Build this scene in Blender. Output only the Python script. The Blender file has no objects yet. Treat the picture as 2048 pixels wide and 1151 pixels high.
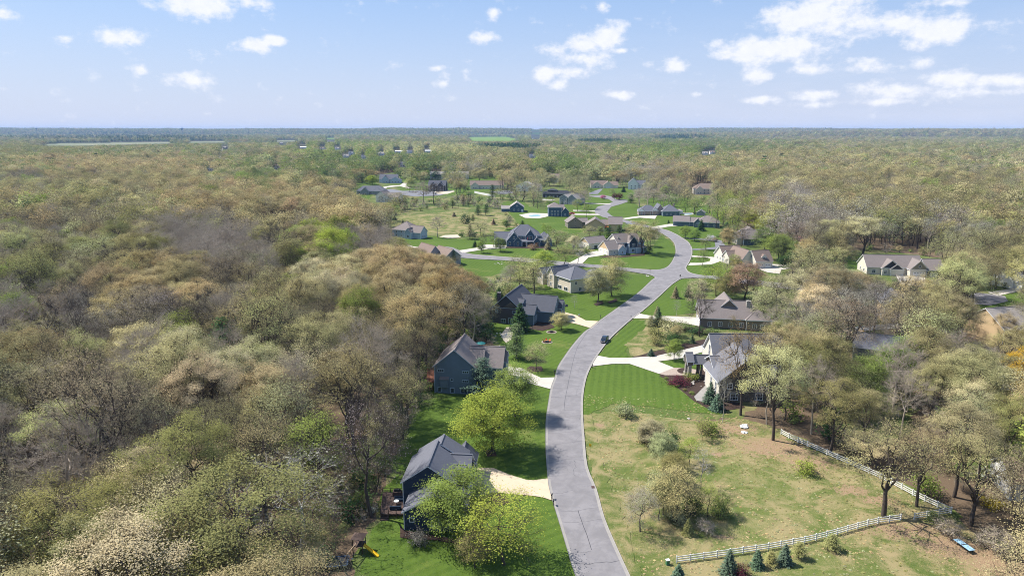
import bpy, math, random
import numpy as np
from mathutils import Vector
from mathutils.geometry import tessellate_polygon

D = bpy.data
S = bpy.context.scene
COL = S.collection
R = math.radians
rng = np.random.default_rng(7)
random.seed(7)

# ---------------------------------------------------------------- camera
CAM_H = 75.0
FPX = 1365.0            # focal length in photograph pixels (2048 wide)
CX, CY, HOR = 1024.0, 575.5, 260.0
PITCH = math.atan((CY - HOR) / FPX)
cc, ss = math.cos(PITCH), math.sin(PITCH)
cam_d = D.cameras.new('camera')
cam_d.sensor_width = 36.0
cam_d.lens = FPX / 2048.0 * 36.0
cam_d.clip_start = 0.5
cam_d.clip_end = 80000
cam = D.objects.new('camera', cam_d)
cam.location = (0, 0, CAM_H)
cam.rotation_euler = (math.pi / 2 - PITCH, 0, 0)
COL.objects.link(cam)
S.camera = cam

# ---------------------------------------------------------------- sky, sun, exposure
SUN_EL, SUN_AZ = R(52), R(-68)      # azimuth clockwise from +Y (ahead of the camera)
SKY_STRENGTH = 0.076
SUN_STRENGTH = 4.7
EXPOSURE = 0.92
HAZE = 4.2e-5
HAZE_COL = (.38, .60, 1, 1)
sun_d = D.lights.new('sun', 'SUN')
sun_d.energy = SUN_STRENGTH
sun_d.angle = R(0.5)
sun_d.color = (1.0, 0.955, 0.88)
sun = D.objects.new('sun', sun_d)
to_sun = Vector((math.sin(SUN_AZ) * math.cos(SUN_EL), math.cos(SUN_AZ) * math.cos(SUN_EL), math.sin(SUN_EL)))
sun.rotation_euler = to_sun.to_track_quat('Z', 'Y').to_euler()
sun.location = to_sun * 300
COL.objects.link(sun)
S.view_settings.view_transform = 'Standard'
S.view_settings.look = 'None'
S.view_settings.gamma = 1
S.view_settings.use_curve_mapping = False
S.view_settings.exposure = EXPOSURE
S.cycles.max_bounces = 6
S.cycles.diffuse_bounces = 3
S.cycles.glossy_bounces = 2
S.cycles.transmission_bounces = 3
S.cycles.transparent_max_bounces = 8
S.cycles.volume_bounces = 0
S.cycles.use_adaptive_sampling = True
S.cycles.adaptive_threshold = 0.006
S.cycles.filter_width = 1.0
S.cycles.use_denoising = True
S.cycles.denoising_prefilter = 'NONE'

def P(px, py, h=0.0):
    """world point seen at photograph pixel (px, py) on the horizontal plane z = h"""
    k = (py - CY) / FPX
    u = CAM_H - h
    y = u * (cc - k * ss) / (ss + k * cc)
    zc = y * cc + u * ss
    return Vector(((px - CX) / FPX * zc, y, h))
def height_at(x, y, py):
    k = (py - CY) / FPX
    return CAM_H - y * (ss + k * cc) / (cc - k * ss)
def pix(x, y, z):
    u = CAM_H - z
    zc = y * cc + u * ss
    return CX + FPX * x / zc, CY + FPX * (u * cc - y * ss) / zc

world = D.worlds.new('World')
S.world = world
world.use_nodes = True
wt = world.node_tree
wt.nodes.clear()
def wn(t, **kw):
    n = wt.nodes.new(t)
    for k, v in kw.items():
        setattr(n, k, v)
    return n
def wm(op, a, b=None, c=None, clamp=False):
    n = wn('ShaderNodeMath', operation=op)
    n.use_clamp = clamp
    for i, v in enumerate((a, b, c)):
        if v is None:
            continue
        if isinstance(v, (int, float)):
            n.inputs[i].default_value = v
        else:
            wt.links.new(v, n.inputs[i])
    return n.outputs[0]
sky = wn('ShaderNodeTexSky', sky_type='NISHITA')
sky.sun_disc = False
sky.sun_elevation = SUN_EL
sky.sun_rotation = SUN_AZ
sky.altitude = 250
sky.air_density = 1.0
sky.dust_density = 0.6
sky.ozone_density = 2.2
tc = wn('ShaderNodeTexCoord')
sep = wn('ShaderNodeSeparateXYZ')
wt.links.new(tc.outputs['Generated'], sep.inputs[0])
az = wm('ARCTAN2', sep.outputs[0], sep.outputs[1])
el = wm('ARCSINE', sep.outputs[2])
comb = wn('ShaderNodeCombineXYZ')
wt.links.new(az, comb.inputs[0])
wt.links.new(el, comb.inputs[1])
AE = comb.outputs[0]
# cumulus: (px, py, rx, ry, strength) as seen in the photograph, kept as directions in the sky
CLOUDS = [(395, 8, 90, 30, 1), (500, 8, 45, 12, .55), (225, 74, 48, 18, .9), (500, 90, 48, 16, .9), (549, 82, 28, 11, .85), (383, 160, 52, 18, .95),
          (283, 139, 20, 9, .8), (988, 30, 20, 16, .8), (963, 77, 40, 15, .9), (875, 136, 28, 8, .7), (890, 150, 16, 20, .5), (884, 167, 22, 10, .7),
          (130, 76, 26, 8, .45), (5, 24, 22, 12, .8), (930, 150, 14, 14, .4), (250, 137, 10, 5, .4),
          (1216, 70, 44, 30, .95), (1165, 92, 42, 22, .9), (1170, 120, 60, 20, .9), (1087, 149, 32, 18, 1), (1150, 143, 50, 16, .85), (1120, 168, 26, 14, .8),
          (1345, 130, 36, 22, .9), (1110, 100, 50, 18, .5), (1240, 190, 40, 11, .8), (1285, 212, 22, 9, .6), (1205, 12, 20, 14, .5),
          (1640, 32, 120, 42, 1), (1540, 95, 130, 26, 1), (1480, 108, 70, 18, .9), (1600, 90, 70, 24, 1), (1790, 45, 80, 28, .9), (1865, 62, 68, 32, 1), (1850, 25, 60, 18, .4),
          (1515, 153, 46, 15, .9), (1610, 140, 55, 14, .75), (1735, 134, 66, 16, .7), (1850, 122, 24, 13, .7), (1630, 190, 50, 11, .65), (1740, 172, 50, 14, .7),
          (1800, 180, 80, 15, .75), (1900, 160, 60, 16, .8), (2000, 162, 90, 17, .8), (1960, 185, 110, 12, .6), (1520, 200, 40, 9, .6), (1560, 120, 90, 14, .5),
          (1390, 190, 26, 8, .5), (1640, 210, 60, 7, .4), (1760, 205, 120, 8, .45), (1900, 5, 50, 10, .5), (1950, 50, 60, 8, .3), (1300, 130, 20, 9, .5), (1240, 102, 20, 7, .6), (1270,100,14,6,.4)]
acc = None
for (px, py, rx, ry, st) in CLOUDS:
    d = Vector(((px - CX) / FPX, cc - (py - CY) / FPX * ss, -ss - (py - CY) / FPX * cc)).normalized()
    a0, e0 = math.atan2(d.x, d.y), math.asin(d.z)
    sc = 1.0 / FPX
    m = wn('ShaderNodeVectorMath', operation='SUBTRACT')
    wt.links.new(AE, m.inputs[0]); m.inputs[1].default_value = (a0, e0, 0)
    m2 = wn('ShaderNodeVectorMath', operation='MULTIPLY')
    wt.links.new(m.outputs[0], m2.inputs[0]); m2.inputs[1].default_value = (1 / (rx * 1.15 * sc), 1 / (ry * 1.25 * sc), 0)
    ln = wn('ShaderNodeVectorMath', operation='LENGTH')
    wt.links.new(m2.outputs[0], ln.inputs[0])
    v = wm('MULTIPLY_ADD', ln.outputs['Value'], -st, st)
    acc = v if acc is None else wm('SMOOTH_MAX', acc, v, 0.12)
# the rest of the dome carries the same fair-weather cumulus from plain noise
def noise(vec, scale, detail, rough, stretch):
    mp = wn('ShaderNodeVectorMath', operation='MULTIPLY')
    wt.links.new(vec, mp.inputs[0]); mp.inputs[1].default_value = stretch
    n = wn('ShaderNodeTexNoise')
    n.inputs['Scale'].default_value = scale
    n.inputs['Detail'].default_value = detail
    n.inputs['Roughness'].default_value = rough
    wt.links.new(mp.outputs[0], n.inputs['Vector'])
    return n.outputs['Fac']
azabs = wm('ABSOLUTE', az)
gate = wm('MAXIMUM', wm('MULTIPLY_ADD', azabs, 6, -4.3, True), wm('MULTIPLY_ADD', el, 12, -2.3, True))
dz = wm('MAXIMUM', sep.outputs[2], 0.06)
pc = wn('ShaderNodeCombineXYZ')
wt.links.new(wm('DIVIDE', sep.outputs[0], dz), pc.inputs[0])
wt.links.new(wm('DIVIDE', sep.outputs[1], dz), pc.inputs[1])
big = noise(pc.outputs[0], 1.1, 3, .5, (1, 1, 1))
gen = wm('MULTIPLY', wm('MULTIPLY_ADD', big, 5.0, -2.75), gate)
acc = wm('MAXIMUM', acc, wm('MINIMUM', gen, .8))
n1 = noise(AE, 26, 7, .62, (1, 1.5, 1))
n2 = noise(AE, 75, 4, .6, (1, 1.3, 1))
edge = wm('ADD', wm('MULTIPLY_ADD', n1, 2.6, -1.3), wm('MULTIPLY_ADD', n2, .8, -.4))
dens = wm('ADD', acc, wm('MULTIPLY', edge, .66))
mr = wn('ShaderNodeMapRange'); mr.interpolation_type = 'SMOOTHSTEP'
wt.links.new(dens, mr.inputs[0]); mr.inputs[1].default_value = 0.12; mr.inputs[2].default_value = 0.74
# thin veil towards the right
veil = noise(AE, 9, 6, .6, (1, 5, 1))
veil = wm('MULTIPLY', wm('MULTIPLY_ADD', veil, 1.7, -.72, True), wm('MULTIPLY_ADD', az, 1.2, .25, True))
veil = wm('MULTIPLY', veil, wm('MULTIPLY_ADD', el, -7, 1.15, True))
# horizon whitening seen in the photograph
hz = wm('POWER', wm('MULTIPLY_ADD', wm('ABSOLUTE', el), -4.2, 1.0, True), 1.5)
def mix(f, a, b):
    m = wn('ShaderNodeMix', data_type='RGBA')
    for s, v in ((0, f), (6, a), (7, b)):
        if isinstance(v, (float, int)):
            m.inputs[s].default_value = v
        elif isinstance(v, tuple):
            m.inputs[s].default_value = v
        else:
            wt.links.new(v, m.inputs[s])
    return m.outputs[2]
c0 = mix(0.62, sky.outputs[0], (2.3, 3.8, 6.7, 1))
c1 = mix(wm('MULTIPLY', hz, .9), c0, (4.9, 5.2, 6.3, 1))
c1 = mix(wm('MULTIPLY', veil, .5), c1, (6.3, 6.35, 7.1, 1))
cl = mix(wm('MULTIPLY_ADD', n2, 1.2, -.2, True), (6.6, 6.7, 7.3, 1), (7.9, 7.8, 7.8, 1))
c2 = mix(wm('MULTIPLY', mr.outputs[0], .84), c1, cl)
bg = wn('ShaderNodeBackground')
bg.inputs[1].default_value = SKY_STRENGTH
wt.links.new(c2, bg.inputs[0])
wo = wn('ShaderNodeOutputWorld')
wt.links.new(bg.outputs[0], wo.inputs[0])
world.cycles.sampling_method = 'MANUAL'
world.cycles.sample_map_resolution = 512

# ---------------------------------------------------------------- materials
MATS = {}
def newmat(name):
    m = D.materials.new(name); m.use_nodes = True
    m.node_tree.nodes.clear()
    return m, m.node_tree
class NT:
    def __init__(s, name):
        s.m, s.t = newmat(name)
        s.out = s.n('ShaderNodeOutputMaterial')
    def n(s, t, **kw):
        n = s.t.nodes.new(t)
        for k, v in kw.items(): setattr(n, k, v)
        return n
    def set(s, inp, v):
        if v is None: return
        if isinstance(v, bpy.types.NodeSocket): s.t.links.new(v, inp)
        else: inp.default_value = v
    def math(s, op, a, b=None, c=None, clamp=False):
        n = s.n('ShaderNodeMath', operation=op); n.use_clamp = clamp
        for i, v in enumerate((a, b, c)): s.set(n.inputs[i], v)
        return n.outputs[0]
    def mix(s, f, a, b, mode='MIX'):
        n = s.n('ShaderNodeMix', data_type='RGBA', blend_type=mode)
        for i, v in ((0, f), (6, a), (7, b)):
            if isinstance(v, tuple) and len(v) == 3: v = v + (1,)
            s.set(n.inputs[i], v)
        return n.outputs[2]
    def noise(s, vec, scale, detail=4, rough=.55, dist=0):
        n = s.n('ShaderNodeTexNoise')
        n.inputs['Scale'].default_value = scale; n.inputs['Detail'].default_value = detail
        n.inputs['Roughness'].default_value = rough; n.inputs['Distortion'].default_value = dist
        if vec is not None: s.t.links.new(vec, n.inputs['Vector'])
        return n.outputs['Fac']
    def ramp(s, f, lo, hi):
        n = s.n('ShaderNodeMapRange'); n.interpolation_type = 'SMOOTHSTEP'
        s.set(n.inputs[0], f); n.inputs[1].default_value = lo; n.inputs[2].default_value = hi
        return n.outputs[0]
    def pos(s):
        return s.n('ShaderNodeNewGeometry').outputs['Position']
    def scalevec(s, v, sc):
        n = s.n('ShaderNodeVectorMath', operation='MULTIPLY'); s.t.links.new(v, n.inputs[0]); n.inputs[1].default_value = sc
        return n.outputs[0]
    def bump(s, h, strength=.3, dist=.02):
        n = s.n('ShaderNodeBump'); n.inputs['Strength'].default_value = strength; n.inputs['Distance'].default_value = dist
        s.set(n.inputs['Height'], h); return n.outputs[0]
    def surf(s, col, rough=.9, bump=None, spec=.25, metal=0):
        b = s.n('ShaderNodeBsdfPrincipled')
        if isinstance(col, tuple) and len(col) == 3: col = col + (1,)
        s.set(b.inputs['Base Color'], col); s.set(b.inputs['Roughness'], rough)
        b.inputs['Specular IOR Level'].default_value = spec; s.set(b.inputs['Metallic'], metal)
        if bump is not None: s.t.links.new(bump, b.inputs['Normal'])
        s.t.links.new(b.outputs[0], s.out.inputs[0]); return s.m
def plain(name, col, rough=.7, var=.12, scale=1.2, spec=.3, metal=0):
    if name in MATS: return MATS[name]
    n = NT(name); p = n.pos()
    f = n.noise(p, scale, 5, .6)
    c = n.mix(f, tuple(x * (1 - var) for x in col), tuple(min(1, x * (1 + var)) for x in col))
    n.surf(c, rough, None, spec, metal)
    MATS[name] = n.m; return n.m
def siding(name, col, lap=.2):
    if name in MATS: return MATS[name]
    n = NT(name); p = n.pos(); sx = n.n('ShaderNodeSeparateXYZ'); n.t.links.new(p, sx.inputs[0])
    fr = n.math('FRACT', n.math('DIVIDE', sx.outputs[2], lap))
    g = n.noise(p, .6, 5, .6)
    c = n.mix(g, tuple(x * .86 for x in col), tuple(x * 1.12 for x in col))
    n.surf(c, .75, n.bump(fr, .8, .03), .25)
    MATS[name] = n.m; return n.m
def shingle(name, col):
    if name in MATS: return MATS[name]
    n = NT(name); p = n.pos()
    a = n.noise(p, 3.2, 3, .8); b = n.noise(p, .35, 4, .6)
    v = n.n('ShaderNodeTexVoronoi'); v.inputs['Scale'].default_value = 2.2
    n.t.links.new(n.scalevec(p, (1, 1, 2.2)), v.inputs['Vector'])
    sx = n.n('ShaderNodeSeparateXYZ'); n.t.links.new(p, sx.inputs[0])
    row = n.math('FRACT', n.math('DIVIDE', sx.outputs[2], .11))
    f = n.math('ADD', n.math('MULTIPLY', a, .45), n.math('MULTIPLY', b, .55))
    c = n.mix(f, tuple(x * .8 for x in col), tuple(x * 1.2 for x in col))
    vv = n.n('ShaderNodeSeparateColor'); n.t.links.new(v.outputs['Color'], vv.inputs[0])
    c = n.mix(n.math('MULTIPLY', vv.outputs[0], .3), c, tuple(x * .6 for x in col))
    n.surf(c, .88, n.bump(row, .5, .03), .2)
    MATS[name] = n.m; return n.m
def brickmat(name, col, mortar=(.35, .33, .3), sc=3.0):
    if name in MATS: return MATS[name]
    n = NT(name); p = n.pos()
    v = n.n('ShaderNodeTexVoronoi'); v.inputs['Scale'].default_value = sc
    n.t.links.new(n.scalevec(p, (1, 1, 2)), v.inputs['Vector'])
    s2 = n.n('ShaderNodeSeparateColor'); n.t.links.new(v.outputs['Color'], s2.inputs[0])
    c = n.mix(s2.outputs[0], tuple(x * .6 for x in col), tuple(x * 1.3 for x in col))
    c = n.mix(n.ramp(v.outputs['Distance'], .35, .55), c, mortar)
    n.surf(c, .9, n.bump(s2.outputs[1], .5, .03))
    MATS[name] = n.m; return n.m

def grass(name, dark, light, dry, dryamt=.15, stripes=.0, drs=.05):
    n = NT(name); p = n.pos()
    big = n.noise(p, .03, 5, .6); mid = n.noise(p, .8, 6, .7); fine = n.noise(p, 6, 3, .7)
    f = n.math('ADD', n.math('MULTIPLY', mid, .55), n.math('MULTIPLY', fine, .45))
    c = n.mix(n.ramp(f, .3, .7), dark, light)
    dm = n.ramp(n.math('ADD', n.noise(p, drs, 6, .68, .6), n.math('MULTIPLY', n.math('SUBTRACT', fine, .5), .35)), .62 - dryamt, .78 - dryamt * .7)
    c = n.mix(dm, c, dry)
    c = n.mix(n.math('MULTIPLY', n.ramp(big, .35, .7), .3), c, tuple(x * 1.25 for x in light))
    if stripes:
        at = n.n('ShaderNodeAttribute', attribute_type='OBJECT', attribute_name='mow_angle')
        vr = n.n('ShaderNodeVectorRotate', rotation_type='Z_AXIS')
        n.t.links.new(p, vr.inputs['Vector']); n.t.links.new(at.outputs['Fac'], vr.inputs['Angle'])
        sx = n.n('ShaderNodeSeparateXYZ'); n.t.links.new(vr.outputs[0], sx.inputs[0])
        xx = n.math('ADD', sx.outputs[0], n.math('MULTIPLY', mid, .5))
        w = n.math('SINE', n.math('MULTIPLY', xx, math.pi / 1.15))
        w = n.ramp(w, -.5, .5)
        c = n.mix(n.math('MULTIPLY', w, stripes), c, tuple(min(1, x * 1.5) for x in light))
    n.surf(c, 1.0, n.bump(fine, .9, .06), .1)
    MATS[name] = n.m
grass('lawn', (.036, .070, .010), (.078, .120, .020), (.16, .16, .05), .05, .17)
def leafy_patches(name, spots):
    '''dead leaves lying in drifts with soft broken outlines, at fixed places on the ground'''
    m = MATS[name]; t = m.node_tree; n = NT.__new__(NT); n.m = m; n.t = t
    b = next(x for x in t.nodes if x.type == 'BSDF_PRINCIPLED'); src = b.inputs['Base Color'].links[0].from_socket
    p = n.pos(); acc = None
    for x, y, rx, ry in spots:
        v = n.n('ShaderNodeVectorMath', operation='SUBTRACT'); t.links.new(p, v.inputs[0]); v.inputs[1].default_value = (x, y, 0)
        w = n.scalevec(v.outputs[0], (1 / rx, 1 / ry, 0)); l = n.n('ShaderNodeVectorMath', operation='LENGTH'); t.links.new(w, l.inputs[0])
        k = n.math('SUBTRACT', 1.0, l.outputs['Value']); acc = k if acc is None else n.math('MAXIMUM', acc, k)
    e = n.math('ADD', acc, n.math('MULTIPLY', n.math('SUBTRACT', n.noise(p, .45, 7, .75), .5), 3.0)); e = n.math('ADD', e, n.math('MULTIPLY', n.math('SUBTRACT', n.noise(p, 3, 3, .7), .5), 1.8))
    f = n.noise(p, 7, 3, .8); c = n.mix(n.ramp(f, .3, .7), (.15, .10, .06), (.34, .24, .15))
    t.links.new(n.mix(n.ramp(e, .1, .6), src, c), b.inputs['Base Color'])
grass('rough_grass', (.040, .068, .014), (.095, .128, .034), (.19, .165, .08), .18, 0, .045)
grass('meadow', (.042, .078, .014), (.125, .140, .042), (.25, .20, .105), .225, 0, .14)
_q = lambda px, py, rx, ry: (P(px, py).x, P(px, py).y, rx, ry)
leafy_patches('meadow', [_q(1550, 895, 13, 8), _q(1470, 857, 8, 5), _q(1620, 925, 8, 5), _q(1820, 1060, 11, 4), _q(1900, 1090, 9, 6), _q(1990, 1120, 10, 9), _q(1700, 980, 5, 3), _q(1200, 850, 1.6, 2.5), _q(1392, 838, 2, 1.6), _q(1436, 908, 2, 2), _q(1444, 1074, 3, 1), _q(1760, 1000, 5, 3)])
grass('field', (.10, .16, .02), (.14, .21, .035), (.16, .17, .06), .05, 0, .004)
grass('pale_field', (.10, .12, .06), (.15, .165, .09), (.22, .2, .13), .2, 0, .004)
n = NT('leaf_litter'); p = n.pos()
a = n.noise(p, .8, 6, .7); b = n.noise(p, .05, 4, .6); f = n.noise(p, 9, 3, .8)
c = n.mix(n.ramp(f, .25, .75), (.060, .042, .028), (.20, .145, .095))
c = n.mix(n.ramp(b, .55, .72), c, (.045, .075, .02))
c = n.mix(n.ramp(a, .6, .7), c, (.035, .03, .022))
n.surf(c, 1, n.bump(f, 1, .1), .1); MATS['leaf_litter'] = n.m
n = NT('dry_leaves'); p = n.pos()
a = n.noise(p, .35, 7, .75); f = n.noise(p, 7, 3, .8); g_ = n.noise(p, .9, 5, .7)
c = n.mix(n.ramp(f, .3, .7), (.17, .105, .06), (.34, .235, .14)); c2 = n.mix(n.ramp(f, .3, .7), (.05, .085, .02), (.125, .14, .045))
c = n.mix(n.ramp(a, .40, .56), c2, c); c = n.mix(n.math('MULTIPLY', n.ramp(g_, .55, .7), .5), c, (.20, .15, .09))
n.surf(c, 1, n.bump(f, 1, .08), .1); MATS['dry_leaves'] = n.m
n = NT('far_land'); p = n.pos()
a = n.noise(p, .012, 6, .75); b = n.noise(p, .0016, 5, .6)
c = n.mix(n.ramp(a, .35, .65), (.035, .036, .022), (.085, .075, .045)); c = n.mix(n.ramp(b, .5, .66), c, (.05, .085, .03))
n.surf(c, 1, None, .05); MATS['far_land'] = n.m
n = NT('asphalt'); p = n.pos()
f = n.noise(p, 22, 2, .8); b = n.noise(p, .22, 6, .62, .8); b2 = n.noise(n.scalevec(p, (1, 1, 1)), .9, 4, .6)
c = n.mix(n.ramp(b, .3, .7), (.138, .131, .135), (.200, .189, .194)); c = n.mix(n.math('MULTIPLY', n.ramp(b2, .48, .7), .6), c, (.135, .129, .139))
c = n.mix(n.math('MULTIPLY', f, .3), c, (.27, .25, .25))
n.surf(c, .92, n.bump(f, .3, .01), .2); MATS['asphalt'] = n.m
plain('dark_asphalt', (.15, .15, .165), .9, .2, .5)
plain('crack_sealant', (.045, .043, .048), .6, .2)
plain('hairline_crack', (.115, .11, .115), .9, .2)
n = NT('concrete'); p = n.pos()
b = n.noise(p, .35, 6, .65); f = n.noise(p, 10, 2, .8)
c = n.mix(b, (.36, .33, .285), (.50, .465, .405)); c = n.mix(n.math('MULTIPLY', f, .25), c, (.33, .30, .26))
n.surf(c, .9, None, .2); MATS['concrete'] = n.m
n = NT('warm_concrete'); p = n.pos()
b = n.noise(p, .35, 6, .65); f = n.noise(p, 10, 2, .8)
c = n.mix(b, (.43, .33, .225), (.55, .445, .325)); c = n.mix(n.math('MULTIPLY', f, .25), c, (.38, .31, .25))
n.surf(c, .9, None, .2); MATS['warm_concrete'] = n.m
plain('gutter_concrete', (.245, .228, .21), .9, .25, .8)
plain('mulch', (.040, .024, .018), 1, .5, 4)
plain('sand', (.44, .38, .29), 1, .2, 1)
plain('woodchip', (.26, .15, .09), 1, .5, 3)
plain('stone_edge', (.33, .29, .24), .9, .4, 2)
plain('paver', (.30, .24, .2), .9, .3, 3)
plain('white_paint', (.66, .66, .64), .5, .04)
plain('trim_white', (.74, .75, .77), .5, .05)
plain('trim_blue', (.40, .48, .56), .5, .05)
plain('trim_tan', (.46, .40, .33), .6, .08)
plain('trim_dark', (.06, .055, .06), .6, .1)
plain('garage_white', (.74, .73, .71), .5, .04)
plain('bark', (.070, .055, .045), .95, .35, 1.5)
plain('grey_bark', (.34, .285, .225), .95, .3, 1.5)
plain('pale_bark', (.32, .30, .265), .95, .25, 1.5)
plain('black_metal', (.02, .02, .022), .4, .1)
plain('dark_wood', (.085, .055, .045), .8, .3, 2)
plain('red_wood', (.30, .12, .07), .8, .25, 2)
plain('tan_wood', (.38, .27, .17), .8, .2, 2)
plain('rubber', (.015, .015, .015), .8, .1)
plain('chrome', (.6, .6, .62), .25, .05, 1, .5, 1)
plain('teal_cloth', (.02, .16, .16), .7, .1)
plain('water_blue', (.30, .48, .54), .15, .1, .6, .5)
plain('pool_cover', (.26, .42, .55), .5, .15, 1)
plain('yellow_plastic', (.75, .48, .02), .35, .05)
plain('orange_cloth', (.65, .16, .05), .7, .1)
plain('green_plastic', (.04, .16, .08), .5, .1)
plain('rock', (.45, .42, .38), .95, .35, .9)
plain('red_paint', (.5, .03, .03), .4, .05)
plain('sign_brown', (.09, .05, .04), .6, .1)
n = NT('glass_pane'); p = n.pos(); f = n.noise(p, .5, 2, .5)
n.surf(n.mix(f, (.012, .016, .022), (.05, .065, .085)), .08, None, .6); MATS['glass_pane'] = n.m
n = NT('car_paint')
b = n.n('ShaderNodeBsdfPrincipled'); b.inputs['Base Color'].default_value = (.022, .032, .055, 1); b.inputs['Roughness'].default_value = .28
b.inputs['Metallic'].default_value = .5; b.inputs['Coat Weight'].default_value = .8; n.t.links.new(b.outputs[0], n.out.inputs[0]); MATS['car_paint'] = n.m

def leafmat(name, base, trans=.28, hue=.0):
    n = NT(name)
    at = n.n('ShaderNodeAttribute', attribute_type='INSTANCER', attribute_name='tint')
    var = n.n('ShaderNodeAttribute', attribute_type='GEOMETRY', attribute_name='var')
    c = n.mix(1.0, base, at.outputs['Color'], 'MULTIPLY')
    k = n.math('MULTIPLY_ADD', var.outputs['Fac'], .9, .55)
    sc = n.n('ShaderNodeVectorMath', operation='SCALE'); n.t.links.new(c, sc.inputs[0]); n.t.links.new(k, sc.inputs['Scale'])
    d = n.n('ShaderNodeBsdfDiffuse'); t = n.n('ShaderNodeBsdfTranslucent'); m = n.n('ShaderNodeMixShader')
    n.t.links.new(sc.outputs[0], d.inputs[0]); n.t.links.new(sc.outputs[0], t.inputs[0]); m.inputs[0].default_value = trans
    n.t.links.new(d.outputs[0], m.inputs[1]); n.t.links.new(t.outputs[0], m.inputs[2]); n.t.links.new(m.outputs[0], n.out.inputs[0])
    MATS[name] = n.m
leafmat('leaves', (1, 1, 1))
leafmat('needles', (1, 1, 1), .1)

# ---------------------------------------------------------------- object helpers
def props(o, label=None, cat=None, group=None, kind=None):
    if label: o['label'] = label
    if cat: o['category'] = cat
    if group: o['group'] = group
    if kind: o['kind'] = kind
    return o
def link(name, data, parent=None, loc=None, rz=None):
    o = D.objects.new(name, data); COL.objects.link(o)
    if parent is not None: o.parent = parent
    if loc is not None: o.location = loc
    if rz is not None: o.rotation_euler = (0, 0, rz)
    return o
def thing(name, label, cat, loc=(0, 0, 0), rz=0, group=None):
    o = link(name, None, None, loc, rz); o.empty_display_size = .5
    return props(o, label, cat, group)
class MB:
    def __init__(s): s.v = []; s.f = []; s.mi = []
    def face(s, pts, m=0):
        i = len(s.v); s.v.extend([tuple(p) for p in pts]); s.f.append(tuple(range(i, i + len(pts)))); s.mi.append(m)
    def box(s, x0, x1, y0, y1, z0, z1, m=0):
        i = len(s.v)
        s.v += [(x0, y0, z0), (x1, y0, z0), (x1, y1, z0), (x0, y1, z0), (x0, y0, z1), (x1, y0, z1), (x1, y1, z1), (x0, y1, z1)]
        for q in ((0, 3, 2, 1), (4, 5, 6, 7), (0, 1, 5, 4), (1, 2, 6, 5), (2, 3, 7, 6), (3, 0, 4, 7)):
            s.f.append(tuple(i + k for k in q)); s.mi.append(m)
    def obox(s, a, b, w, h, m=0):
        """bar from a to b, w wide (horizontal), h tall"""
        a, b = Vector(a), Vector(b); d = (b - a).normalized()
        sd = d.cross(Vector((0, 0, 1)))
        sd = Vector((1, 0, 0)) if sd.length < 1e-4 else sd.normalized()
        up = sd.cross(d).normalized()
        i = len(s.v)
        for q in (a, b):
            for (e, g) in ((-1, -1), (1, -1), (1, 1), (-1, 1)):
                s.v.append(tuple(q + sd * (e * w / 2) + up * (g * h / 2)))
        for q in ((0, 1, 2, 3), (7, 6, 5, 4), (0, 4, 5, 1), (1, 5, 6, 2), (2, 6, 7, 3), (3, 7, 4, 0)):
            s.f.append(tuple(i + k for k in q)); s.mi.append(m)
    def tube(s, pts, rad, sides=8, m=0, cap=True):
        pts = [Vector(p) for p in pts]; i0 = len(s.v); n = len(pts)
        if isinstance(rad, (int, float)): rad = [rad] * n
        for k, p in enumerate(pts):
            d = (pts[min(k + 1, n - 1)] - pts[max(k - 1, 0)]).normalized()
            a = d.orthogonal().normalized(); b = d.cross(a)
            for j in range(sides):
                t = 2 * math.pi * j / sides
                s.v.append(tuple(p + a * (math.cos(t) * rad[k]) + b * (math.sin(t) * rad[k])))
        for k in range(n - 1):
            for j in range(sides):
                q = (j + 1) % sides
                s.f.append((i0 + k * sides + j, i0 + k * sides + q, i0 + (k + 1) * sides + q, i0 + (k + 1) * sides + j)); s.mi.append(m)
        if cap:
            s.f.append(tuple(i0 + j for j in range(sides))[::-1]); s.mi.append(m)
            s.f.append(tuple(i0 + (n - 1) * sides + j for j in range(sides))); s.mi.append(m)
    def mesh(s, name, mats):
        me = D.meshes.new(name); me.from_pydata(s.v, [], s.f)
        for m in mats: me.materials.append(MATS[m])
        me.polygons.foreach_set('material_index', s.mi); me.update()
        return me
    def build(s, name, mats, parent=None, loc=None, rz=None):
        if isinstance(mats, str): mats = [mats]
        return link(name, s.mesh(name, mats), parent, loc, rz)

# ---------------------------------------------------------------- ground sheets
LAYER = [0.008]
def smooth(pts, k=4):
    out = []; n = len(pts)
    for i in range(n):
        p0, p1, p2, p3 = (np.array(pts[(i + j) % n], float) for j in (-1, 0, 1, 2))
        for t in range(k):
            t /= k
            out.append(tuple(.5 * ((2 * p1) + (-p0 + p2) * t + (2 * p0 - 5 * p1 + 4 * p2 - p3) * t * t + (-p0 + 3 * p1 - 3 * p2 + p3) * t ** 3)))
    return out
def smooth_open(pts, k=4):
    q = [np.array(p, float) for p in pts]; q = [2 * q[0] - q[1]] + q + [2 * q[-1] - q[-2]]; out = []
    for i in range(1, len(q) - 2):
        p0, p1, p2, p3 = q[i - 1:i + 3]
        for t in range(k):
            t /= k
            out.append(tuple(.5 * ((2 * p1) + (-p0 + p2) * t + (2 * p0 - 5 * p1 + 4 * p2 - p3) * t * t + (-p0 + 3 * p1 - 3 * p2 + p3) * t ** 3)))
    out.append(tuple(q[-2])); return out
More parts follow.
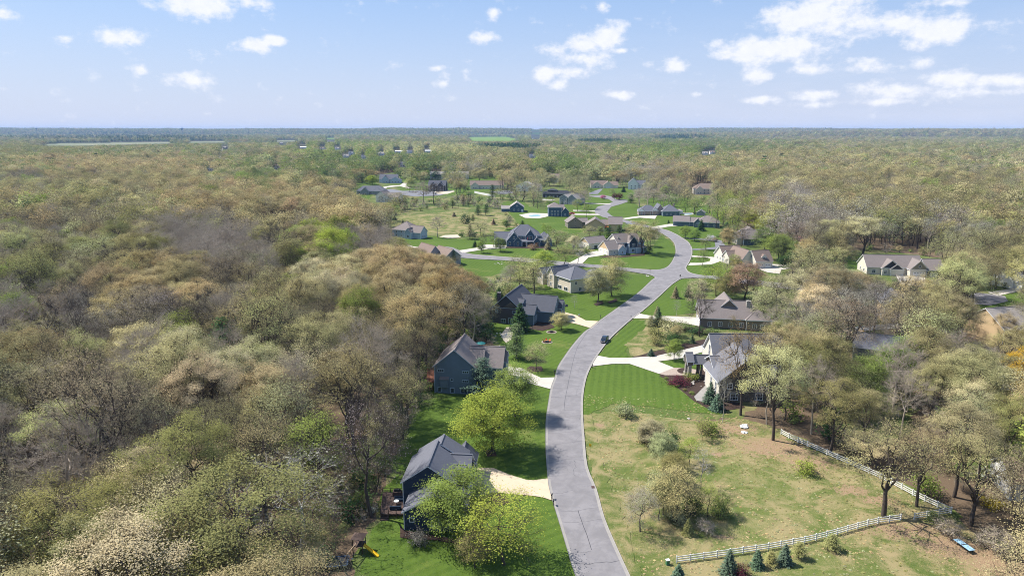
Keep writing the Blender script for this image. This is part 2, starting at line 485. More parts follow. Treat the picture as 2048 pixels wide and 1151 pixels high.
def sheet(name, poly, mat, z=None, sm=0, rag=0, label=None, cat=None, world_pts=False, parent=None, kind='structure'):
    """a flat sheet of ground lying between pixel corners of the photograph, dropped on the ground plane"""
    if z is None:
        LAYER[0] += .004; z = LAYER[0]
    pts = [P(*q) for q in poly] if not world_pts else [Vector((q[0], q[1], 0)) for q in poly]
    w = [(p.x, p.y) for p in pts]
    if sm: w = smooth(w, sm)
    if rag:
        o = []
        for i in range(len(w)):
            a, b = np.array(w[i]), np.array(w[(i + 1) % len(w)]); L = np.linalg.norm(b - a); k = max(1, int(min(L / 1.5, 60)))
            for t in range(k): o.append(tuple(a + (b - a) * t / k + rng.normal(0, rag, 2)))
        w = o
    vs = [Vector((a, b, 0)) for a, b in w]
    tris = tessellate_polygon([vs])
    me = D.meshes.new(name)
    f = []
    for t in tris:
        a, b, c = (vs[i] for i in t)
        f.append(t if (b - a).cross(c - a).z > 0 else t[::-1])
    me.from_pydata([(v.x, v.y, z) for v in vs], [], f); me.materials.append(MATS[mat]); me.update()
    o = link(name, me, parent)
    if kind: o['kind'] = kind
    if label: props(o, label, cat)
    return o
# ground, far land
mb = MB(); mb.face([(-15000, -600, 0), (15000, -600, 0), (15000, 15000, 0), (-15000, 15000, 0)])
props(mb.build('ground', 'leaf_litter'), kind='structure')
mb = MB(); mb.face([(-15000, 1500, .004), (15000, 1500, .004), (15000, 15000, .004), (-15000, 15000, .004)])
props(mb.build('distant_ground', 'far_land'), kind='structure')
# low hills on the horizon
def hills(name, y0, y1, x0, x1, hmax, seed, nx=260, ny=14, prof=None):
    r = np.random.default_rng(seed); ph = r.uniform(0, 6.28, 12)
    V = []
    for j in range(ny):
        t = j / (ny - 1); y = y0 + (y1 - y0) * t
        for i in range(nx):
            x = x0 + (x1 - x0) * i / (nx - 1)
            n_ = sum(math.sin(x * .0006 * 1.6 ** k + ph[k] + y * .0002 * k) / 1.45 ** k for k in range(7)) / 3.0
            e = math.sin(math.pi * min(1, t * 1.0)) ** .6 if 0 < t < 1 else 0
            end = min(1, (x - x0) / 900, (x1 - x) / 900); end = max(0, end)
            base = prof(x) if prof else 1
            V.append((x, y, max(-.5, hmax * e * end * base * (.80 + .26 * n_)) - .5))
    F = [(j * nx + i, j * nx + i + 1, (j + 1) * nx + i + 1, (j + 1) * nx + i) for j in range(ny - 1) for i in range(nx - 1)]
    me = D.meshes.new(name); me.from_pydata(V, [], F); me.materials.append(MATS['far_land'])
    me.polygons.foreach_set('use_smooth', [True] * len(F)); me.update()
    o = link(name, me); o['kind'] = 'structure'
    return o
hills('distant_hills', 8200, 12500, -13000, 13500, 98, 3, prof=lambda x: 1.0 if x < -1500 else (.9 if x < 5000 else .97))
hills('distant_hills', 5200, 8000, 300, 12500, 73, 5, prof=lambda x: min(1, max(0.0, (x - 300) / 3500)))

# ---------------------------------------------------------------- regions (pixels of the photograph)
OPEN = {
 'yard1': [(700, 1200), (735, 1100), (745, 1060), (760, 1045), (762, 1030), (765, 980), (790, 955), (800, 900), (815, 880), (822, 850), (835, 830), (848, 800), (862, 785), (866, 730), (905, 682), (960, 692), (1000, 695), (1002, 730), (1060, 745), (1107, 757), (1094, 830), (1092, 897), (1097, 956), (1107, 1007), (1145, 1120), (1165, 1200)],
 'yard2': [(1000, 692), (985, 665), (984, 620), (1000, 600), (1040, 578), (1062, 582), (1090, 580), (1085, 545), (1130, 528), (1185, 545), (1200, 560), (1250, 547), (1306, 552), (1316, 555), (1275, 590), (1184, 655), (1130, 713), (1110, 755), (1060, 745), (1030, 735), (1008, 715)],
 'yard3': [(812, 474), (840, 470), (900, 476), (950, 480), (960, 474), (1000, 470), (1015, 455), (1045, 453), (1090, 480), (1095, 495), (1110, 505), (1180, 518), (1180, 537), (1110, 533), (1030, 530), (1020, 537), (985, 552), (955, 552), (930, 540), (905, 516), (870, 506), (845, 498), (815, 488)],
 'yard4': [(1163, 480), (1190, 468), (1215, 466), (1240, 462), (1275, 472), (1285, 500), (1300, 500), (1322, 470), (1345, 485), (1351, 500), (1347, 517), (1335, 535), (1325, 539), (1165, 530), (1140, 525), (1190, 500)],
 'meadow': [(785, 437), (800, 428), (870, 420), (930, 418), (1000, 420), (1010, 430), (1000, 455), (1000, 465), (930, 462), (905, 465), (850, 460), (830, 462), (800, 450)],
 'h18': [(778, 446), (800, 442), (832, 465), (832, 478), (815, 480), (785, 465)],
 'yard5': [(1040, 450), (1000, 408), (1015, 402), (1045, 400), (1062, 416), (1090, 420), (1094, 402), (1135, 402), (1150, 415), (1210, 422), (1215, 434), (1250, 450), (1240, 462), (1165, 464), (1120, 470), (1095, 480)],
 'yard6': [(1150, 390), (1180, 388), (1180, 360), (1222, 362), (1228, 374), (1275, 378), (1266, 392), (1262, 405), (1280, 412), (1350, 410), (1354, 440), (1300, 458), (1240, 440), (1190, 425), (1150, 420), (1160, 400)],
 'yard7': [(1350, 430), (1375, 426), (1425, 443), (1430, 458), (1448, 462), (1452, 480), (1440, 500), (1390, 500), (1365, 478), (1310, 462), (1310, 452)],
 'yard8': [(1383, 490), (1450, 490), (1465, 496), (1465, 510), (1443, 521), (1425, 545), (1423, 556), (1359, 556), (1372, 537)],
 'h9': [(1462, 500), (1490, 484), (1517, 492), (1536, 528), (1586, 529), (1586, 548), (1524, 550), (1498, 532)],
 'h10': [(1478, 455), (1500, 450), (1517, 468), (1517, 490), (1485, 488)],
 'yard9': [(1359, 556), (1400, 560), (1392, 580), (1390, 595), (1398, 625), (1330, 632), (1265, 640), (1283, 622)],
 'h5': [(1395, 636), (1420, 590), (1475, 585), (1508, 612), (1514, 655), (1528, 662), (1480, 668), (1390, 658), (1330, 642), (1266, 640), (1270, 628)],
 'yard10': [(1205, 700), (1265, 636), (1300, 638), (1300, 650), (1290, 690), (1340, 700), (1400, 682), (1440, 672), (1530, 676), (1530, 745), (1510, 800), (1460, 822), (1400, 845), (1160, 835), (1165, 787), (1180, 735)],
 'yard11': [(1160, 790), (1400, 800), (1440, 820), (1480, 835), (1520, 850), (1590, 872), (1700, 925), (1830, 985), (1902, 1020), (1860, 1045), (1850, 1080), (1900, 1095), (1990, 1151), (2040, 1200), (1250, 1200), (1225, 1100), (1165, 900)],
 'h16': [(1727, 512), (1745, 510), (1830, 512), (1897, 528), (1897, 552), (1870, 556), (1830, 550), (1729, 546)],
 'lawn16': [(1690, 518), (1724, 512), (1729, 540), (1700, 538)],
 'h_tan': [(1935, 650), (1975, 640), (2002, 655), (2002, 692), (1950, 680)],
 'barn': [(1704, 682), (1728, 674), (1770, 676), (1762, 690), (1722, 716), (1704, 712)],
 'h_edge': [(2020, 555), (2060, 545), (2060, 582), (2020, 576)],
 'culdesac': [(1950, 592), (2060, 574), (2060, 600), (1990, 612), (1950, 608)],
 'shed': [(2008, 738), (2060, 735), (2060, 772), (2008, 768)],
 'white_house': [(2016, 955), (2060, 950), (2060, 1003), (2018, 993)],
 'lawn17': [(2005, 862), (2060, 868), (2060, 905), (2015, 893)],
 'far1': [(708, 370), (756, 369), (782, 383), (784, 402), (748, 404), (712, 390)],
 'far2': [(752, 346), (792, 346), (796, 360), (830, 362), (830, 368), (856, 368), (856, 358), (884, 360), (884, 376), (910, 382), (905, 388), (860, 396), (790, 392), (770, 378), (752, 366)],
 'far3': [(936, 356), (992, 358), (996, 380), (1020, 383), (1020, 387), (990, 396), (945, 388), (936, 378)],
 'far4': [(1083, 376), (1128, 378), (1146, 384), (1146, 410), (1116, 408), (1084, 396)],
 'h29': [(1384, 368), (1422, 368), (1422, 392), (1384, 388)],
 'green_field': [(936, 274), (1010, 273), (1040, 279), (1010, 283), (945, 282)],
 'left_field': [(30, 290), (140, 286), (420, 282.5), (600, 280.5), (590, 283), (380, 286), (150, 292)],
 'town_road': [(437, 318), (443.5, 297), (446.5, 297), (441, 318)],
}
MW, MH = 1100, 620        # raster, 2 px of the photograph per cell, 26 px margin
def raster(poly):
    m = np.zeros((MH, MW), bool)
    q = np.array(poly, float); q = (q + 26) / 2
    x0, y0 = np.floor(q.min(0)).astype(int); x1, y1 = np.ceil(q.max(0)).astype(int) + 1
    x0, y0 = max(x0, 0), max(y0, 0); x1, y1 = min(x1, MW), min(y1, MH)
    if x1 <= x0 or y1 <= y0: return m
    X, Y = np.meshgrid(np.arange(x0, x1) + .5, np.arange(y0, y1) + .5)
    ins = np.zeros(X.shape, bool); n = len(q)
    for i in range(n):
        ax, ay = q[i]; bx, by = q[(i + 1) % n]
        if ay == by: continue
        cnd = ((ay > Y) != (by > Y)) & (X < (bx - ax) * (Y - ay) / (by - ay) + ax)
        ins ^= cnd
    m[y0:y1, x0:x1] = ins
    return m
ROADPX = [(1290, 1200), (1165, 1200), (1141, 1120), (1120, 1049), (1107, 1007), (1096, 956), (1092, 897), (1092, 850), (1097, 806), (1102, 777), (1116, 734), (1146, 690), (1184, 654), (1238, 614), (1304, 560), (1286, 547), (1180, 535), (1022, 522), (925, 516), (862, 504), (868, 493), (905, 495), (946, 509), (1085, 519), (1247, 535), (1318, 539), (1342, 526), (1351, 498), (1338, 476), (1306, 459), (1238, 442), (1205, 434), (1189, 424), (1197, 412), (1226, 404), (1178, 393), (1178, 389), (1234, 398), (1258, 401), (1243, 409), (1222, 416), (1224, 432), (1280, 446), (1335, 460), (1376, 484), (1384, 509), (1374, 535), (1384, 547), (1423, 552), (1480, 557), (1540, 568), (1560, 578), (1480, 568), (1420, 558), (1362, 558), (1312, 599), (1265, 637), (1195, 711), (1173, 754), (1165, 828), (1168, 876), (1192, 979), (1235, 1101)]
OPEN['road'] = ROADPX
OPENMASK = np.zeros((MH, MW), bool)
for k in OPEN: OPENMASK |= raster(OPEN[k])
def look(mask, px, py):
    i = np.clip(((np.asarray(py) + 26) / 2).astype(int), 0, MH - 1); j = np.clip(((np.asarray(px) + 26) / 2).astype(int), 0, MW - 1)
    ok = (np.asarray(px) > -24) & (np.asarray(px) < 2070) & (np.asarray(py) < 1195) & (np.asarray(py) > 0)
    return mask[i, j] & ok

# ---------------------------------------------------------------- lawns, meadows, beds
NBH = [(690, 1230), (715, 1120), (745, 1045), (780, 935), (815, 840), (850, 765), (890, 705), (985, 690), (972, 650), (960, 590), (905, 540), (850, 515), (800, 490), (765, 462), (745, 440), (690, 405), (676, 372), (740, 352), (800, 342), (1080, 343), (1290, 352), (1300, 385), (1450, 392), (1480, 440), (1560, 490), (1700, 500), (1760, 500), (1900, 518), (2150, 560), (2150, 640), (1900, 665), (1700, 640), (1600, 650), (1570, 720), (1530, 800), (1480, 838), (1300, 840), (1160, 840), (1200, 900), (1300, 1230)]
sheet('ground_cover', NBH, 'rough_grass', rag=.6)
for _pl in ([(1560, 640), (1650, 615), (1750, 620), (1760, 700), (1680, 690), (1600, 740)], [(1650, 820), (1720, 770), (1800, 780), (1830, 860), (1700, 880)], [(1900, 880), (1960, 850), (2060, 840), (2080, 930), (1930, 960)], [(1860, 700), (1930, 700), (1950, 740), (1880, 760)]): sheet('ground_cover', _pl, 'rough_grass', sm=3, rag=.7)
sheet('meadow', [(1160, 830), (1250, 822), (1400, 842), (1480, 835), (1540, 850), (1620, 885), (1720, 925), (1830, 975), (1912, 1020), (1930, 1050), (1990, 1100), (2090, 1230), (1240, 1230)], 'meadow', rag=.5)
sheet('meadow', [(760, 445), (790, 430), (870, 420), (930, 414), (1000, 414), (1030, 430), (1030, 455), (1000, 470), (930, 468), (850, 466), (800, 470)], 'meadow', rag=.8)
sheet('meadow', [(760, 405), (900, 392), (1020, 392), (1050, 412), (1020, 425), (900, 424), (780, 432)], 'rough_grass', rag=.8)
LAWNS = [('yard1', 55, 0), ('yard2', 40, 0), ('yard3', 15, 0), ('yard4', 62, 0), ('yard5', 20, 0), ('yard6', 80, 0), ('yard7', -30, 0), ('yard8', 25, 0), ('yard9', -48, 0)]
for k, ang, _ in LAWNS:
    o = sheet('lawn', OPEN[k], 'lawn', rag=.25); o['mow_angle'] = R(ang)
E2 = [
 ([(1160, 835), (1165, 787), (1180, 735), (1222, 724), (1262, 727), (1318, 748), (1345, 767), (1388, 802), (1415, 817), (1442, 824), (1440, 830), (1380, 823), (1300, 812), (1230, 806)], 10),
 ([(1190, 714), (1215, 690), (1265, 638), (1292, 640), (1291, 655), (1265, 680), (1250, 700), (1258, 712), (1248, 717)], 30),
 ([(1316, 722), (1362, 702), (1402, 693), (1420, 700), (1410, 735), (1372, 737), (1348, 734)], 0),
 ([(1692, 518), (1724, 511), (1731, 540), (1760, 550), (1700, 545)], 60),
 ([(2000, 862), (2080, 860), (2080, 915), (2020, 897)], 60), ([(1930, 600), (2080, 580), (2080, 640), (1960, 640), (1880, 620), (1800, 628), (1790, 612), (1870, 605)], 20),
 ([(1545, 655), (1500, 640), (1525, 625), (1570, 628)], 40), ([(700, 364), (750, 364), (760, 372), (735, 402), (700, 394)], 0), ([(800, 352), (1000, 352), (1010, 376), (920, 392), (800, 384)], 10),
 ([(1300, 396), (1440, 396), (1470, 432), (1440, 445), (1360, 432), (1290, 412)], 10),
]
for pl, ang in E2:
    o = sheet('lawn', pl, 'lawn', rag=.3); o['mow_angle'] = R(ang)
sheet('grass_mound', [(1262, 712), (1252, 690), (1290, 655), (1300, 640), (1330, 655), (1352, 690), (1300, 705), (1285, 716)], 'meadow', rag=.3)
sheet('grass_verge', [(1165, 830), (1185, 832), (1205, 930), (1245, 1030), (1310, 1230), (1262, 1230), (1192, 980), (1170, 880)], 'meadow', rag=.3)
BEDS = [[(1318, 752), (1330, 742), (1399, 752), (1402, 735), (1420, 736), (1424, 770), (1415, 765), (1388, 794), (1393, 802), (1407, 805), (1420, 792), (1440, 800), (1480, 806), (1490, 815), (1440, 822), (1415, 817), (1388, 802), (1367, 784), (1345, 767)],
        [(1263, 715), (1302, 704), (1329, 699), (1362, 688), (1416, 677), (1421, 684), (1402, 692), (1362, 702), (1313, 713)],
        [(986, 985), (1010, 992), (1020, 1004), (1000, 1012), (975, 1002)], [(1430, 635), (1420, 668), (1380, 665), (1345, 650), (1390, 655)],
        [(958, 993), (975, 993), (985, 1020), (960, 1040), (925, 1088), (800, 1075), (798, 1050), (810, 1060), (925, 1080)],
        [(1050, 740), (1060, 732), (1082, 733), (1088, 742), (1062, 746)], [(1056, 658), (1075, 640), (1098, 642), (1110, 655), (1085, 662)],
        [(1012, 493), (1090, 492), (1095, 497), (1012, 496)], [(1197, 515), (1215, 510), (1240, 512), (1290, 506), (1290, 511), (1230, 516)],
        [(1215, 604), (1232, 597), (1236, 602), (1222, 608)], [(1187, 608), (1204, 601), (1208, 607), (1193, 612)],
        [(1870, 630), (1990, 620), (2000, 645), (1920, 655), (1860, 655)], [(970, 900), (988, 900), (994, 912), (975, 914)]]
for pl in BEDS: sheet('mulch_bed', pl, 'mulch', rag=.12)

# ---------------------------------------------------------------- roads
RL = [(1166, 1190), (1151, 1151), (1141, 1120), (1120, 1049), (1107, 1007), (1099, 977), (1096, 956), (1092, 897), (1092, 850), (1094, 826), (1097, 806), (1102, 777), (1110, 755), (1116, 734), (1130, 712), (1146, 690), (1167, 666), (1184, 654), (1200, 641), (1238, 614), (1275, 587), (1304, 560)]
RR = [(1275, 1190), (1258, 1151), (1235, 1101), (1208, 1037), (1192, 979), (1174, 934), (1168, 876), (1165, 828), (1166, 789), (1173, 754), (1185, 727), (1195, 711), (1211, 689), (1230, 668), (1265, 637), (1283, 624), (1312, 599), (1343, 570)]
# intersection and the curve beyond
ROADMAIN = RL + [(1312, 555), (1300, 550), (1286, 547.5), (1247, 541.5), (1180, 535), (1112, 530), (1022, 522), (956, 518.5), (925, 516), (901, 514), (880, 510), (862, 504), (858, 498), (868, 494), (885, 492.5), (905, 495), (917, 500), (925, 504.5), (946, 509), (1022, 515), (1085, 519.5), (1155, 527), (1204, 531), (1247, 535.5), (1286, 539), (1318, 539.5), (1333, 535), (1342, 526), (1347, 517), (1351, 507), (1351, 498), (1348, 486), (1338, 476), (1322, 466), (1306, 459), (1285, 453), (1262, 448), (1238, 442), (1205, 434), (1191, 427), (1189, 420), (1196, 413), (1216, 408), (1226, 404), (1218, 399), (1204, 396), (1180, 393), (1178, 391), (1205, 390), (1222, 393), (1234, 399), (1241, 399), (1254, 399.5), (1257, 403), (1243, 408), (1222, 414), (1214, 424), (1224, 432), (1250, 440), (1280, 447), (1316, 456), (1335, 461), (1351, 468), (1366, 477), (1376, 484), (1383, 495), (1384, 509), (1378, 525), (1372, 535), (1375, 542), (1384, 547), (1404, 551), (1423, 552), (1480, 557), (1560, 566), (1660, 573), (1780, 580), (1900, 588), (1960, 586), (2010, 592), (2016, 603), (1980, 611), (1900, 605), (1820, 600), (1740, 594), (1640, 586), (1540, 574), (1460, 564), (1420, 557.5), (1384, 556), (1362, 558)] + RR[::-1]
roadz = 0.20
sheet('road', ROADMAIN, 'asphalt', z=roadz)
def wpts(px, sm=4): return [(p.x, p.y) for p in (P(*q) for q in px)] if not sm else smooth_open([(P(*q).x, P(*q).y) for q in px], sm)
def ribbon_mesh(mb, pts, w0, w1, z0, z1, m=0):
    """strip between lateral offsets w0..w1 (left positive) of a polyline, heights z0 / z1, with a drop face on the outer side"""
    n = len(pts); L = []
    for i in range(n):
        a = np.array(pts[max(i - 1, 0)]); b = np.array(pts[min(i + 1, n - 1)]); d = b - a; d = d / (np.linalg.norm(d) + 1e-9)
        nn = np.array((-d[1], d[0])); p = np.array(pts[i]); L.append((p + nn * w0, p + nn * w1))
    for i in range(n - 1):
        (a0, a1), (b0, b1) = L[i], L[i + 1]
        mb.face([(a0[0], a0[1], z0), (b0[0], b0[1], z0), (b1[0], b1[1], z1), (a1[0], a1[1], z1)], m)
        if abs(w1 - w0) > .2:
            mb.face([(a1[0], a1[1], z1), (b1[0], b1[1], z1), (b1[0], b1[1], 0), (a1[0], a1[1], 0)], m)
            mb.face([(a0[0], a0[1], z0), (b0[0], b0[1], z0), (b0[0], b0[1], 0), (a0[0], a0[1], 0)], m)
kerb = MB()
for px, sgn in ((RL, 1), (RR, -1), ([(1304, 560), (1310, 555), (1300, 550), (1286, 547.5), (1247, 541.5), (1180, 535), (1112, 530), (1022, 522), (956, 518.5), (925, 516), (901, 514)], 1),
                ([(925, 504.5), (946, 509), (1022, 515), (1085, 519.5), (1155, 527), (1204, 531), (1247, 535.5), (1286, 539), (1318, 539.5), (1333, 535), (1342, 526), (1347, 517), (1351, 507), (1351, 498), (1348, 486), (1338, 476), (1322, 466), (1306, 459), (1285, 453)], 1),
                ([(1316, 456), (1335, 461), (1351, 468), (1366, 477), (1376, 484), (1383, 495), (1384, 509), (1378, 525), (1372, 535), (1375, 542), (1384, 547), (1404, 551), (1423, 552), (1480, 557)], -1 * -1),
                ([(1343, 570), (1362, 558), (1384, 556), (1420, 557.5), (1460, 564)], -1)):
    w = wpts(px, 3)
    ribbon_mesh(kerb, w, -.52 * sgn, .0, roadz + .004, roadz + .02) if False else None
    ribbon_mesh(kerb, w, .0, .12 * sgn * 1.0, roadz + .03, roadz + .11)
    ribbon_mesh(kerb, w, -.5 * sgn, .0, roadz + .006, roadz + .03)
props(kerb.build('kerb', 'gutter_concrete'), kind='structure')
# sealed cracks and joints
ck = MB(); hl = MB()
def crack(px, w=.06, jit=.05, mbx=None):
    pts = wpts(px, 3); pts = [(a + random.gauss(0, jit), b + random.gauss(0, jit)) for a, b in pts]
    ribbon_mesh(mbx or ck, pts, -w, w, roadz + .005, roadz + .005)
crack([(1180, 657), (1166, 677), (1155, 695), (1147, 720), (1140, 750), (1134, 780), (1130, 800), (1128, 821)], .05, .02)
crack([(1156, 1021), (1164, 1045), (1174, 1072), (1183, 1100)], .055, .02)
crack([(1185, 655), (1205, 640), (1245, 610), (1285, 580), (1318, 556)], .04, .03)
crack([(1128, 821), (1160, 822), (1159, 840)], .03, .03)
crack([(1148, 920), (1151, 935), (1146, 943), (1150, 953)], .04, .12); crack([(1109, 918), (1148, 920), (1168, 921)], .035, .06); crack([(1148, 920), (1165, 920)], .03, .06)
def edge_at(E_, y):
    for (x0, y0), (x1, y1) in zip(E_[:-1], E_[1:]):
        if (y0 - y) * (y1 - y) <= 0 and y0 != y1: return x0 + (x1 - x0) * (y - y0) / (y1 - y0)
    return E_[-1][0]
for y in [1128, 1108, 1045, 1022, 987, 943, 888, 867, 836, 795, 777, 757, 742, 728, 717, 706, 697, 688, 679, 671, 663, 655, 648, 641, 635, 629, 623, 617, 611, 606, 601, 596, 591, 586, 581, 576]:
    xl, xr = edge_at(RL, y), edge_at(RR, y - 6)
    a = xl + random.random() * 6; b = xr if random.random() < .7 else (xl + xr) / 2
    if random.random() < .75 or y > 850: crack([(a, y), ((2 * a + b) / 3, y + random.gauss(0, 1)), ((a + 2 * b) / 3, y - 3), (b - 3, y - 6)], .055, .10, ck if random.random() < .4 else hl)
for k in range(10):
    y = random.uniform(580, 1000); x = random.uniform(edge_at(RL, y) + 10, edge_at(RR, y) - 10)
    crack([(x, y), (x + random.gauss(0, 4), y - 8), (x + random.gauss(3, 5), y - 20)], .025, .1, hl)
props(ck.build('road_crack_seal', 'crack_sealant'), kind='structure')
props(hl.build('road_cracks', 'hairline_crack'), kind='structure')
mb = MB(); p = P(1186, 975); mb.box(p.x - .35, p.x + .35, p.y - .5, p.y + .5, roadz + .01, roadz + .03)
for k in range(5): mb.box(p.x - .3, p.x + .3, p.y - .42 + k * .19, p.y - .33 + k * .19, roadz + .03, roadz + .045)
props(mb.build('storm_drain', 'sign_brown'), 'rusty brown storm drain grate at the right road edge in the foreground', 'storm drain')
# driveways, aprons, patios
DRIVES = [
 ('warm_concrete', [(942, 936), (961, 936), (988, 937), (1017, 949), (1052, 960), (1066, 961), (1097.5, 957), (1103, 1001), (1085, 995), (1066, 992), (986, 985), (960, 993), (942, 993)]),
 ('concrete', [(1113, 755), (1082, 756), (1058, 745), (1046, 737), (1011, 732), (985, 733), (985, 769), (1000, 770), (1062, 768), (1103, 779)]),
 ('warm_concrete', [(1200, 643), (1171, 641), (1153, 631), (1131, 625), (1118, 623), (1102, 621), (1085, 628), (1085, 634), (1072, 636), (1075, 638), (1096, 642), (1129, 643), (1156, 649), (1183, 657)]),
 ('concrete', [(1262, 637), (1277, 627), (1297, 631), (1394, 635), (1400, 653), (1356, 645), (1292, 637)]),
 ('concrete', [(1193, 711), (1219, 716), (1259, 716), (1313, 712), (1362, 701), (1400, 692), (1414, 690), (1412, 704), (1402, 705), (1359, 718), (1316, 723), (1348, 736), (1318, 748), (1259, 728), (1224, 728), (1183, 733)]),
 ('concrete', [(1136, 527), (1165, 512), (1175, 506), (1193, 502), (1215, 506), (1208, 510), (1198, 512), (1177, 515), (1165, 527)]),
 ('concrete', [(918, 501), (952, 496), (968, 489), (993, 490), (1013, 491), (1012, 497), (975, 498), (925, 506)]),
 ('concrete', [(1384, 511), (1398, 512), (1413, 513), (1443, 516), (1438, 524), (1423, 529), (1404, 530), (1376, 531), (1380, 526), (1404, 526), (1419, 523), (1421, 518), (1415, 515.5), (1400, 515), (1384, 514)]),
 ('dark_asphalt', [(1363, 475.5), (1400, 477.5), (1415, 478), (1443, 481), (1451, 492), (1464, 494), (1464, 497), (1443, 498), (1404, 500.5), (1384, 500), (1384, 498), (1404, 497), (1431, 494), (1429, 483), (1400, 479.5), (1366, 477)]),
 ('concrete', [(1518, 539), (1536, 528), (1586, 530), (1586, 536), (1562, 540), (1560, 548), (1535, 545)]),
 ('concrete', [(1300, 455), (1318, 451.5), (1339, 448), (1353, 448.5), (1356, 452), (1336, 453.5), (1316, 457.5)]),
 ('concrete', [(1243, 437), (1267, 433.5), (1279, 432), (1314, 431), (1310, 438), (1279, 435.5), (1252, 439)]),
 ('concrete', [(1160, 405.5), (1222, 407.5), (1220, 409), (1160, 407)]), ('concrete', [(1146, 420), (1190, 421.5), (1190, 423.5), (1146, 422)]), ('concrete', [(1143, 427.5), (1196, 428), (1200, 430.5), (1143, 430)]),
 ('concrete', [(813, 489), (826, 493), (856, 497), (858, 501), (835, 498), (815, 492)]),
 ('concrete', [(758, 378), (768, 373.5), (785, 371), (800, 370.5), (806, 366), (815, 366), (812, 371), (822, 376), (815, 376.5), (800, 372.5), (775, 375), (764, 381)]),
 ('dark_asphalt', [(768, 380), (782, 378), (806, 382), (840, 381), (880, 384), (905, 384), (880, 391), (830, 393), (800, 390), (780, 385)]),
 ('sand', [(868, 383), (905, 380.5), (910, 383), (895, 388), (875, 388)]), ('dark_asphalt', [(980, 383), (1020, 381), (1030, 386), (1000, 389)]),
 ('concrete', [(1700, 655), (1860, 640), (1870, 650), (1700, 665)]), ('sand', [(1835, 626), (1860, 623), (1880, 632), (1850, 640)]),
 ('gutter_concrete', [(1388, 794), (1418, 764), (1422, 770), (1408, 804), (1393, 802)]),
 ('paver', [(1318, 748), (1348, 736), (1375, 737), (1400, 741), (1399, 751), (1330, 751)]),
 ('concrete', [(1790, 548), (1850, 555), (1850, 575), (1800, 568)]), ('concrete', [(1975, 585), (2060, 572), (2060, 578), (1995, 592)]),
 ('sand', [(878, 474), (890, 470.5), (915, 469.5), (922, 475), (900, 477)]), ('sand', [(1580, 660), (1582, 646), (1520, 636), (1514, 642)][::-1]),
 ('concrete', [(1545, 752), (1586, 752), (1580, 772), (1548, 770)]), ('sand', [(1003, 668), (1013, 655), (1030, 655), (1022, 680), (1012, 686), (1006, 680)]),
 ('dark_asphalt', [(1196, 388), (1178, 389), (1178, 386), (1200, 378), (1206, 378)]), ('concrete', [(1085, 398), (1110, 399.5), (1105, 402), (1085, 401)]),
 ('dark_asphalt', [(1250, 447), (1262, 441), (1275, 447), (1262, 449.5)]),
 ('concrete', [(2005, 768), (2060, 775), (2060, 795), (2000, 778)]),
]
for m, pl in DRIVES: sheet('driveway', pl, m, z=roadz + .01 + .0006 * DRIVES.index((m, pl)))
sheet('brick_circle', [(1354, 741), (1362, 737), (1375, 738), (1382, 743), (1376, 747), (1360, 747)], 'mulch', z=.24, sm=3)
# pools
sheet('swimming_pool', [(1056, 431), (1074, 429), (1084, 430.5), (1078, 433), (1062, 434)], 'water_blue', z=.23)
sheet('pool_deck', [(1038, 430), (1060, 426), (1096, 427), (1096, 433), (1078, 437), (1050, 436)], 'concrete', z=.22)
sheet('pool_deck', [(1365, 426), (1385, 425), (1388, 429), (1370, 431)], 'concrete', z=.22)
sheet('swimming_pool', [(1367, 428), (1384, 427), (1384, 429), (1370, 430)], 'water_blue', z=.23)
sheet('pool_deck', [(1580, 490), (1590, 482), (1608, 484), (1606, 493), (1590, 495)], 'concrete', z=.22)
sheet('swimming_pool', [(1592, 487), (1602, 487), (1600, 491), (1590, 491)], 'water_blue', z=.23)
# far fields
sheet('farm_field', OPEN['green_field'], 'field', z=.3)
sheet('farm_field', OPEN['left_field'], 'pale_field', z=.3)
sheet('farm_field', [(640, 276), (760, 275), (760, 277), (650, 278)], 'field', z=.3)
sheet('town_road', OPEN['town_road'], 'concrete', z=.2)

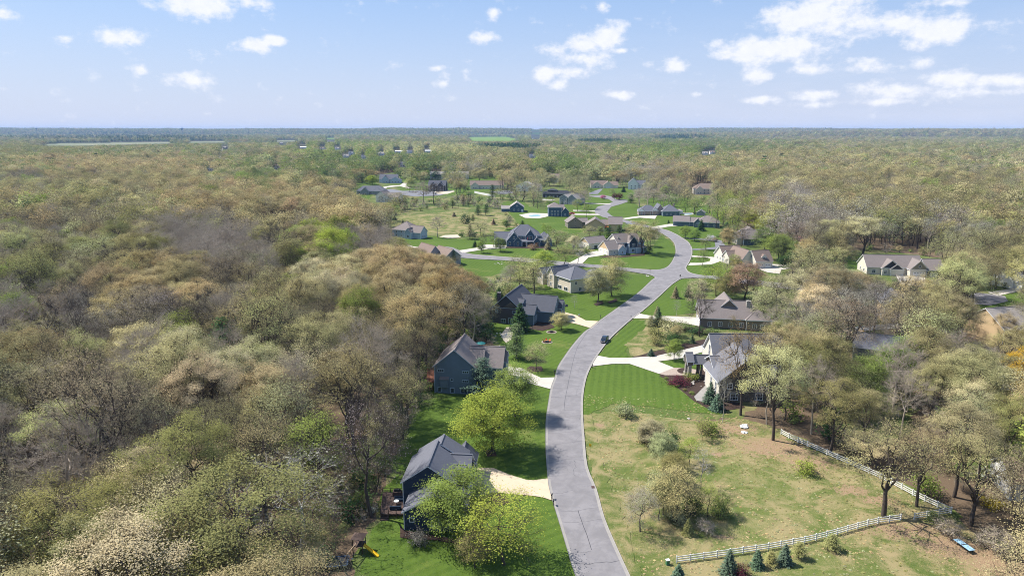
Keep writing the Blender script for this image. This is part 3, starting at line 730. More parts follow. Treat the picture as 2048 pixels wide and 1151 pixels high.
# ---------------------------------------------------------------- houses
def lerp(a, b, t): return a + (b - a) * t
class House:
    """a building whose parts hang under one Empty; wings are given in a local frame: x along the front, y away"""
    def __init__(s, label, anchor, ang, wall, roof, trim='trim_white', h=0, cat='house', name='house'):
        p = P(anchor[0], anchor[1], h); s.o = (p.x, p.y); s.a = R(ang); s.ang = s.a
        s.root = thing(name, label, cat, (p.x, p.y, 0), s.a)
        s.wall, s.roof, s.trim = wall, roof, trim
        s.W = MB(); s.T = MB(); s.wings = []
    def loc(s, px, py, h=0):
        p = P(px, py, h); dx, dy = p.x - s.o[0], p.y - s.o[1]; c, n_ = math.cos(s.a), math.sin(s.a)
        return dx * c + dy * n_, -dx * n_ + dy * c
    def wing(s, x0, x1, y0, y1, eave, rise, axis='x', kind='gable', over=.45, z0=0, wm=0, roof=None, th=.22):
        W = s.W
        W.box(x0, x1, y0, y1, z0, eave, wm)
        if kind == 'gable':
            if axis == 'x':
                ym = (y0 + y1) / 2
                for x in (x0 + .002, x1 - .002): W.face([(x, y0, eave), (x, y1, eave), (x, ym, eave + rise)], wm)
            else:
                xm = (x0 + x1) / 2
                for y in (y0 + .002, y1 - .002): W.face([(x0, y, eave), (x1, y, eave), (xm, y, eave + rise)], wm)
        r = MB(); rm = [roof or s.roof, s.trim]
        if kind == 'gable':
            half = ((y1 - y0) if axis == 'x' else (x1 - x0)) / 2; sl = rise / half
            dz = -over * sl
            a0, a1 = (x0 - over, x1 + over) if axis == 'x' else (y0 - over, y1 + over)
            m = (y0 + y1) / 2 if axis == 'x' else (x0 + x1) / 2
            e0, e1 = m - half - over, m + half + over
            def q(u, v, z): return (u, v, z) if axis == 'x' else (v, u, z)
            top = .06
            for e in (e0, e1):
                A, B, C_, E_ = (a0, e, eave + dz + top), (a1, e, eave + dz + top), (a1, m, eave + rise + top), (a0, m, eave + rise + top)
                pts = [q(*t) for t in (A, B, C_, E_)]; low = [(x, y, z + th) for x, y, z in pts]
                r.face(low, 0); r.face(pts, 1)
                for i in range(4):
                    if i == 2: continue
                    r.face([pts[i], pts[(i + 1) % 4], low[(i + 1) % 4], low[i]], 1)
            mbx = r
            if True:
                c0 = q(a0, m, eave + rise + top + th + .02); c1 = q(a1, m, eave + rise + top + th + .02); r.obox(c0, c1, .36, .07, 0)
        elif kind == 'hip':
            half = min(x1 - x0, y1 - y0) / 2 + over; X0, X1, Y0, Y1 = x0 - over, x1 + over, y0 - over, y1 + over
            zt, zb = eave + .06 + th, eave - .02
            if axis == 'x': ra, rb = (X0 + half, (Y0 + Y1) / 2), (X1 - half, (Y0 + Y1) / 2)
            else: ra, rb = ((X0 + X1) / 2, Y0 + half), ((X0 + X1) / 2, Y1 - half)
            if axis == 'x' and rb[0] < ra[0]: ra = rb = ((X0 + X1) / 2, ra[1])
            if axis == 'y' and rb[1] < ra[1]: ra = rb = (ra[0], (Y0 + Y1) / 2)
            RA, RB = (ra[0], ra[1], eave + rise + th), (rb[0], rb[1], eave + rise + th)
            c = [(X0, Y0, zt), (X1, Y0, zt), (X1, Y1, zt), (X0, Y1, zt)]
            if axis == 'x':
                r.face([c[0], c[1], RB, RA]); r.face([c[1], c[2], RB]); r.face([c[2], c[3], RA, RB]); r.face([c[3], c[0], RA])
            else:
                r.face([c[0], c[1], RA]); r.face([c[1], c[2], RB, RA]); r.face([c[2], c[3], RB]); r.face([c[3], c[0], RA, RB])
            lo = [(x, y, zb) for x, y, _ in c]
            for i in range(4): r.face([lo[i], lo[(i + 1) % 4], c[(i + 1) % 4], c[i]], 1)
            r.face(lo[::-1], 1)
            for i, (a, b) in enumerate(zip(c, (RA, RB, RB, RA) if axis == 'x' else (RA, RA, RB, RB))):
                r.obox(Vector(a) + Vector((0, 0, .03)), Vector(b) + Vector((0, 0, .03)), .3, .06, 0)
        elif kind == 'flat':
            r.box(x0 - over, x1 + over, y0 - over, y1 + over, eave, eave + .3, 1); r.box(x0 - over + .1, x1 + over - .1, y0 - over + .1, y1 + over - .1, eave + .3, eave + .34, 0)
        elif kind == 'shed':
            hi = eave + rise
            A = [(x0 - over, y0 - over, eave), (x1 + over, y0 - over, eave), (x1 + over, y1, hi), (x0 - over, y1, hi)]
            B = [(x, y, z + th) for x, y, z in A]; r.face(B, 0); r.face(A[::-1], 1)
            for i in range(4): r.face([A[i], A[(i + 1) % 4], B[(i + 1) % 4], B[i]], 1)
        r.build('roof', rm, s.root)
        # corner boards
        for (x, y) in ((x0, y0), (x1, y0), (x0, y1), (x1, y1)):
            t_ = MB(); t_.box(x - .07, x + .07, y - .07, y + .07, z0, eave - .03); t_.build('corner_board', s.trim, s.root)
        return s
    def pt(s, side, wing, u, z, d):
        x0, x1, y0, y1 = wing
        if side == 'S': return (u, y0 - d, z)
        if side == 'N': return (u, y1 + d, z)
        if side == 'W': return (x0 - d, u, z)
        return (x1 + d, u, z)
    def slab(s, mb, side, wing, u0, u1, z0, z1, d0, d1, m=0):
        a = s.pt(side, wing, u0, z0, d0); b = s.pt(side, wing, u1, z1, d1)
        mb.box(min(a[0], b[0]), max(a[0], b[0]), min(a[1], b[1]), max(a[1], b[1]), z0, z1, m)
    def win(s, side, wing, u, z, w=1.0, h=1.4, mull=1, bars=1, trim=None):
        """window: u = centre along the wall, z = sill height"""
        f = MB(); t = .13
        f_ = lambda a, b, c, d: s.slab(f, side, wing, a, b, c, d, .005, .09)
        f_(u - w / 2 - t, u - w / 2, z, z + h); f_(u + w / 2, u + w / 2 + t, z, z + h)
        f_(u - w / 2 - t, u + w / 2 + t, z + h, z + h + t); f_(u - w / 2 - t, u + w / 2 + t, z - t, z)
        for k in range(mull): 
            c = u - w / 2 + w * (k + 1) / (mull + 1); s.slab(f, side, wing, c - .04, c + .04, z, z + h, .01, .06)
        for k in range(bars):
            c = z + h * (k + 1) / (bars + 1); s.slab(f, side, wing, u - w / 2, u + w / 2, c - .025, c + .025, .012, .055)
        o = f.build('window', trim or s.trim, s.root)
        g = MB(); s.slab(g, side, wing, u - w / 2, u + w / 2, z, z + h, .004, .03)
        g.build('pane', 'glass_pane', o)
    def door(s, side, wing, u, w=1.0, h=2.1, mat='trim_dark', z=.1):
        f = MB(); s.slab(f, side, wing, u - w / 2 - .12, u - w / 2, z, z + h, .004, .1); s.slab(f, side, wing, u + w / 2, u + w / 2 + .12, z, z + h, .004, .1); s.slab(f, side, wing, u - w / 2 - .12, u + w / 2 + .12, z + h, z + h + .14, .004, .1)
        fo = f.build('door', s.trim, s.root)
        g = MB(); s.slab(g, side, wing, u - w / 2, u + w / 2, z, z + h, .003, .05); g.build('door_leaf', mat, fo)
    def garage(s, side, wing, u, w=4.8, h=2.3, mat='garage_white', open_=False):
        f = MB(); s.slab(f, side, wing, u - w / 2 - .18, u - w / 2, .05, h, .004, .1); s.slab(f, side, wing, u + w / 2, u + w / 2 + .18, .05, h, .004, .1); s.slab(f, side, wing, u - w / 2 - .18, u + w / 2 + .18, h, h + .2, .004, .1)
        fo = f.build('garage_door', s.trim, s.root)
        g = MB()
        for k in range(4):
            z0 = .05 + (h - .05) * k / 4; s.slab(g, side, wing, u - w / 2, u + w / 2, z0 + .02, z0 + (h - .05) / 4 - .01, .003, .045)
        g.build('door_panel', 'glass_pane' if open_ else mat, fo)  # when open, a dark panel stands in for the shade inside the garage
        if not open_:
            n_ = 4 if w > 3.5 else 2
            for k in range(n_):
                q = MB(); c = u - w / 2 + w * (k + .5) / n_; s.slab(q, side, wing, c - w / n_ * .33, c + w / n_ * .33, h - .48, h - .18, .046, .052)
                q.build('pane', 'glass_pane', fo)
    def chimney(s, x, y, z0, z1, w=.8, mat=None):
        m = MB(); m.box(x - w / 2, x + w / 2, y - w / 2, y + w / 2, z0, z1, 0); m.box(x - w / 2 - .12, x + w / 2 + .12, y - w / 2 - .12, y + w / 2 + .12, z1, z1 + .15, 1); m.box(x - .2, x + .2, y - .2, y + .2, z1 + .15, z1 + .45, 1)
        m.build('chimney', [mat or s.wall[0], 'gutter_concrete'], s.root)
    def posts(s, pts, z0, z1, w=.3, mat=None):
        for x, y in pts:
            m = MB(); m.box(x - w / 2, x + w / 2, y - w / 2, y + w / 2, z0, z1); m.box(x - w * .75, x + w * .75, y - w * .75, y + w * .75, z0, z0 + .8); m.build('porch_post', mat or s.trim, s.root)
    def gableface(s, side, wing, eave, rise, mat, inset=.3, z0=None):
        """a differently clad gable triangle"""
        x0, x1, y0, y1 = wing; m = MB()
        a, b = (x0, x1) if side in 'SN' else (y0, y1); c = (a + b) / 2
        z = eave if z0 is None else z0; k = max(0, (z - eave) / rise); aa = lerp(a, c, k) + inset; bb = lerp(b, c, k) - inset
        m.face([s.pt(side, wing, aa, z, .02), s.pt(side, wing, bb, z, .02), s.pt(side, wing, c, eave + rise * (1 - inset / ((b - a) / 2)), .02)])
        m.build('gable_cladding', mat, s.root)
        t = MB(); s.slab(t, side, wing, a, b, z - .22, z, .005, .06); t.build('frieze_board', s.trim, s.root)
    def auto(s, side, wing, floors, n_, w=1.0, h=1.35, margin=1.6, z0=1.0, fh=2.8, skip=()):
        x0, x1, y0, y1 = wing; a, b = (x0, x1) if side in 'SN' else (y0, y1)
        for f in range(floors):
            for k in range(n_):
                if (f, k) in skip: continue
                u = a + margin + (b - a - 2 * margin) * (k + .5) / n_
                s.win(side, wing, u, z0 + f * fh, w, h)
    def done(s):
        s.W.build('wall', s.wall, s.root)
        return s.root
siding('navy_siding', (.030, .050, .085)); siding('slate_siding', (.145, .185, .235)); siding('char_siding', (.075, .065, .072)); siding('beige_siding', (.60, .53, .43)); siding('cream_siding', (.62, .57, .48))
siding('blue_siding', (.055, .10, .15)); siding('tan_siding', (.42, .32, .20)); siding('brown_siding', (.20, .165, .13)); siding('grey_siding', (.26, .27, .28)); siding('white_siding', (.72, .71, .69)); siding('pale_blue_siding', (.38, .46, .54)); siding('olive_siding', (.22, .20, .15))
siding('steel_siding', (.10, .14, .17)); siding('dark_siding', (.05, .05, .055)); siding('gold_siding', (.52, .38, .22))
shingle('slate_roof', (.125, .128, .150)); shingle('dark_roof', (.085, .088, .105)); shingle('taupe_roof', (.20, .17, .16)); shingle('brown_roof', (.20, .15, .125)); shingle('grey_roof', (.150, .150, .168)); shingle('light_roof', (.30, .27, .25)); shingle('red_roof', (.24, .15, .12)); shingle('black_roof', (.035, .037, .045))
brickmat('red_brick', (.30, .12, .08)); brickmat('stone_cladding', (.36, .32, .28), (.3, .28, .25), 1.6); brickmat('dark_stone', (.16, .13, .11), (.1, .09, .08), 2.0)

# H1 dark navy house in the foreground
h = House('dark navy house with slate roof and cross gables nearest the camera', (809, 1059), -4, ['navy_siding'], 'slate_roof', name='house')
L = h.loc
ex, ey = L(800, 965, 6.2)
m0 = (ex + .45, ex + 10.9, ey + .45, ey + 11.2)
h.wing(m0[0], m0[1], m0[2], m0[3], 6.2, 3.6, 'y')
h.wing(m0[0] + .8, m0[1] + .8, m0[3] - .5, m0[3] + 3.6, 6.2, 3.4, 'y')
w0 = (.0, 11.6, 0, m0[2] + .5)
h.wing(w0[0], w0[1], w0[2], w0[3], 3.9, 3.3, 'y')
gx, gy = L(941, 911, 7.6)
w1 = (m0[1] - 4, gx, gy - 4.3, gy + 4.3)
h.wing(w1[0], w1[1], w1[2], w1[3], 4.2, 3.5, 'x')
h.wing(m0[1] - 4, m0[1] + 1.2, w1[2] - 1.0, w1[2] + 3.6, 5.0, 1.9, 'x')
h.wing(m0[1] - 2.6, m0[1] + 2.4, w1[3] - .5, w1[3] + 3.8, 4.2, 2.4, 'y')
h.win('S', w0, 1.5, 1.9, .75, .75, 0, 0); h.win('S', w0, 6, 1.2, 1.4, 1.5); h.win('S', w0, 9.4, 1.2, 1.4, 1.5)
h.win('W', w0, 3, 1.2, 1.6, 1.4); h.win('W', m0, m0[2] + 4, 1.2, 1.8, 1.5); h.win('W', m0, m0[2] + 8, 4, 1.2, 1.3); h.win('W', m0, m0[2] + 9.4, 1, 1.2, 1.3)
h.win('E', w0, 3.2, 1.2, 1.2, 1.4); h.garage('E', w1, (w1[2] + w1[3]) / 2, 5.2, 2.4); h.win('E', w1, (w1[2] + w1[3]) / 2, 4.4, 1.0, 1.1)
h.win('S', m0, m0[0] + 8, 4.6, 1.2, 1.2)
H1 = h; h.done()

# H2 slate-blue three-level house
h = House('slate blue three-level house with taupe roof and walkout gable wall', (870, 785), -7, ['slate_siding'], 'taupe_roof', 'trim_blue')
m0 = (0, 12.0, 0, 15.5); h.wing(*m0, 8.3, 5.0, 'y', over=.6)
w1 = (9, 19.0, 5.2, 15.2); h.wing(*w1, 6.9, 4.5, 'x', over=.5)
w2 = (9, 13.4, 6.5, 11.0); h.wing(7.5, 13.4, 5.6, 11.2, 8.6, 2.5, 'x', over=.35)
w3 = (14.5, 19, 13, 17.2); h.wing(*w3, 6.9, 2.4, 'y', over=.4); h.wing(16, 19.8, 9, 14.5, 7.3, 2.2, 'x', over=.35)
for (u, z) in ((1.9, 6.7), (9.2, 6.5)): h.win('S', m0, u, z, 1.7, .6, 2, 0)
h.win('S', m0, 9.1, 3.7, 1.7, .6, 2, 0); h.win('S', m0, 5.1, 4.0, .6, .6, 0, 0)
h.win('S', m0, 1.4, .5, .85, 1.3, 0, 0); h.win('S', m0, 5.2, .35, .95, 1.3, 0, 0); h.win('S', m0, 8.7, .3, 1.8, 1.35, 1, 0)
bay = MB(); bay.box(1.7, 4.2, -.75, -.005, 2.1, 4.5, 0); bay.face([(1.55, -.9, 4.5), (4.35, -.9, 4.5), (4.35, 0, 5.2), (1.55, 0, 5.2)], 1); bay.face([(1.55, -.9, 4.5), (1.55, 0, 5.2), (1.55, 0, 4.5)], 0); bay.face([(4.35, -.9, 4.5), (4.35, 0, 4.5), (4.35, 0, 5.2)], 0)
bay.build('chimney_bay', ['slate_siding', 'taupe_roof'], h.root)
h.garage('E', w1, 10.2, 5.0, 2.4); h.win('E', w1, 10.2, 4.6, 1.2, 1.3); h.win('E', w1, 12.8, 7.3, .9, 1.2)
h.win('W', m0, 5, 3.8, 1.8, 1.5); h.win('W', m0, 10, 6, 1.2, 1.3); h.win('S', w1, 14.5, 3, 1.2, 1.4); h.win('S', w1, 17, 3, 1.2, 1.4)
H2 = h; h.done()

# H3 charcoal gabled house with open garage
h = House('charcoal sided house with dark steep gables and an open garage door', (986, 645), -18, ['char_siding', 'steel_siding'], 'dark_roof', 'trim_blue')
m0 = (0, 11.2, 0, 20); h.wing(*m0, 6.6, 5.0, 'y', over=.6)
h.gableface('S', m0, 6.6, 5.0, 'dark_siding', .3); h.gableface('S', (3.6, 11.2, 0, 20), 6.6, 2.6, 'brown_siding', .3)
w1 = (8, 23.0, 6.5, 17.6); h.wing(*w1, 4.8, 4.9, 'x', over=.5, wm=1)
w2 = (9.5, 16.5, 1.4, 7.8); h.wing(*w2, 4.4, 2.9, 'x', over=.4, wm=1)
h.wing(19, 24.4, 14.4, 20, 4.4, 2.6, 'x', over=.4, wm=1); h.wing(-2.8, .2, 4, 11, 4.2, 1.5, 'x', 'hip')
h.wing(7.2, 11.2, 4.0, 7.8, 8.0, 1.1, 'x', over=.3, wm=1)
h.garage('E', w1, 9.8, 4.6, 2.5, open_=True); h.garage('E', w1, 14.8, 2.8, 2.5, 'trim_blue'); h.win('E', w1, 12.0, 5.6, 1.0, 1.8)
h.win('E', w2, 3.2, 1.2, .8, 2.0); h.win('E', w2, 5.6, 1.2, .8, 2.0)
h.win('S', m0, 1.5, 4.4, .8, 1.2); h.win('S', m0, 8.8, 4.6, 1.2, .8, 0, 0); h.win('S', m0, 4.4, .5, 1.8, 1.4, 1, 0); h.win('S', m0, 7.8, .3, 2.4, 2.1, 2, 0)
h.chimney(-.3, 8.5, 6, 10.4, 1.2, 'char_siding')
h.win('W', m0, 6, 4.2, 1.2, 1.4); h.win('W', m0, 14, 4.2, 1.2, 1.4)
h.done()

# H4 beige hip-roofed house
h = House('beige walkout house with broad grey hip roof beside the west street', (1141, 586), -58, ['beige_siding', 'grey_siding'], 'slate_roof', 'trim_white')
# local x runs towards the camera-right; the lit long wall is on the S side
h.a = R(-60); h.root.rotation_euler = (0, 0, h.a)
m0 = (-14.5, 0, 0, 15); h.wing(*m0, 6.4, 4.6, 'y', 'hip', over=.7)
w1 = (-11, -1, 8, 21); h.wing(-9, 1.2, 10, 22, 5.6, 3.8, 'y', 'hip', over=.7)
h.wing(-23, -11, 4, 15, 6.0, 4.4, 'x', 'hip', over=.6)
g = (-18.0, -12.5, -1.2, 8); h.wing(*g, 7.0, 3.2, 'y', over=.5)
p1 = (-27.5, -22.0, -1.5, 6.5); h.wing(*p1, 5.6, 2.3, 'y', over=.4); h.wing(-23, -17, 1.2, 6, 5.6, 1.8, 'x', over=.3)
for u in (-4, -9): h.win('S', m0, u, .5, 3.0, 1.6, 1, 0)
h.win('S', m0, -10.5, 4.1, 1.3, 1.5); h.win('S', g, -15.2, 4.2, 1.0, 1.8); h.win('S', g, -15.2, 1.0, 1.0, 1.6)
for u in (-26, -24): h.win('S', p1, u, 3.0, 1.2, 1.9)
for u in (0, 2.4, 4.8): h.win('E', p1, u, 3.0, 1.2, 1.9)
h.win('E', m0, 3.0, 3.8, 1.0, 1.4); h.win('E', m0, 5.5, .8, 1.6, 1.3); h.win('E', m0, 10, 3.8, 1.0, 1.4)
h.done()

# H5 grey roofed house on the right
h = House('brown grey roofed house with a central gable right of the road', (1400, 655), -8, ['brown_siding', 'stone_cladding'], 'taupe_roof', 'trim_white')
h.root.location.z = 0
m0 = (0, 19, 0, 12.5); h.wing(*m0, 4.4, 5.2, 'x', over=.7)
h.wing(5, 17, 4, 17, 5.0, 5.4, 'y', over=.6); w2 = (17, 26, -1.5, 8.5); h.wing(*w2, 4.0, 3.2, 'x', 'hip', over=.5); h.wing(14, 24, 10, 18, 4.4, 3.2, 'x', 'hip')
h.garage('W', m0, 4.2, 4.6); h.garage('W', m0, 9.4, 2.8); h.auto('S', m0, 1, 4, 1.3, 1.5); h.auto('S', w2, 1, 2, 1.3, 1.5); h.chimney(18.3, 4.5, 3, 10.2, 1.5, 'stone_cladding')
h.win('S', (5, 17, 4, 17), 9.0, 5.5, 1.6, 1.2)
h.done()

# H6 estate with portico
h = House('large grey roofed estate house with a gabled entry portico and dark stone walls', (1427, 806), 0, ['dark_stone', 'cream_siding'], 'grey_roof', 'trim_white')
m0 = (1.6, 17.5, 1.0, 14.5); h.wing(*m0, 6.5, 6.6, 'y', over=.8)
m1 = (4.6, 26, 16.6, 27.4); h.wing(*m1, 8.0, 5.6, 'x', over=.6); h.wing(2.4, 8, 9, 17.5, 7.2, 2.2, 'x', over=.5)
tw = (-2.7, -.9, 19.6, 24.2); h.wing(*tw, 5.6, 2.0, 'x', over=.3, z0=4.3); h.wing(-.9, m1[0] + .2, 20.2, 23.6, 4.9, 1.9, 'x', over=.3, z0=4.3)
h.posts([(-1.8, 20.1), (-1.8, 23.7)], 0, 4.3, 1.0, 'stone_cladding'); h.posts([(1.2, 20.6), (2.0, 20.6), (1.4, 23.2)], 0, 4.3, .45, 'dark_stone')
h.wing(6.5, 12, 29, 36, 5.2, 2.6, 'y', 'hip', over=.5, wm=1)
for wg, zt in ((m1, 8.0), (m0, 6.5)):
    cl_ = MB(); h.slab(cl_, 'W', wg, wg[2] + .08, wg[3] - .08, 0, zt, .01, .05)
    if wg is m1: cl_.face([(wg[0] - .04, wg[2] + .2, 8), (wg[0] - .04, 22, 13.4), (wg[0] - .04, wg[3] - .2, 8)])
    cl_.build('wall_cladding', 'cream_siding', h.root)
for u in (18, 24, 26): h.win('W', (m1[0] - .05, 0, 0, 0), u, 1.2, 1.0, 2.2)
h.win('W', (m1[0] - .05, 0, 0, 0), 22, 7.0, 1.4, 3.2); h.win('W', (m0[0] - .05, 0, 0, 0), 4, 1.2, 1.2, 3.6, 1, 2); h.win('W', (m0[0] - .05, 0, 0, 0), 8.5, 1.2, 1.2, 3.6, 1, 2); h.door('W', (m1[0] - .05, 0, 0, 0), 20.2, 1.4, 2.6)
h.win('W', (6.5, 12, 29, 36), 32, 1, 2.2, 2.6)
h.win('S', m0, 4.6, 4.0, 1.3, 1.5); h.win('S', m0, 9.4, 4.4, 1.8, 2.2); h.win('S', m0, 14.2, 4.0, 1.3, 1.5); h.win('S', m0, 6, .6, 2.0, 1.9, 2); h.win('S', m0, 13, .6, 2.0, 1.9, 2)
bd = MB(); bd.box(1.7, 17.4, .92, .997, 3.0, 3.2); bd.build('band_course', 'trim_tan', h.root)
h.wing(17.2, 22, 5, 12, 5.6, 2.4, 'x', over=.5)
h.done()

# H7 cream and navy house with attached garage
h = House('cream sided house with navy second storey gable and brown roof on the curve', (1217, 511), 30, ['cream_siding', 'pale_blue_siding', 'navy_siding'], 'taupe_roof', 'trim_white')
h.a = R(22); h.root.rotation_euler = (0, 0, h.a)
g = (0, 11.5, 0, 12.5); h.wing(*g, 3.6, 4.6, 'x', over=.5, wm=0)
m0 = (8.5, 25, 4, 16); h.wing(*m0, 6.9, 4.6, 'x', over=.6, wm=1)
n0 = (15.5, 21.5, 1.6, 10); h.wing(*n0, 6.9, 3.6, 'y', over=.5, wm=1); h.wing(6.5, 11.5, -1.2, 6, 3.6, 2.3, 'y', over=.3, wm=1)
h.wing(20, 27.5, 0.5, 6, 3.4, 1.5, 'x', 'hip', wm=1); h.wing(23, 27, 3, 12, 6.6, 2.2, 'y', wm=1)
cl_ = MB(); h.slab(cl_, 'S', n0, 15.5, 21.5, 3.5, 6.9, .01, .04); h.slab(cl_, 'S', m0, 9, 15.4, 3.9, 6.9, .01, .04); cl_.face([(15.8, 1.55, 6.9), (21.2, 1.55, 6.9), (18.5, 1.55, 10.2)]); cl_.build('wall_cladding', 'navy_siding', h.root)
h.gableface('W', g, 3.6, 4.6, 'gold_siding', .4)
cl_ = MB(); h.slab(cl_, 'W', m0, 4.1, 15.9, 0, 6.9, .01, .04); cl_.face([(8.45, 4.3, 6.9), (8.45, 15.7, 6.9), (8.45, 10, 11.3)][::-1]); cl_.build('wall_cladding', 'cream_siding', h.root)
for u in (3.4, 8.9): h.garage('W', g, u, 3.6, 2.3)
h.win('S', g, 4.0, 1.2, .8, 1.0); h.win('S', (6.5, 11.5, -1.2, 6), 9, 1.0, .9, 1.5); h.win('S', (0, 0, 1.56, 0), 18.5, 4.3, 1.9, 1.7); h.win('S', (0, 0, 3.96, 0), 12.5, 4.3, 1.7, 1.5); h.win('S', n0, 18.5, .9, 1.7, 1.6); h.door('S', m0, 22, 1.1)
h.chimney(10.2, 7, 7, 10, .9)
h.done()
# detached garage
h = House('detached cream garage with grey gable roof behind the navy gabled house', (1180, 498), -50, ['cream_siding', 'tan_siding'], 'taupe_roof', 'trim_white', cat='garage', name='detached_garage')
h.a = R(28); h.root.rotation_euler = (0, 0, h.a)
g = (-1, 13.5, 0, 10.5); h.wing(*g, 3.8, 3.2, 'x', over=.5); h.win('W', g, 5.2, 1.6, .9, .8, 0, 0); h.gableface('W', g, 3.8, 3.2, 'tan_siding', .4); h.garage('S', g, 4.5, 2.6, open_=True); h.garage('S', g, 10, 2.6, open_=True)
h.done()

# H8 big blue house
h = House('large dark blue house with white trim, porch and many front gables', (1014, 493), 2, ['blue_siding'], 'slate_roof', 'trim_white')
m0 = (2, 22, 5, 20); h.wing(*m0, 6.4, 6.4, 'x', 'hip', over=.6)
a_ = (-.2, 9.5, 0, 14); h.wing(*a_, 3.7, 5.6, 'y', over=.5); b_ = (4.6, 9.7, -1.0, 5); h.wing(*b_, 3.6, 2.9, 'y', over=.4)
c_ = (12.5, 18.5, 3.2, 12); h.wing(*c_, 6.6, 3.8, 'y', over=.5); e_ = (25.2, 29.8, .2, 8); h.wing(*e_, 3.7, 3.2, 'y', over=.4); h.wing(17.6, 22.0, -1.0, 5, 3.5, 2.8, 'y', over=.4, z0=3.0)
h.wing(21, 29.5, 3, 16, 3.7, 4.6, 'x', 'hip', over=.5); h.wing(9.6, 21, .6, 5.4, 3.1, 1.4, 'x', 'shed', z0=3.0); h.wing(-8, 4, 9, 20, 3.6, 4.2, 'x', over=.4)
h.posts([(10, .4), (13, .4), (17.9, -.6), (21.7, -.6)], 0, 3.0)
h.win('S', a_, 1.9, 1.0, 1.0, 2.0, 0, 0); h.win('S', b_, 7.2, 1.0, 1.0, 2.0, 0, 0); h.win('S', a_, 4.6, 5.2, 1.0, 1.4, 0, 0, ); h.win('S', c_, 15.5, 4.1, 2.8, 2.2, 2, 1); h.win('S', m0, 9.3, 4.3, 1.1, 1.5); h.win('S', m0, 6.8 + 4.6, 4.3, 1.1, 1.5); h.win('S', m0, 20.4, 4.5, 1.6, 1.3)
h.win('S', e_, 27.5, 1.0, 2.0, 1.8, 2); h.win('S', m0, 11.5, 1.0, 1.4, 1.6); h.win('S', m0, 15.2, 1.0, 1.8, 1.6); h.door('S', m0, 19.6, 1.4)
h.win('W', a_, 5, 1, 1.2, 1.4); h.garage('W', (-8, 0, 9, 20), 14, 5)
h.done()

# H9 cream house with garage dormer
h = House('cream house with brown roof, garage dormer and two white garage doors', (1513, 537), -38, ['cream_siding'], 'brown_roof', 'trim_white')
h.a = R(12); h.root.rotation_euler = (0, 0, h.a)
g = (-9, 0, 0, 9.5)
h.wing(-.5, 9.5, 0, 10.5, 4.2, 5.0, 'x', over=.5); h.win('W', (-.5, 0, 0, 0), 5.2, 1.2, 1.2, 1.5); h.win('W', (-.5, 0, 0, 0), 5.2, 5.2, 1.3, 1.5); h.garage('S', (-.5, 9.5, 0, 10.5), 2.6, 3.4); h.garage('S', (-.5, 9.5, 0, 10.5), 6.8, 3.4)
h.wing(3.6, 6.2, 1.2, 5, 6.2, 1.3, 'y', over=.25, z0=4); h.win('S', (3.6, 6.2, 1.2, 5), 4.9, 4.9, 1.0, 1.1)
h.wing(-6, 2, 6, 22, 4.0, 5.2, 'y', over=.6); h.wing(-9, 3, 20, 31, 4.0, 4.8, 'x', over=.6); h.wing(-9, -1, 14, 22, 3.9, 3.4, 'x', over=.5); h.auto('W', (-6, 0, 6, 22), 1, 4); h.auto('W', (-9, 0, 14, 31), 1, 4)
h.done()
# H10 behind
h = House('steel blue house with taupe roof half hidden behind a brown tree', (1487, 490), 2, ['steel_siding', 'cream_siding'], 'taupe_roof', 'trim_blue')
m0 = (0, 15.5, 0, 12); h.wing(*m0, 4.4, 5.0, 'x', over=.6); h.wing(3, 13, 6, 22, 5.4, 5.0, 'y', 'hip', over=.6); h.wing(-3.6, 4, 2, 12, 4.4, 3.6, 'x', over=.5, wm=1); h.auto('S', m0, 1, 3, 1.6, 1.4); h.auto('W', (-3.6, 0, 2, 12), 1, 2)
h.done()
# H11
h = House('grey sided ranch house with taupe hip roof and white garage', (1373, 453), 0, ['steel_siding', 'cream_siding'], 'taupe_roof', 'trim_white')
h.a = R(-14); h.root.rotation_euler = (0, 0, h.a)
m0 = (0, 20, 0, 14); h.wing(8, 25, -2, 12, 3.8, 5.0, 'x', 'hip', over=.6); g = (-10.5, 2, 2, 13.5); h.wing(*g, 3.7, 3.8, 'x', over=.5, wm=0); h.wing(-1, 10, 2.5, 12, 3.6, 3.0, 'x', over=.5); b_ = (5.5, 11, -2.5, 4); h.wing(*b_, 3.8, 2.9, 'y', over=.4)
cl_ = MB(); h.slab(cl_, 'W', g, 2.05, 13.45, 0, 3.7, .01, .05); cl_.build('wall_cladding', 'cream_siding', h.root)
h.garage('W', (-10.56, 0, 0, 0), 7.7, 5.2); h.win('S', b_, 8.2, 1, 2.0, 1.8, 2); h.door('S', (0, 2, 2.5, 0), 1.2); h.auto('S', (8, 25, -2, 12), 1, 3); h.chimney(17, 5, 6, 9.6, .8); h.win('W', b_, -1, 1, 1.1, 1.5)
h.done()
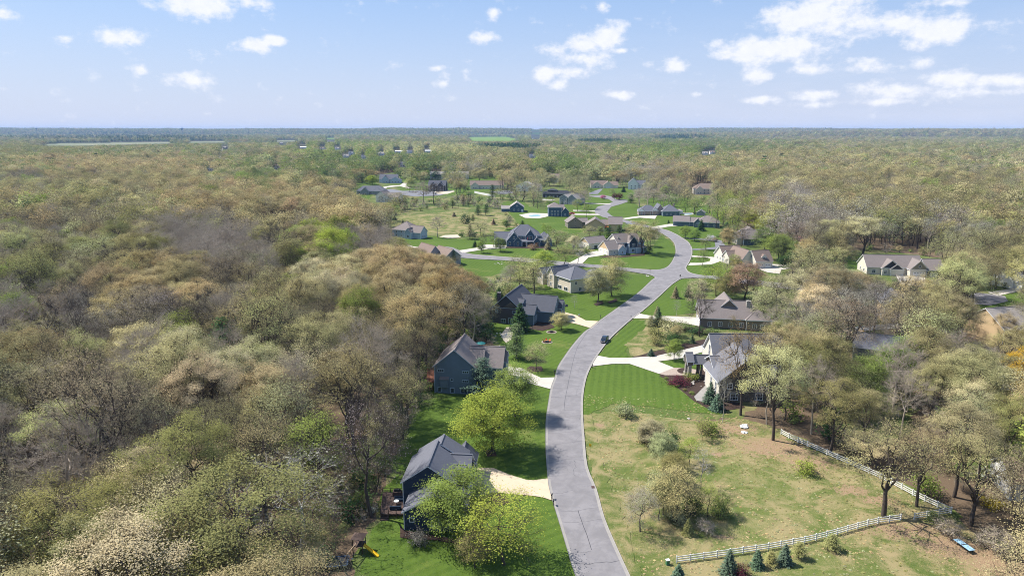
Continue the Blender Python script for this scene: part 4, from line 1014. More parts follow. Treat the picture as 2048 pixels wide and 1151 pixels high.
# H12
h = House('red brick ranch house with slate hip roof and arched white gables', (1280, 430), 0, ['red_brick', 'steel_siding'], 'slate_roof', 'trim_white')
m0 = (0, 16, 0, 12); h.wing(*m0, 3.7, 4.6, 'x', 'hip', over=.6); h.wing(19, 34, -7, 9, 4.0, 5.6, 'x', 'hip', over=.6, wm=1); h.wing(14, 22, 0, 14, 4.0, 5.4, 'y', over=.6); h.wing(-1.5, 4, -1.2, 5, 3.6, 2.6, 'y', over=.4); h.wing(11, 16, -1, 4, 4.2, 2.8, 'y', over=.4)
h.garage('S', m0, 7, 4.8, mat='tan_wood'); h.garage('S', m0, 10.2, 0.1) if False else None; h.garage('S', m0, 11.0, 0.01) if False else None
h.win('S', (0, 0, -1.2, 0), 1.2, 1, 1.1, 1.3); h.gableface('S', (11, 16, -1, 4), 4.2, 2.8, 'trim_white', .3); h.gableface('S', (-1.5, 4, -1.2, 5), 3.6, 2.6, 'trim_white', .3); h.door('S', (0, 0, 0, 0), 18.2, 1.5, 2.3); h.auto('S', (19, 34, -7, 9), 1, 3); h.chimney(31, 4, 6, 10, 1.2, 'red_brick')
h.done()
# H16 long ranch house right
h = House('long taupe roofed ranch house with dark front gable and white garage', (1733, 548), -12, ['cream_siding', 'char_siding'], 'taupe_roof', 'trim_white')
h.a = R(-6); h.root.rotation_euler = (0, 0, h.a)
m0 = (0, 28, 0, 13); h.wing(*m0, 4.2, 5.2, 'x', over=.6); a_ = (7, 16, -2, 8); h.wing(*a_, 4.0, 4.0, 'y', over=.5); b_ = (10.5, 17, -3.2, 4); h.wing(*b_, 3.6, 2.6, 'y', over=.4)
g = (20, 29, -4.2, 9); h.wing(*g, 4.0, 4.4, 'y', over=.5); e_ = (28, 36.5, -4.8, 8); h.wing(*e_, 3.8, 4.6, 'x', over=.5, wm=1)
h.gableface('S', a_, 4, 4, 'dark_siding', .4); h.gableface('S', b_, 3.6, 2.6, 'dark_siding', .3); h.gableface('S', g, 4.0, 4.4, 'olive_siding', .4); h.win('S', (0, 0, -4.25, 0), 24.5, 5.0, .9, 1.0, 0, 0); h.garage('S', g, 24.5, 5.4); h.garage('S', e_, 31.5, 3.4); h.posts([(10.8, -3), (13.7, -3), (16.7, -3)], 0, 3.4); h.win('S', m0, 3.5, 1, 1.6, 1.5); h.win('S', (0, 0, -2, 0), 8.6, 1, 1.2, 1.5); h.win('W', m0, 4, 1, 1.2, 1.5); h.win('W', m0, 9, 1, 1.2, 1.5)
h.done()
# H13, H14
h = House('small olive brown house with two square windows in its gable wall', (1136, 456), 6, ['olive_siding'], 'taupe_roof', 'trim_tan')
m0 = (0, 11, 0, 13); h.wing(*m0, 4.6, 3.8, 'y', over=.7); h.wing(9, 17, 6, 14, 3.8, 2.6, 'x', over=.5); h.win('S', m0, 5.6, 5.2, .8, 1.0, 0, 0); h.win('S', m0, 5.6, 1.0, .8, 1.0, 0, 0); h.auto('W', m0, 1, 3); h.done()
h = House('tan stucco house with taupe roofs around an orange awning', (1172, 462), -6, ['gold_siding', 'brown_siding'], 'taupe_roof', 'trim_tan')
m0 = (0, 14, 0, 14); h.wing(*m0, 5.0, 4.4, 'y', over=.7); g = (17, 27, 0, 13); h.wing(*g, 5.6, 4.6, 'x', over=.5); h.wing(12, 18, 4, 12, 4.6, 3.4, 'x', over=.4, wm=1)
aw = MB(); aw.face([(13.5, 1.5, 3.0), (18, 1.5, 3.0), (18, 4.2, 3.6), (13.5, 4.2, 3.6)]); aw.face([(13.5, 1.5, 2.9), (18, 1.5, 2.9), (18, 1.5, 3.0), (13.5, 1.5, 3.0)]); aw.build('awning', 'orange_cloth', h.root)
h.auto('W', m0, 1, 3); h.auto('W', g, 1, 2); h.auto('S', m0, 1, 2); h.done()
# H15 houses by the pool
h = House('dark blue gabled outbuilding left of the pool with white windows', (1022, 424), 0, ['blue_siding'], 'light_roof', 'trim_white', cat='garage', name='detached_garage')
m0 = (-1, 12, 0, 14); h.wing(*m0, 4.6, 4.4, 'y', over=.6)
for u in (3, 7): h.win('S', m0, u, 1.2, 1.0, 1.6)
h.win('S', m0, 5.5, 5.3, .9, 1.2); h.door('S', m0, 10.5, 1.2, 2.4, 'trim_white'); h.wing(-9, -1, 2, 10, 3.0, 2.4, 'x', over=.4); h.done()
h = House('dark blue two storey house with taupe hip roof right of the pool', (1097, 433), 0, ['blue_siding'], 'taupe_roof', 'trim_white')
m0 = (0, 11.5, 0, 14); h.wing(*m0, 8.0, 3.8, 'y', 'hip', over=.6); w_ = (11.5, 18, -1.5, 10); h.wing(*w_, 4.6, 3.2, 'y', over=.6); h.wing(5, 14, 4, 13, 6.6, 3.2, 'x', over=.5); h.auto('S', m0, 2, 3, 1, 1.5); h.win('S', w_, 14.7, 1.2, 1.0, 1.4); h.auto('W', m0, 2, 2); h.done()
# H17, H18
h = House('brown roofed house whose blue grey gable rises above the left woods', (897, 531), 0, ['grey_siding'], 'brown_roof', 'trim_blue')
h.a = R(35); h.root.rotation_euler = (0, 0, h.a)
m0 = (-2, 7, 0, 16); h.wing(-2, 8, 0, 16, 5.0, 4.0, 'y', over=.5); h.wing(-7, 1, 10, 26, 5.4, 4.6, 'y', over=.5); h.auto('S', (-2, 8, 0, 16), 2, 2); h.auto('E', (-2, 8, 0, 16), 1, 3); h.done()
h = House('grey roofed house with pale blue gables at the left end of the meadow', (806, 476), -25, ['pale_blue_siding', 'grey_siding'], 'taupe_roof', 'trim_white')
m0 = (-9, 7, 0, 12); h.wing(-9, 7, 0, 14, 5.6, 5.4, 'y', 'hip', over=.5); g = (2, 14, 1, 10); h.wing(*g, 4.6, 4.0, 'x', over=.5); b_ = (3, 8, -2, 4); h.wing(*b_, 4.8, 2.6, 'y', over=.4); h.win('S', b_, 5.5, 1.2, 1.4, 1.6); h.auto('S', m0, 2, 3); h.auto('E', g, 1, 2); h.done()
# simpler far houses: (label, px, py, angle, walls, roof, trim, wings)
FAR = [
 ('low grey hip roofed ranch house by the cul-de-sac, left of the white gabled house', (713, 389), 2, 'grey_siding', 'slate_roof', [(0, 34, 0, 14, 4.2, 5.5, 'x', 'hip'), (6, 15, -4, 6, 4.2, 4.2, 'y', 'gable'), (20, 30, -4, 6, 4.2, 3.8, 'x', 'hip')]),
 ('white gabled house with brown roof behind bare trees near the meadow', (752, 404), -15, 'white_siding', 'taupe_roof', [(0, 12, 0, 16, 6.4, 5.0, 'y', 'gable'), (8, 24, 5, 16, 5.0, 4.4, 'x', 'gable')]),
 ('pale blue house with slate gables beyond the looping driveway', (758, 366), 0, 'pale_blue_siding', 'slate_roof', [(0, 26, 4, 18, 5.6, 6.4, 'x', 'gable'), (4, 14, 0, 10, 5.4, 5.0, 'y', 'gable'), (16, 32, -1, 10, 4.2, 4.6, 'y', 'gable')]),
 ('dark brown house with steep charcoal gables above the sand court', (856, 382), -6, 'dark_siding', 'dark_roof', [(0, 22, 2, 16, 7.4, 5.6, 'x', 'gable'), (12, 20, -1, 8, 7.0, 4.4, 'y', 'gable'), (2, 10, -1, 8, 6.6, 4.0, 'y', 'gable')]),
 ('cream end-gabled house with long brown roof behind the white fence', (940, 378), 0, 'cream_siding', 'brown_roof', [(0, 44, 0, 14, 5.2, 5.0, 'x', 'gable'), (2, 11, -3, 6, 5.2, 3.4, 'y', 'gable')]),
 ('white house glimpsed through bare trees behind the sports court', (1032, 382), -20, 'white_siding', 'light_roof', [(0, 22, 0, 14, 6.4, 5.4, 'y', 'gable'), (12, 30, 3, 14, 5, 4.4, 'x', 'gable')]),
 ('black modern house with low flat roofs left of the grey houses', (1085, 395), -6, 'dark_siding', 'black_roof', [(0, 34, 0, 14, 4.6, 3.0, 'x', 'hip'), (6, 16, 4, 12, 8.0, 1.4, 'x', 'hip'), (26, 40, -2, 12, 4.4, 3.2, 'x', 'hip')]),
 ('grey house with stepped taupe roofs right of the black house', (1119, 408), -30, 'grey_siding', 'light_roof', [(0, 10, 0, 22, 7.0, 3.0, 'y', 'gable'), (8, 20, 0, 20, 6.0, 4.4, 'y', 'gable')]),
 ('ranch house with twin brown gables and white garage at the far street end', (1182, 376), 0, 'cream_siding', 'brown_roof', [(0, 20, 2, 15, 4.2, 5.2, 'x', 'gable'), (2, 13, 0, 8, 4.0, 4.4, 'y', 'gable'), (16, 29, -2, 10, 4.0, 4.8, 'y', 'gable'), (26, 36, 0, 13, 3.8, 4.6, 'x', 'gable')]),
 ('tall white house with slate roof at the far edge of the woods', (1256, 379), -10, 'white_siding', 'slate_roof', [(0, 13, 0, 16, 8.2, 6.0, 'y', 'gable'), (10, 22, 4, 15, 6.5, 5, 'x', 'gable')]),
 ('cream house with brown hip roof deep among the right woods', (1387, 388), -8, 'cream_siding', 'brown_roof', [(0, 34, 0, 15, 6.2, 6.0, 'x', 'hip'), (2, 11, -3, 6, 5.6, 4, 'y', 'gable'), (22, 32, -3, 6, 6.5, 4, 'y', 'gable')]),
 ('brown roofed house half hidden left of the tall far woods', (1088, 364), -10, 'cream_siding', 'brown_roof', [(0, 22, 0, 14, 6.2, 5.6, 'x', 'gable')]),
 ('pale house behind the two round dark green trees', (860, 358), 0, 'white_siding', 'light_roof', [(0, 60, 0, 14, 7, 4, 'x', 'gable')]),
 ('small grey shed with pale gable behind the ranch pool', (1393, 431), -20, 'grey_siding', 'light_roof', [(0, 7, 0, 7, 2.8, 2.2, 'y', 'gable')]),
 ('white pool house beside the ranch pool', (1352, 428), 0, 'white_siding', 'light_roof', [(0, 6, 0, 5, 2.8, 1.4, 'x', 'hip')]),
 ('tan gabled house with blank stone wall at the right edge', (1925, 662), -78, 'gold_siding', 'light_roof', [(0, 17, 0, 16, 5.5, 5.6, 'y', 'gable')]),
 ('hidden golden tan house with dark roof behind bare oaks', (1766, 645), -15, 'gold_siding', 'slate_roof', [(0, 10, 0, 14, 7.2, 4.0, 'y', 'gable'), (6, 26, 2, 14, 6.0, 5.0, 'x', 'gable')]),
 ('white framed barn with slate roof among the right woods', (1705, 716), 62, 'grey_siding', 'slate_roof', [(-2, 9, -16, 0, 4.8, 3.6, 'y', 'gable')]),
 ('white garage with slate roof at the right edge of the cul-de-sac', (2024, 578), 14, 'white_siding', 'slate_roof', [(0, 14, 0, 12, 4.2, 4.4, 'x', 'gable'), (1, 10, -4, 4, 4.0, 3.6, 'y', 'gable')]),
 ('low white painted shed with tan roof under the yellow tree', (2010, 768), -18, 'white_siding', 'light_roof', [(0, 12, 0, 7, 3.2, 1.2, 'x', 'hip')]),
 ('white house with brown roof cut by the right frame edge', (2018, 1000), -14, 'white_siding', 'red_roof', [(0, 14, 0, 10, 4.0, 3.2, 'x', 'gable')]),
]
for lab, an, ang, wl, rf, wings in FAR:
    small = 'shed' in lab or 'pool house' in lab or 'barn' in lab
    h = House(lab, an, ang, [wl], rf, 'trim_white', cat='shed' if small else 'house', name='shed' if small else 'house')
    for i, w in enumerate(wings):
        x0, x1, y0, y1, ev, rs, ax_, kd = w
        h.wing(x0, x1, y0, y1, ev, rs, ax_, kd, over=.5)
        if not small and i < 3 and 'blank' not in lab:
            h.auto('S', (x0, x1, y0, y1), 2 if ev > 6 else 1, max(1, int((x1 - x0) / 4.5)), 1.2, 1.5)
            if ang < 0 or i == 0: h.auto('W', (x0, x1, y0, y1), 1, max(1, int((y1 - y0) / 6)), 1.2, 1.5)
    if 'garage at the far' in lab: h.garage('S', (16, 29, -2, 10), 22.5, 5.5, 2.5)
    if 'white garage with slate' in lab: h.garage('S', (1, 10, -4, 4), 5.5, 5, 2.5)
    if 'white framed barn' in lab:
        w = (-2, 9, -16, 0); t = MB(); 
        for u in (-1.9, 3.5, 8.7): h.slab(t, 'S', w, u, u + .4, 0, 4.8, .01, .12)
        h.slab(t, 'N', w, -2, 9, 4.5, 4.9, .01, .12); h.slab(t, 'N', w, -2, -1.6, 0, 4.5, .01, .12); h.slab(t, 'N', w, 8.6, 9, 0, 4.5, .01, .12); h.slab(t, 'N', w, -2, 9, 0, .35, .01, .12)
        t.build('frame', 'trim_white', h.root)
    h.done()
# town houses, far off
TOWN = [(686, 316, 'white house with grey roof in the far town, left of centre'), (697, 310, 'tall white house at the edge of the far town'), (790, 306, 'long low white building in the far town'), (850, 305, 'white building with a flat roof in the far town'), (815, 307, 'small white building beside the long low one'), (548, 340, 'white house with a round pale roof in the left town'), (757, 311, 'small white house between green town trees'), (800, 334, 'white house among town trees behind the yellow oaks'),
        (600, 297, 'pale roofed long building at the left edge of town'), (445, 298, 'brown building at the end of the far town road'), (415, 342, 'white house beside the far town road'), (655, 284, 'small white farmhouse on the far field edge'), (560, 289, 'low red barn by the far orchard'), (1058, 316, 'brown roofed building behind the bright green trees'), (1420, 308, 'white house deep in the far right woods'), (1406, 310, 'low white roof deep in the far right woods'), (1065, 278, 'white silo shaped building beyond the green field'), (640, 300, 'grey roofed town house below the field'), (670, 300, 'cream town house near the white ones'), (722, 318, 'tan town house in front of green trees')]
for px, py, *_ in TOWN: OPENMASK |= raster([(px - 3, py - 8), (px + 15, py - 8), (px + 15, py + 1), (px - 3, py + 1)])
for _l, (px, py), *_ in FAR: OPENMASK |= raster([(px - 2, py - 14), (px + 26, py - 14), (px + 26, py + 1), (px - 2, py + 1)])
for i, (px, py, lab) in enumerate(TOWN):
    big = i in (2, 3, 8); red = i == 12
    h = House(lab, (px, py), [5, -12, 0, 3][i % 4], ['red_brick' if red or i == 9 else 'white_siding'], ['light_roof', 'slate_roof', 'white_siding' if big else 'brown_roof'][i % 3] if not big else 'white_siding', 'trim_white')
    w = 44 if big else 15
    h.wing(0, w, 0, 12, 6.0, 2.2 if big else 4.4, 'x', 'gable', over=.5)
    if not big: h.wing(3, 10, -3, 6, 5.6, 3.6, 'y', 'gable', over=.4)
    h.auto('S', (0, w, -3 if not big else 0, 12), 1, 3 if not big else 8, 1.6, 1.6, z0=2)
    h.done()

# ---------------------------------------------------------------- trees
class TB:
    """trunk tubes and leaf faces as numpy lists"""
    def __init__(s, seed):
        s.r = np.random.default_rng(seed); s.bv = []; s.bf = []; s.n = 0; s.lc = []; s.ls = []; s.lo = []; s.lvar = []
    def tube(s, pts, r0, r1, sides=4):
        pts = np.asarray(pts, float); n = len(pts); d = np.gradient(pts, axis=0); d /= np.linalg.norm(d, axis=1, keepdims=True) + 1e-9
        up = np.array((0, 0, 1.)) if abs(d[0, 2]) < .9 else np.array((1., 0, 0))
        a = np.cross(d, up); a /= np.linalg.norm(a, axis=1, keepdims=True) + 1e-9; b = np.cross(d, a)
        th = np.arange(sides) * 2 * np.pi / sides; rad = np.linspace(r0, r1, n)[:, None, None]
        ring = pts[:, None, :] + rad * (a[:, None, :] * np.cos(th)[None, :, None] + b[:, None, :] * np.sin(th)[None, :, None])
        s.bv.append(ring.reshape(-1, 3))
        for k in range(n - 1):
            for j in range(sides):
                q = (j + 1) % sides; o = s.n
                s.bf.append((o + k * sides + j, o + k * sides + q, o + (k + 1) * sides + q, o + (k + 1) * sides + j))
        s.n += n * sides
    def twig(s, a, b, r):
        """a thin twig: one long triangle pair"""
        a = np.asarray(a); b = np.asarray(b); d = b - a; sd = np.cross(d, s.r.normal(0, 1, 3)); sd /= np.linalg.norm(sd) + 1e-9
        s.bv.append(np.array([a - sd * r, a + sd * r, b])); s.bf.append((s.n, s.n + 1, s.n + 2)); s.n += 3
    def path(s, a, b, bend=.15, n=4, sag=0):
        a, b = np.asarray(a, float), np.asarray(b, float); L = np.linalg.norm(b - a); t = np.linspace(0, 1, n)[:, None]
        off = s.r.normal(0, bend * L * .5, 3); wob = s.r.normal(0, bend * L * .18, (n, 3)); wob[0] = wob[-1] = 0
        return a + (b - a) * t + (np.sin(np.pi * t) * (off + np.array((0, 0, sag * L)))) + wob
    def leaves(s, c, spread, n, size, outward=None, flat=.5, var=.5, jit=.14):
        c = np.asarray(c); p = c + s.r.normal(0, 1, (n, 3)) * spread
        nrm = s.r.normal(0, 1, (n, 3)) * flat
        if outward is not None: nrm += outward * 1.5 + np.array((0, 0, .45))
        nrm /= np.linalg.norm(nrm, axis=1, keepdims=True) + 1e-9
        s.lc.append(p); s.ls.append(size * s.r.uniform(.65, 1.3, n)); s.lo.append(nrm); s.lvar.append(np.clip(var + s.r.normal(0, jit * .5, n), 0, 1))
    def meshes(s, name, bark, leaf, joined=False):
        out = []
        bv = np.concatenate(s.bv) if s.bv else np.zeros((0, 3))
        if s.lc:
            p = np.concatenate(s.lc); sz = np.concatenate(s.ls)[:, None]; nr = np.concatenate(s.lo); vr = np.concatenate(s.lvar)
            a = np.cross(nr, s.r.normal(0, 1, nr.shape)); a /= np.linalg.norm(a, axis=1, keepdims=True) + 1e-9; b = np.cross(nr, a)
            m = len(p); asp = s.r.uniform(.5, .9, (m, 1))
            lv = np.stack([p - a * sz * .5, p - b * sz * .5 * asp, p + a * sz * .5, p + b * sz * .5 * asp], 1).reshape(-1, 3)
        def mk(nm, verts, nb, fb, nl, voff, mats):
            me = D.meshes.new(nm)
            nf = len(fb) + nl; lens = [len(f) for f in fb]
            loops = np.concatenate([np.fromiter((i for f in fb for i in f), np.int32), (np.arange(nl * 4, dtype=np.int32) + voff)]) if nf else np.zeros(0, np.int32)
            tot = np.array(lens + [4] * nl, np.int32); st = np.concatenate([[0], np.cumsum(tot)[:-1]]).astype(np.int32)
            me.vertices.add(len(verts)); me.vertices.foreach_set('co', verts.astype(np.float32).ravel())
            me.loops.add(len(loops)); me.loops.foreach_set('vertex_index', loops)
            me.polygons.add(nf); me.polygons.foreach_set('loop_start', st); me.polygons.foreach_set('loop_total', tot)
            mi = np.zeros(nf, np.int32)
            if len(mats) > 1: mi[len(fb):] = 1
            for q in mats: me.materials.append(MATS[q])
            me.polygons.foreach_set('material_index', mi)
            if nl:
                at = me.attributes.new('var', 'FLOAT', 'FACE'); v = np.zeros(nf, np.float32); v[len(fb):] = vr; at.data.foreach_set('value', v)
            me.update(calc_edges=True); return me
        if joined:
            if s.lc: return mk(name, np.concatenate([bv, lv]), 0, s.bf, len(p), len(bv), [bark, leaf])
            return mk(name, bv, 0, s.bf, 0, 0, [bark])
        t = mk(name + '_trunk', bv, 0, s.bf, 0, 0, [bark])
        c = mk(name + '_crown', lv, 0, [], len(p), 0, [leaf]) if s.lc else None
        return t, c
def dome_points(r, n, a, zc, b, lo=-.35, jit=.12):
    """clump centres over the shell of a crown"""
    out = []
    for i in range(n):
        z = lo + (1 - lo) * ((i + .5) / n) ** .85; th = i * 2.39996 + r.uniform(-.3, .3); q = math.sqrt(max(0, 1 - z * z)); k = r.uniform(.72, 1.0)
        out.append(np.array((math.cos(th) * q * a * k, math.sin(th) * q * a * k, zc + z * b * k)) + r.normal(0, jit, 3) * a * .6)
    return out
def broadleaf(seed, H=20, a=6.5, base=.34, n=24, rc=1.9, sub=14, leaf=.34, per=24, tr=.34, lod=0, upright=0, twigs=3, lo=-.3, outw=.8, irregular=0, inner=.25, subspread=.42):
    t = TB(seed); r = t.r; zb = H * base; b = (H - zb) * .5 if not upright else (H - zb) * .52; zc = zb + b * .95
    C = dome_points(r, n, a - rc * .5, zc, b, lo)
    if irregular:
        w = r.normal(0, 1, 3); C = [c * np.array((1 + .25 * irregular * math.sin(c[1] * .5 + w[0]), 1 + .25 * irregular * math.sin(c[0] * .4 + w[1]), 1)) for c in C]
    top = np.array((r.normal(0, .3), r.normal(0, .3), zb + (H - zb) * .55))
    tp = t.path((0, 0, 0), top, .06, 6)
    sides = 6 if lod == 0 else (4 if lod == 1 else 3)
    t.tube(tp, tr, tr * .35, sides)
    k = max(4, n // 5) if lod < 2 else 3
    hubs = []
    for i in range(k):
        th = i * 2 * math.pi / k + r.uniform(-.4, .4); f = r.uniform(.42, .8)
        s0 = tp[min(5, int(f * 5) + 1)] if upright else tp[min(5, max(1, int(f * 4.5)))]
        h = np.array((math.cos(th) * a * .38, math.sin(th) * a * .38, zb + (H - zb) * r.uniform(.3, .55)))
        if upright: h[2] += (H - zb) * .08
        if lod < 2: t.tube(t.path(s0, h, .22, 4), tr * .5, tr * .24, sides - 1)
        hubs.append(h)
    hubs.append(tp[-1])
    for c in C:
        d = [np.linalg.norm((c - h) * np.array((1, 1, .6))) for h in hubs]; h = hubs[int(np.argmin(d))]
        if lod < 2: t.tube(t.path(h, c, .2, 4), tr * .22, tr * .07, 4 if lod == 0 else 3)
        cv = r.uniform(.3, .7)
        ow = (c - np.array((0, 0, zc - b * .4))); ow /= np.linalg.norm(ow) + 1e-9
        rr = rc * r.uniform(.75, 1.25)
        for j in range(sub):
            q = r.normal(0, 1, 3); q /= np.linalg.norm(q); q = q + ow * .55; p = c + q * rr * r.uniform(.45, 1.0) * np.array((1, 1, .75))
            if lod == 0:
                m_ = t.path(c - ow * rr * .3, p, .25, 3); t.tube(m_, tr * .06, tr * .025, 3)
            for _ in range(twigs):
                e = p + (r.normal(0, .5, 3) + ow * .5) * rr * .5
                t.twig(p if lod else m_[1] + (m_[2] - m_[1]) * r.random(), e, tr * (.03 if lod == 0 else .055 if lod == 1 else .1))
            if per:
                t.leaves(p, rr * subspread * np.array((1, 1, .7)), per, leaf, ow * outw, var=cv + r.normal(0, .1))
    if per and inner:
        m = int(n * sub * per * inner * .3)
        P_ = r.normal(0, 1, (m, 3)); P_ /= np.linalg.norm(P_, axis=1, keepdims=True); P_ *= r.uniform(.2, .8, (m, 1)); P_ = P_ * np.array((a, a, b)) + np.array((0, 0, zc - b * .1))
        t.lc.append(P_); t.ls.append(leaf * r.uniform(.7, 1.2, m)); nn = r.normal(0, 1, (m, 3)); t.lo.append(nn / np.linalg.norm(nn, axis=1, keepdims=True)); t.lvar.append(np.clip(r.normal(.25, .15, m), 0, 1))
    return t
def spruce(seed, H=10, a=2.6, tiers=16, per=16, leaf=.42, lod=0, droop=.25, base=.06, pine=0):
    t = TB(seed); r = t.r
    t.tube(t.path((0, 0, 0), (0, 0, H * .97), .02, 4), H * .016, .02, 5 if not lod else 3)
    for i in range(tiers):
        f = base + (1 - base) * (i + .3) / tiers; z = H * f; R_ = a * ((1 - f) ** (.85 if not pine else .6)) * r.uniform(.85, 1.1) + .12
        m = max(4, int(10 * (1 - f) + 4)) if not pine else 5
        for j in range(m):
            th = 2 * math.pi * (j + r.random() * .7) / m + i; L = R_ * r.uniform(.75, 1.15)
            tip = np.array((math.cos(th) * L, math.sin(th) * L, z - droop * L + (.35 * L if pine else 0) + r.normal(0, .05)))
            s0 = np.array((0, 0, z))
            if lod < 1: t.tube([s0, (s0 + tip) / 2 + np.array((0, 0, .06 * L)), tip], .05, .015, 3)
            k = max(2, int(L * per / a))
            for q in range(k):
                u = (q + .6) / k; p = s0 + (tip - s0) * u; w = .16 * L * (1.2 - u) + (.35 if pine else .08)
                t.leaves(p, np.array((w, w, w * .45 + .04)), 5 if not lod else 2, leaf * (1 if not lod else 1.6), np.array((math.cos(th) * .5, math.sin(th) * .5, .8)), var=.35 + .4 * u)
    return t
def bush(seed, H=2.6, a=1.8, n=9, per=26, leaf=.2, sub=6, twigs=2):
    t = TB(seed); r = t.r
    for c in dome_points(r, n, a * .75, H * .45, H * .5, -.6, .12):
        t.tube(t.path((r.normal(0, .12), r.normal(0, .12), 0), c, .15, 3), .05, .02, 3)
        ow = c - np.array((0, 0, H * .3)); ow /= np.linalg.norm(ow); cv = r.uniform(.3, .7)
        for j in range(sub):
            p = c + r.normal(0, .3, 3) * a * .6
            for _ in range(twigs): t.twig(c, p + r.normal(0, .2, 3) * a, .018)
            if per: t.leaves(p, a * .18, per, leaf, ow * .8, var=cv)
    return t

PROTO = {}
def proto(key, t, bark, leaf='leaves', H=20):
    tr, cr = t.meshes(key, bark, leaf); PROTO[key] = (tr, cr, H)
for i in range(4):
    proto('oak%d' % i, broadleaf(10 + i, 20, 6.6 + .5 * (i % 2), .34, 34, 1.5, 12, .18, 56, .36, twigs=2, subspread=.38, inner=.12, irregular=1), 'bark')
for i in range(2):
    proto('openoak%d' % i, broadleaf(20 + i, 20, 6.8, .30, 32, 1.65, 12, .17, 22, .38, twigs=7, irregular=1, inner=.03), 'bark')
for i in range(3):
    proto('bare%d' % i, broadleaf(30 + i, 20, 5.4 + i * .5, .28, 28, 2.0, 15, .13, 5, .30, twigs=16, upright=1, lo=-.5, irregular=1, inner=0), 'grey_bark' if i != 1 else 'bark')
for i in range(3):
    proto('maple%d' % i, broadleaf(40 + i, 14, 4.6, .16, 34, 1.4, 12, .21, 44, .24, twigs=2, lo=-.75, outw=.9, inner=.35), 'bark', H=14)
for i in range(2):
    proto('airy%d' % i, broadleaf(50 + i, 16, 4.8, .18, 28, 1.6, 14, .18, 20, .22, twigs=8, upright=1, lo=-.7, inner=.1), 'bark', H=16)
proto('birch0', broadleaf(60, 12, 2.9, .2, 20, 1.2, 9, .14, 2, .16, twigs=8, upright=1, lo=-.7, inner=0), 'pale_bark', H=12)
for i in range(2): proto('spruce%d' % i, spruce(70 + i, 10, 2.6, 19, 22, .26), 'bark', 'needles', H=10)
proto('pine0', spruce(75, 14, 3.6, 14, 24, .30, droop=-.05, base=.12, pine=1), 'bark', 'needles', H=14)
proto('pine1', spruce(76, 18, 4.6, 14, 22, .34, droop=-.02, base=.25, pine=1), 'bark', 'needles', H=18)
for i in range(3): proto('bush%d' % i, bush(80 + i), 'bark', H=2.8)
proto('brush0', bush(84, 3.2, 2.2, 12, 5, .14, 8, 12), 'grey_bark', H=3.2)

# far prototypes, crown and trunk in one mesh, used by the woods beyond the nearest trees
lib = D.collections.new('woodland_source')
LIB = []
def libadd(key, me):
    o = D.objects.new('%02d_%s' % (len(LIB), key), me); lib.objects.link(o); LIB.append(key)
def joined(key, t, bark, leaf='leaves'): libadd(key, t.meshes('far_' + key, bark, leaf, True))
for i in range(4): joined('oakM', broadleaf(110 + i, 20, 6.8, .32, 22, 2.1, 8, .62, 9, .36, lod=1, twigs=2, irregular=1), 'bark')
for i in range(2): joined('openM', broadleaf(120 + i, 20, 6.6, .32, 20, 2.1, 8, .5, 5, .36, lod=1, twigs=6, irregular=1, inner=.1), 'bark')
for i in range(3): joined('bareM', broadleaf(130 + i, 20, 5.8, .3, 22, 2.1, 9, .24, 3, .26, lod=1, twigs=11, upright=1, lo=-.5, irregular=1, inner=.05), 'grey_bark' if i else 'bark')
for i in range(2): joined('mapleM', broadleaf(140 + i, 14, 4.6, .16, 22, 1.5, 7, .5, 10, .24, lod=1, twigs=1, lo=-.75), 'bark')
joined('airyM', broadleaf(150, 16, 4.8, .18, 22, 1.7, 8, .42, 5, .22, lod=1, twigs=5, upright=1, lo=-.7, inner=.1), 'bark')
joined('spruceM', spruce(170, 10, 2.6, 11, 8, .5, lod=1), 'bark', 'needles')
joined('pineM', spruce(175, 16, 4.4, 9, 8, .6, lod=1, droop=-.05, base=.15, pine=1), 'bark', 'needles')
joined('bushM', bush(180, 2.8, 1.9, 7, 10, .36, 4, 2), 'bark')
joined('brushM', bush(184, 3.2, 2.2, 9, 3, .2, 5, 8), 'grey_bark')
for i in range(4): joined('oakF', broadleaf(210 + i, 20, 6.9, .30, 16, 2.5, 4, 1.15, 6, .4, lod=2, twigs=1, irregular=1, inner=.15), 'bark')
for i in range(2): joined('bareF', broadleaf(230 + i, 20, 6.0, .3, 16, 2.5, 4, .6, 4, .3, lod=2, twigs=6, irregular=1, lo=-.5, inner=.1), 'grey_bark')
joined('mapleF', broadleaf(240, 14, 4.8, .16, 14, 1.8, 4, .95, 6, .24, lod=2, twigs=0, lo=-.75), 'bark')
joined('pineF', spruce(275, 16, 3.8, 6, 5, 1.1, lod=1, droop=-.05, base=.12, pine=1), 'bark', 'needles')

# tints (linear leaf colour)
TINT = dict(tan=(.228, .200, .098), gold=(.255, .208, .105), olive=(.165, .160, .062), palegreen=(.270, .258, .120), cream=(.32, .285, .165), brown=(.172, .150, .090), rust=(.185, .130, .085),
            grey=(.20, .19, .15), mauve=(.175, .158, .132), green=(.140, .180, .060), lime=(.245, .30, .05), fresh=(.190, .240, .055), dark=(.040, .075, .026), spruce=(.085, .125, .085), bluespruce=(.085, .125, .080), pine=(.095, .135, .06),
            yellow=(.42, .32, .03), white=(.50, .48, .44), sage=(.215, .215, .110), plum=(.09, .025, .035), pink=(.45, .10, .22), orange=(.275, .20, .095))
def tint(name, v=.12):
    c = np.array(TINT[name]) * (1.55 if name in ('tan', 'gold', 'olive', 'palegreen', 'cream', 'brown', 'rust', 'grey', 'mauve', 'sage') else 1.15); return [float(x) for x in c * (1 + rng.normal(0, v)) * (1 + rng.normal(0, .04, 3))]
TREES = []
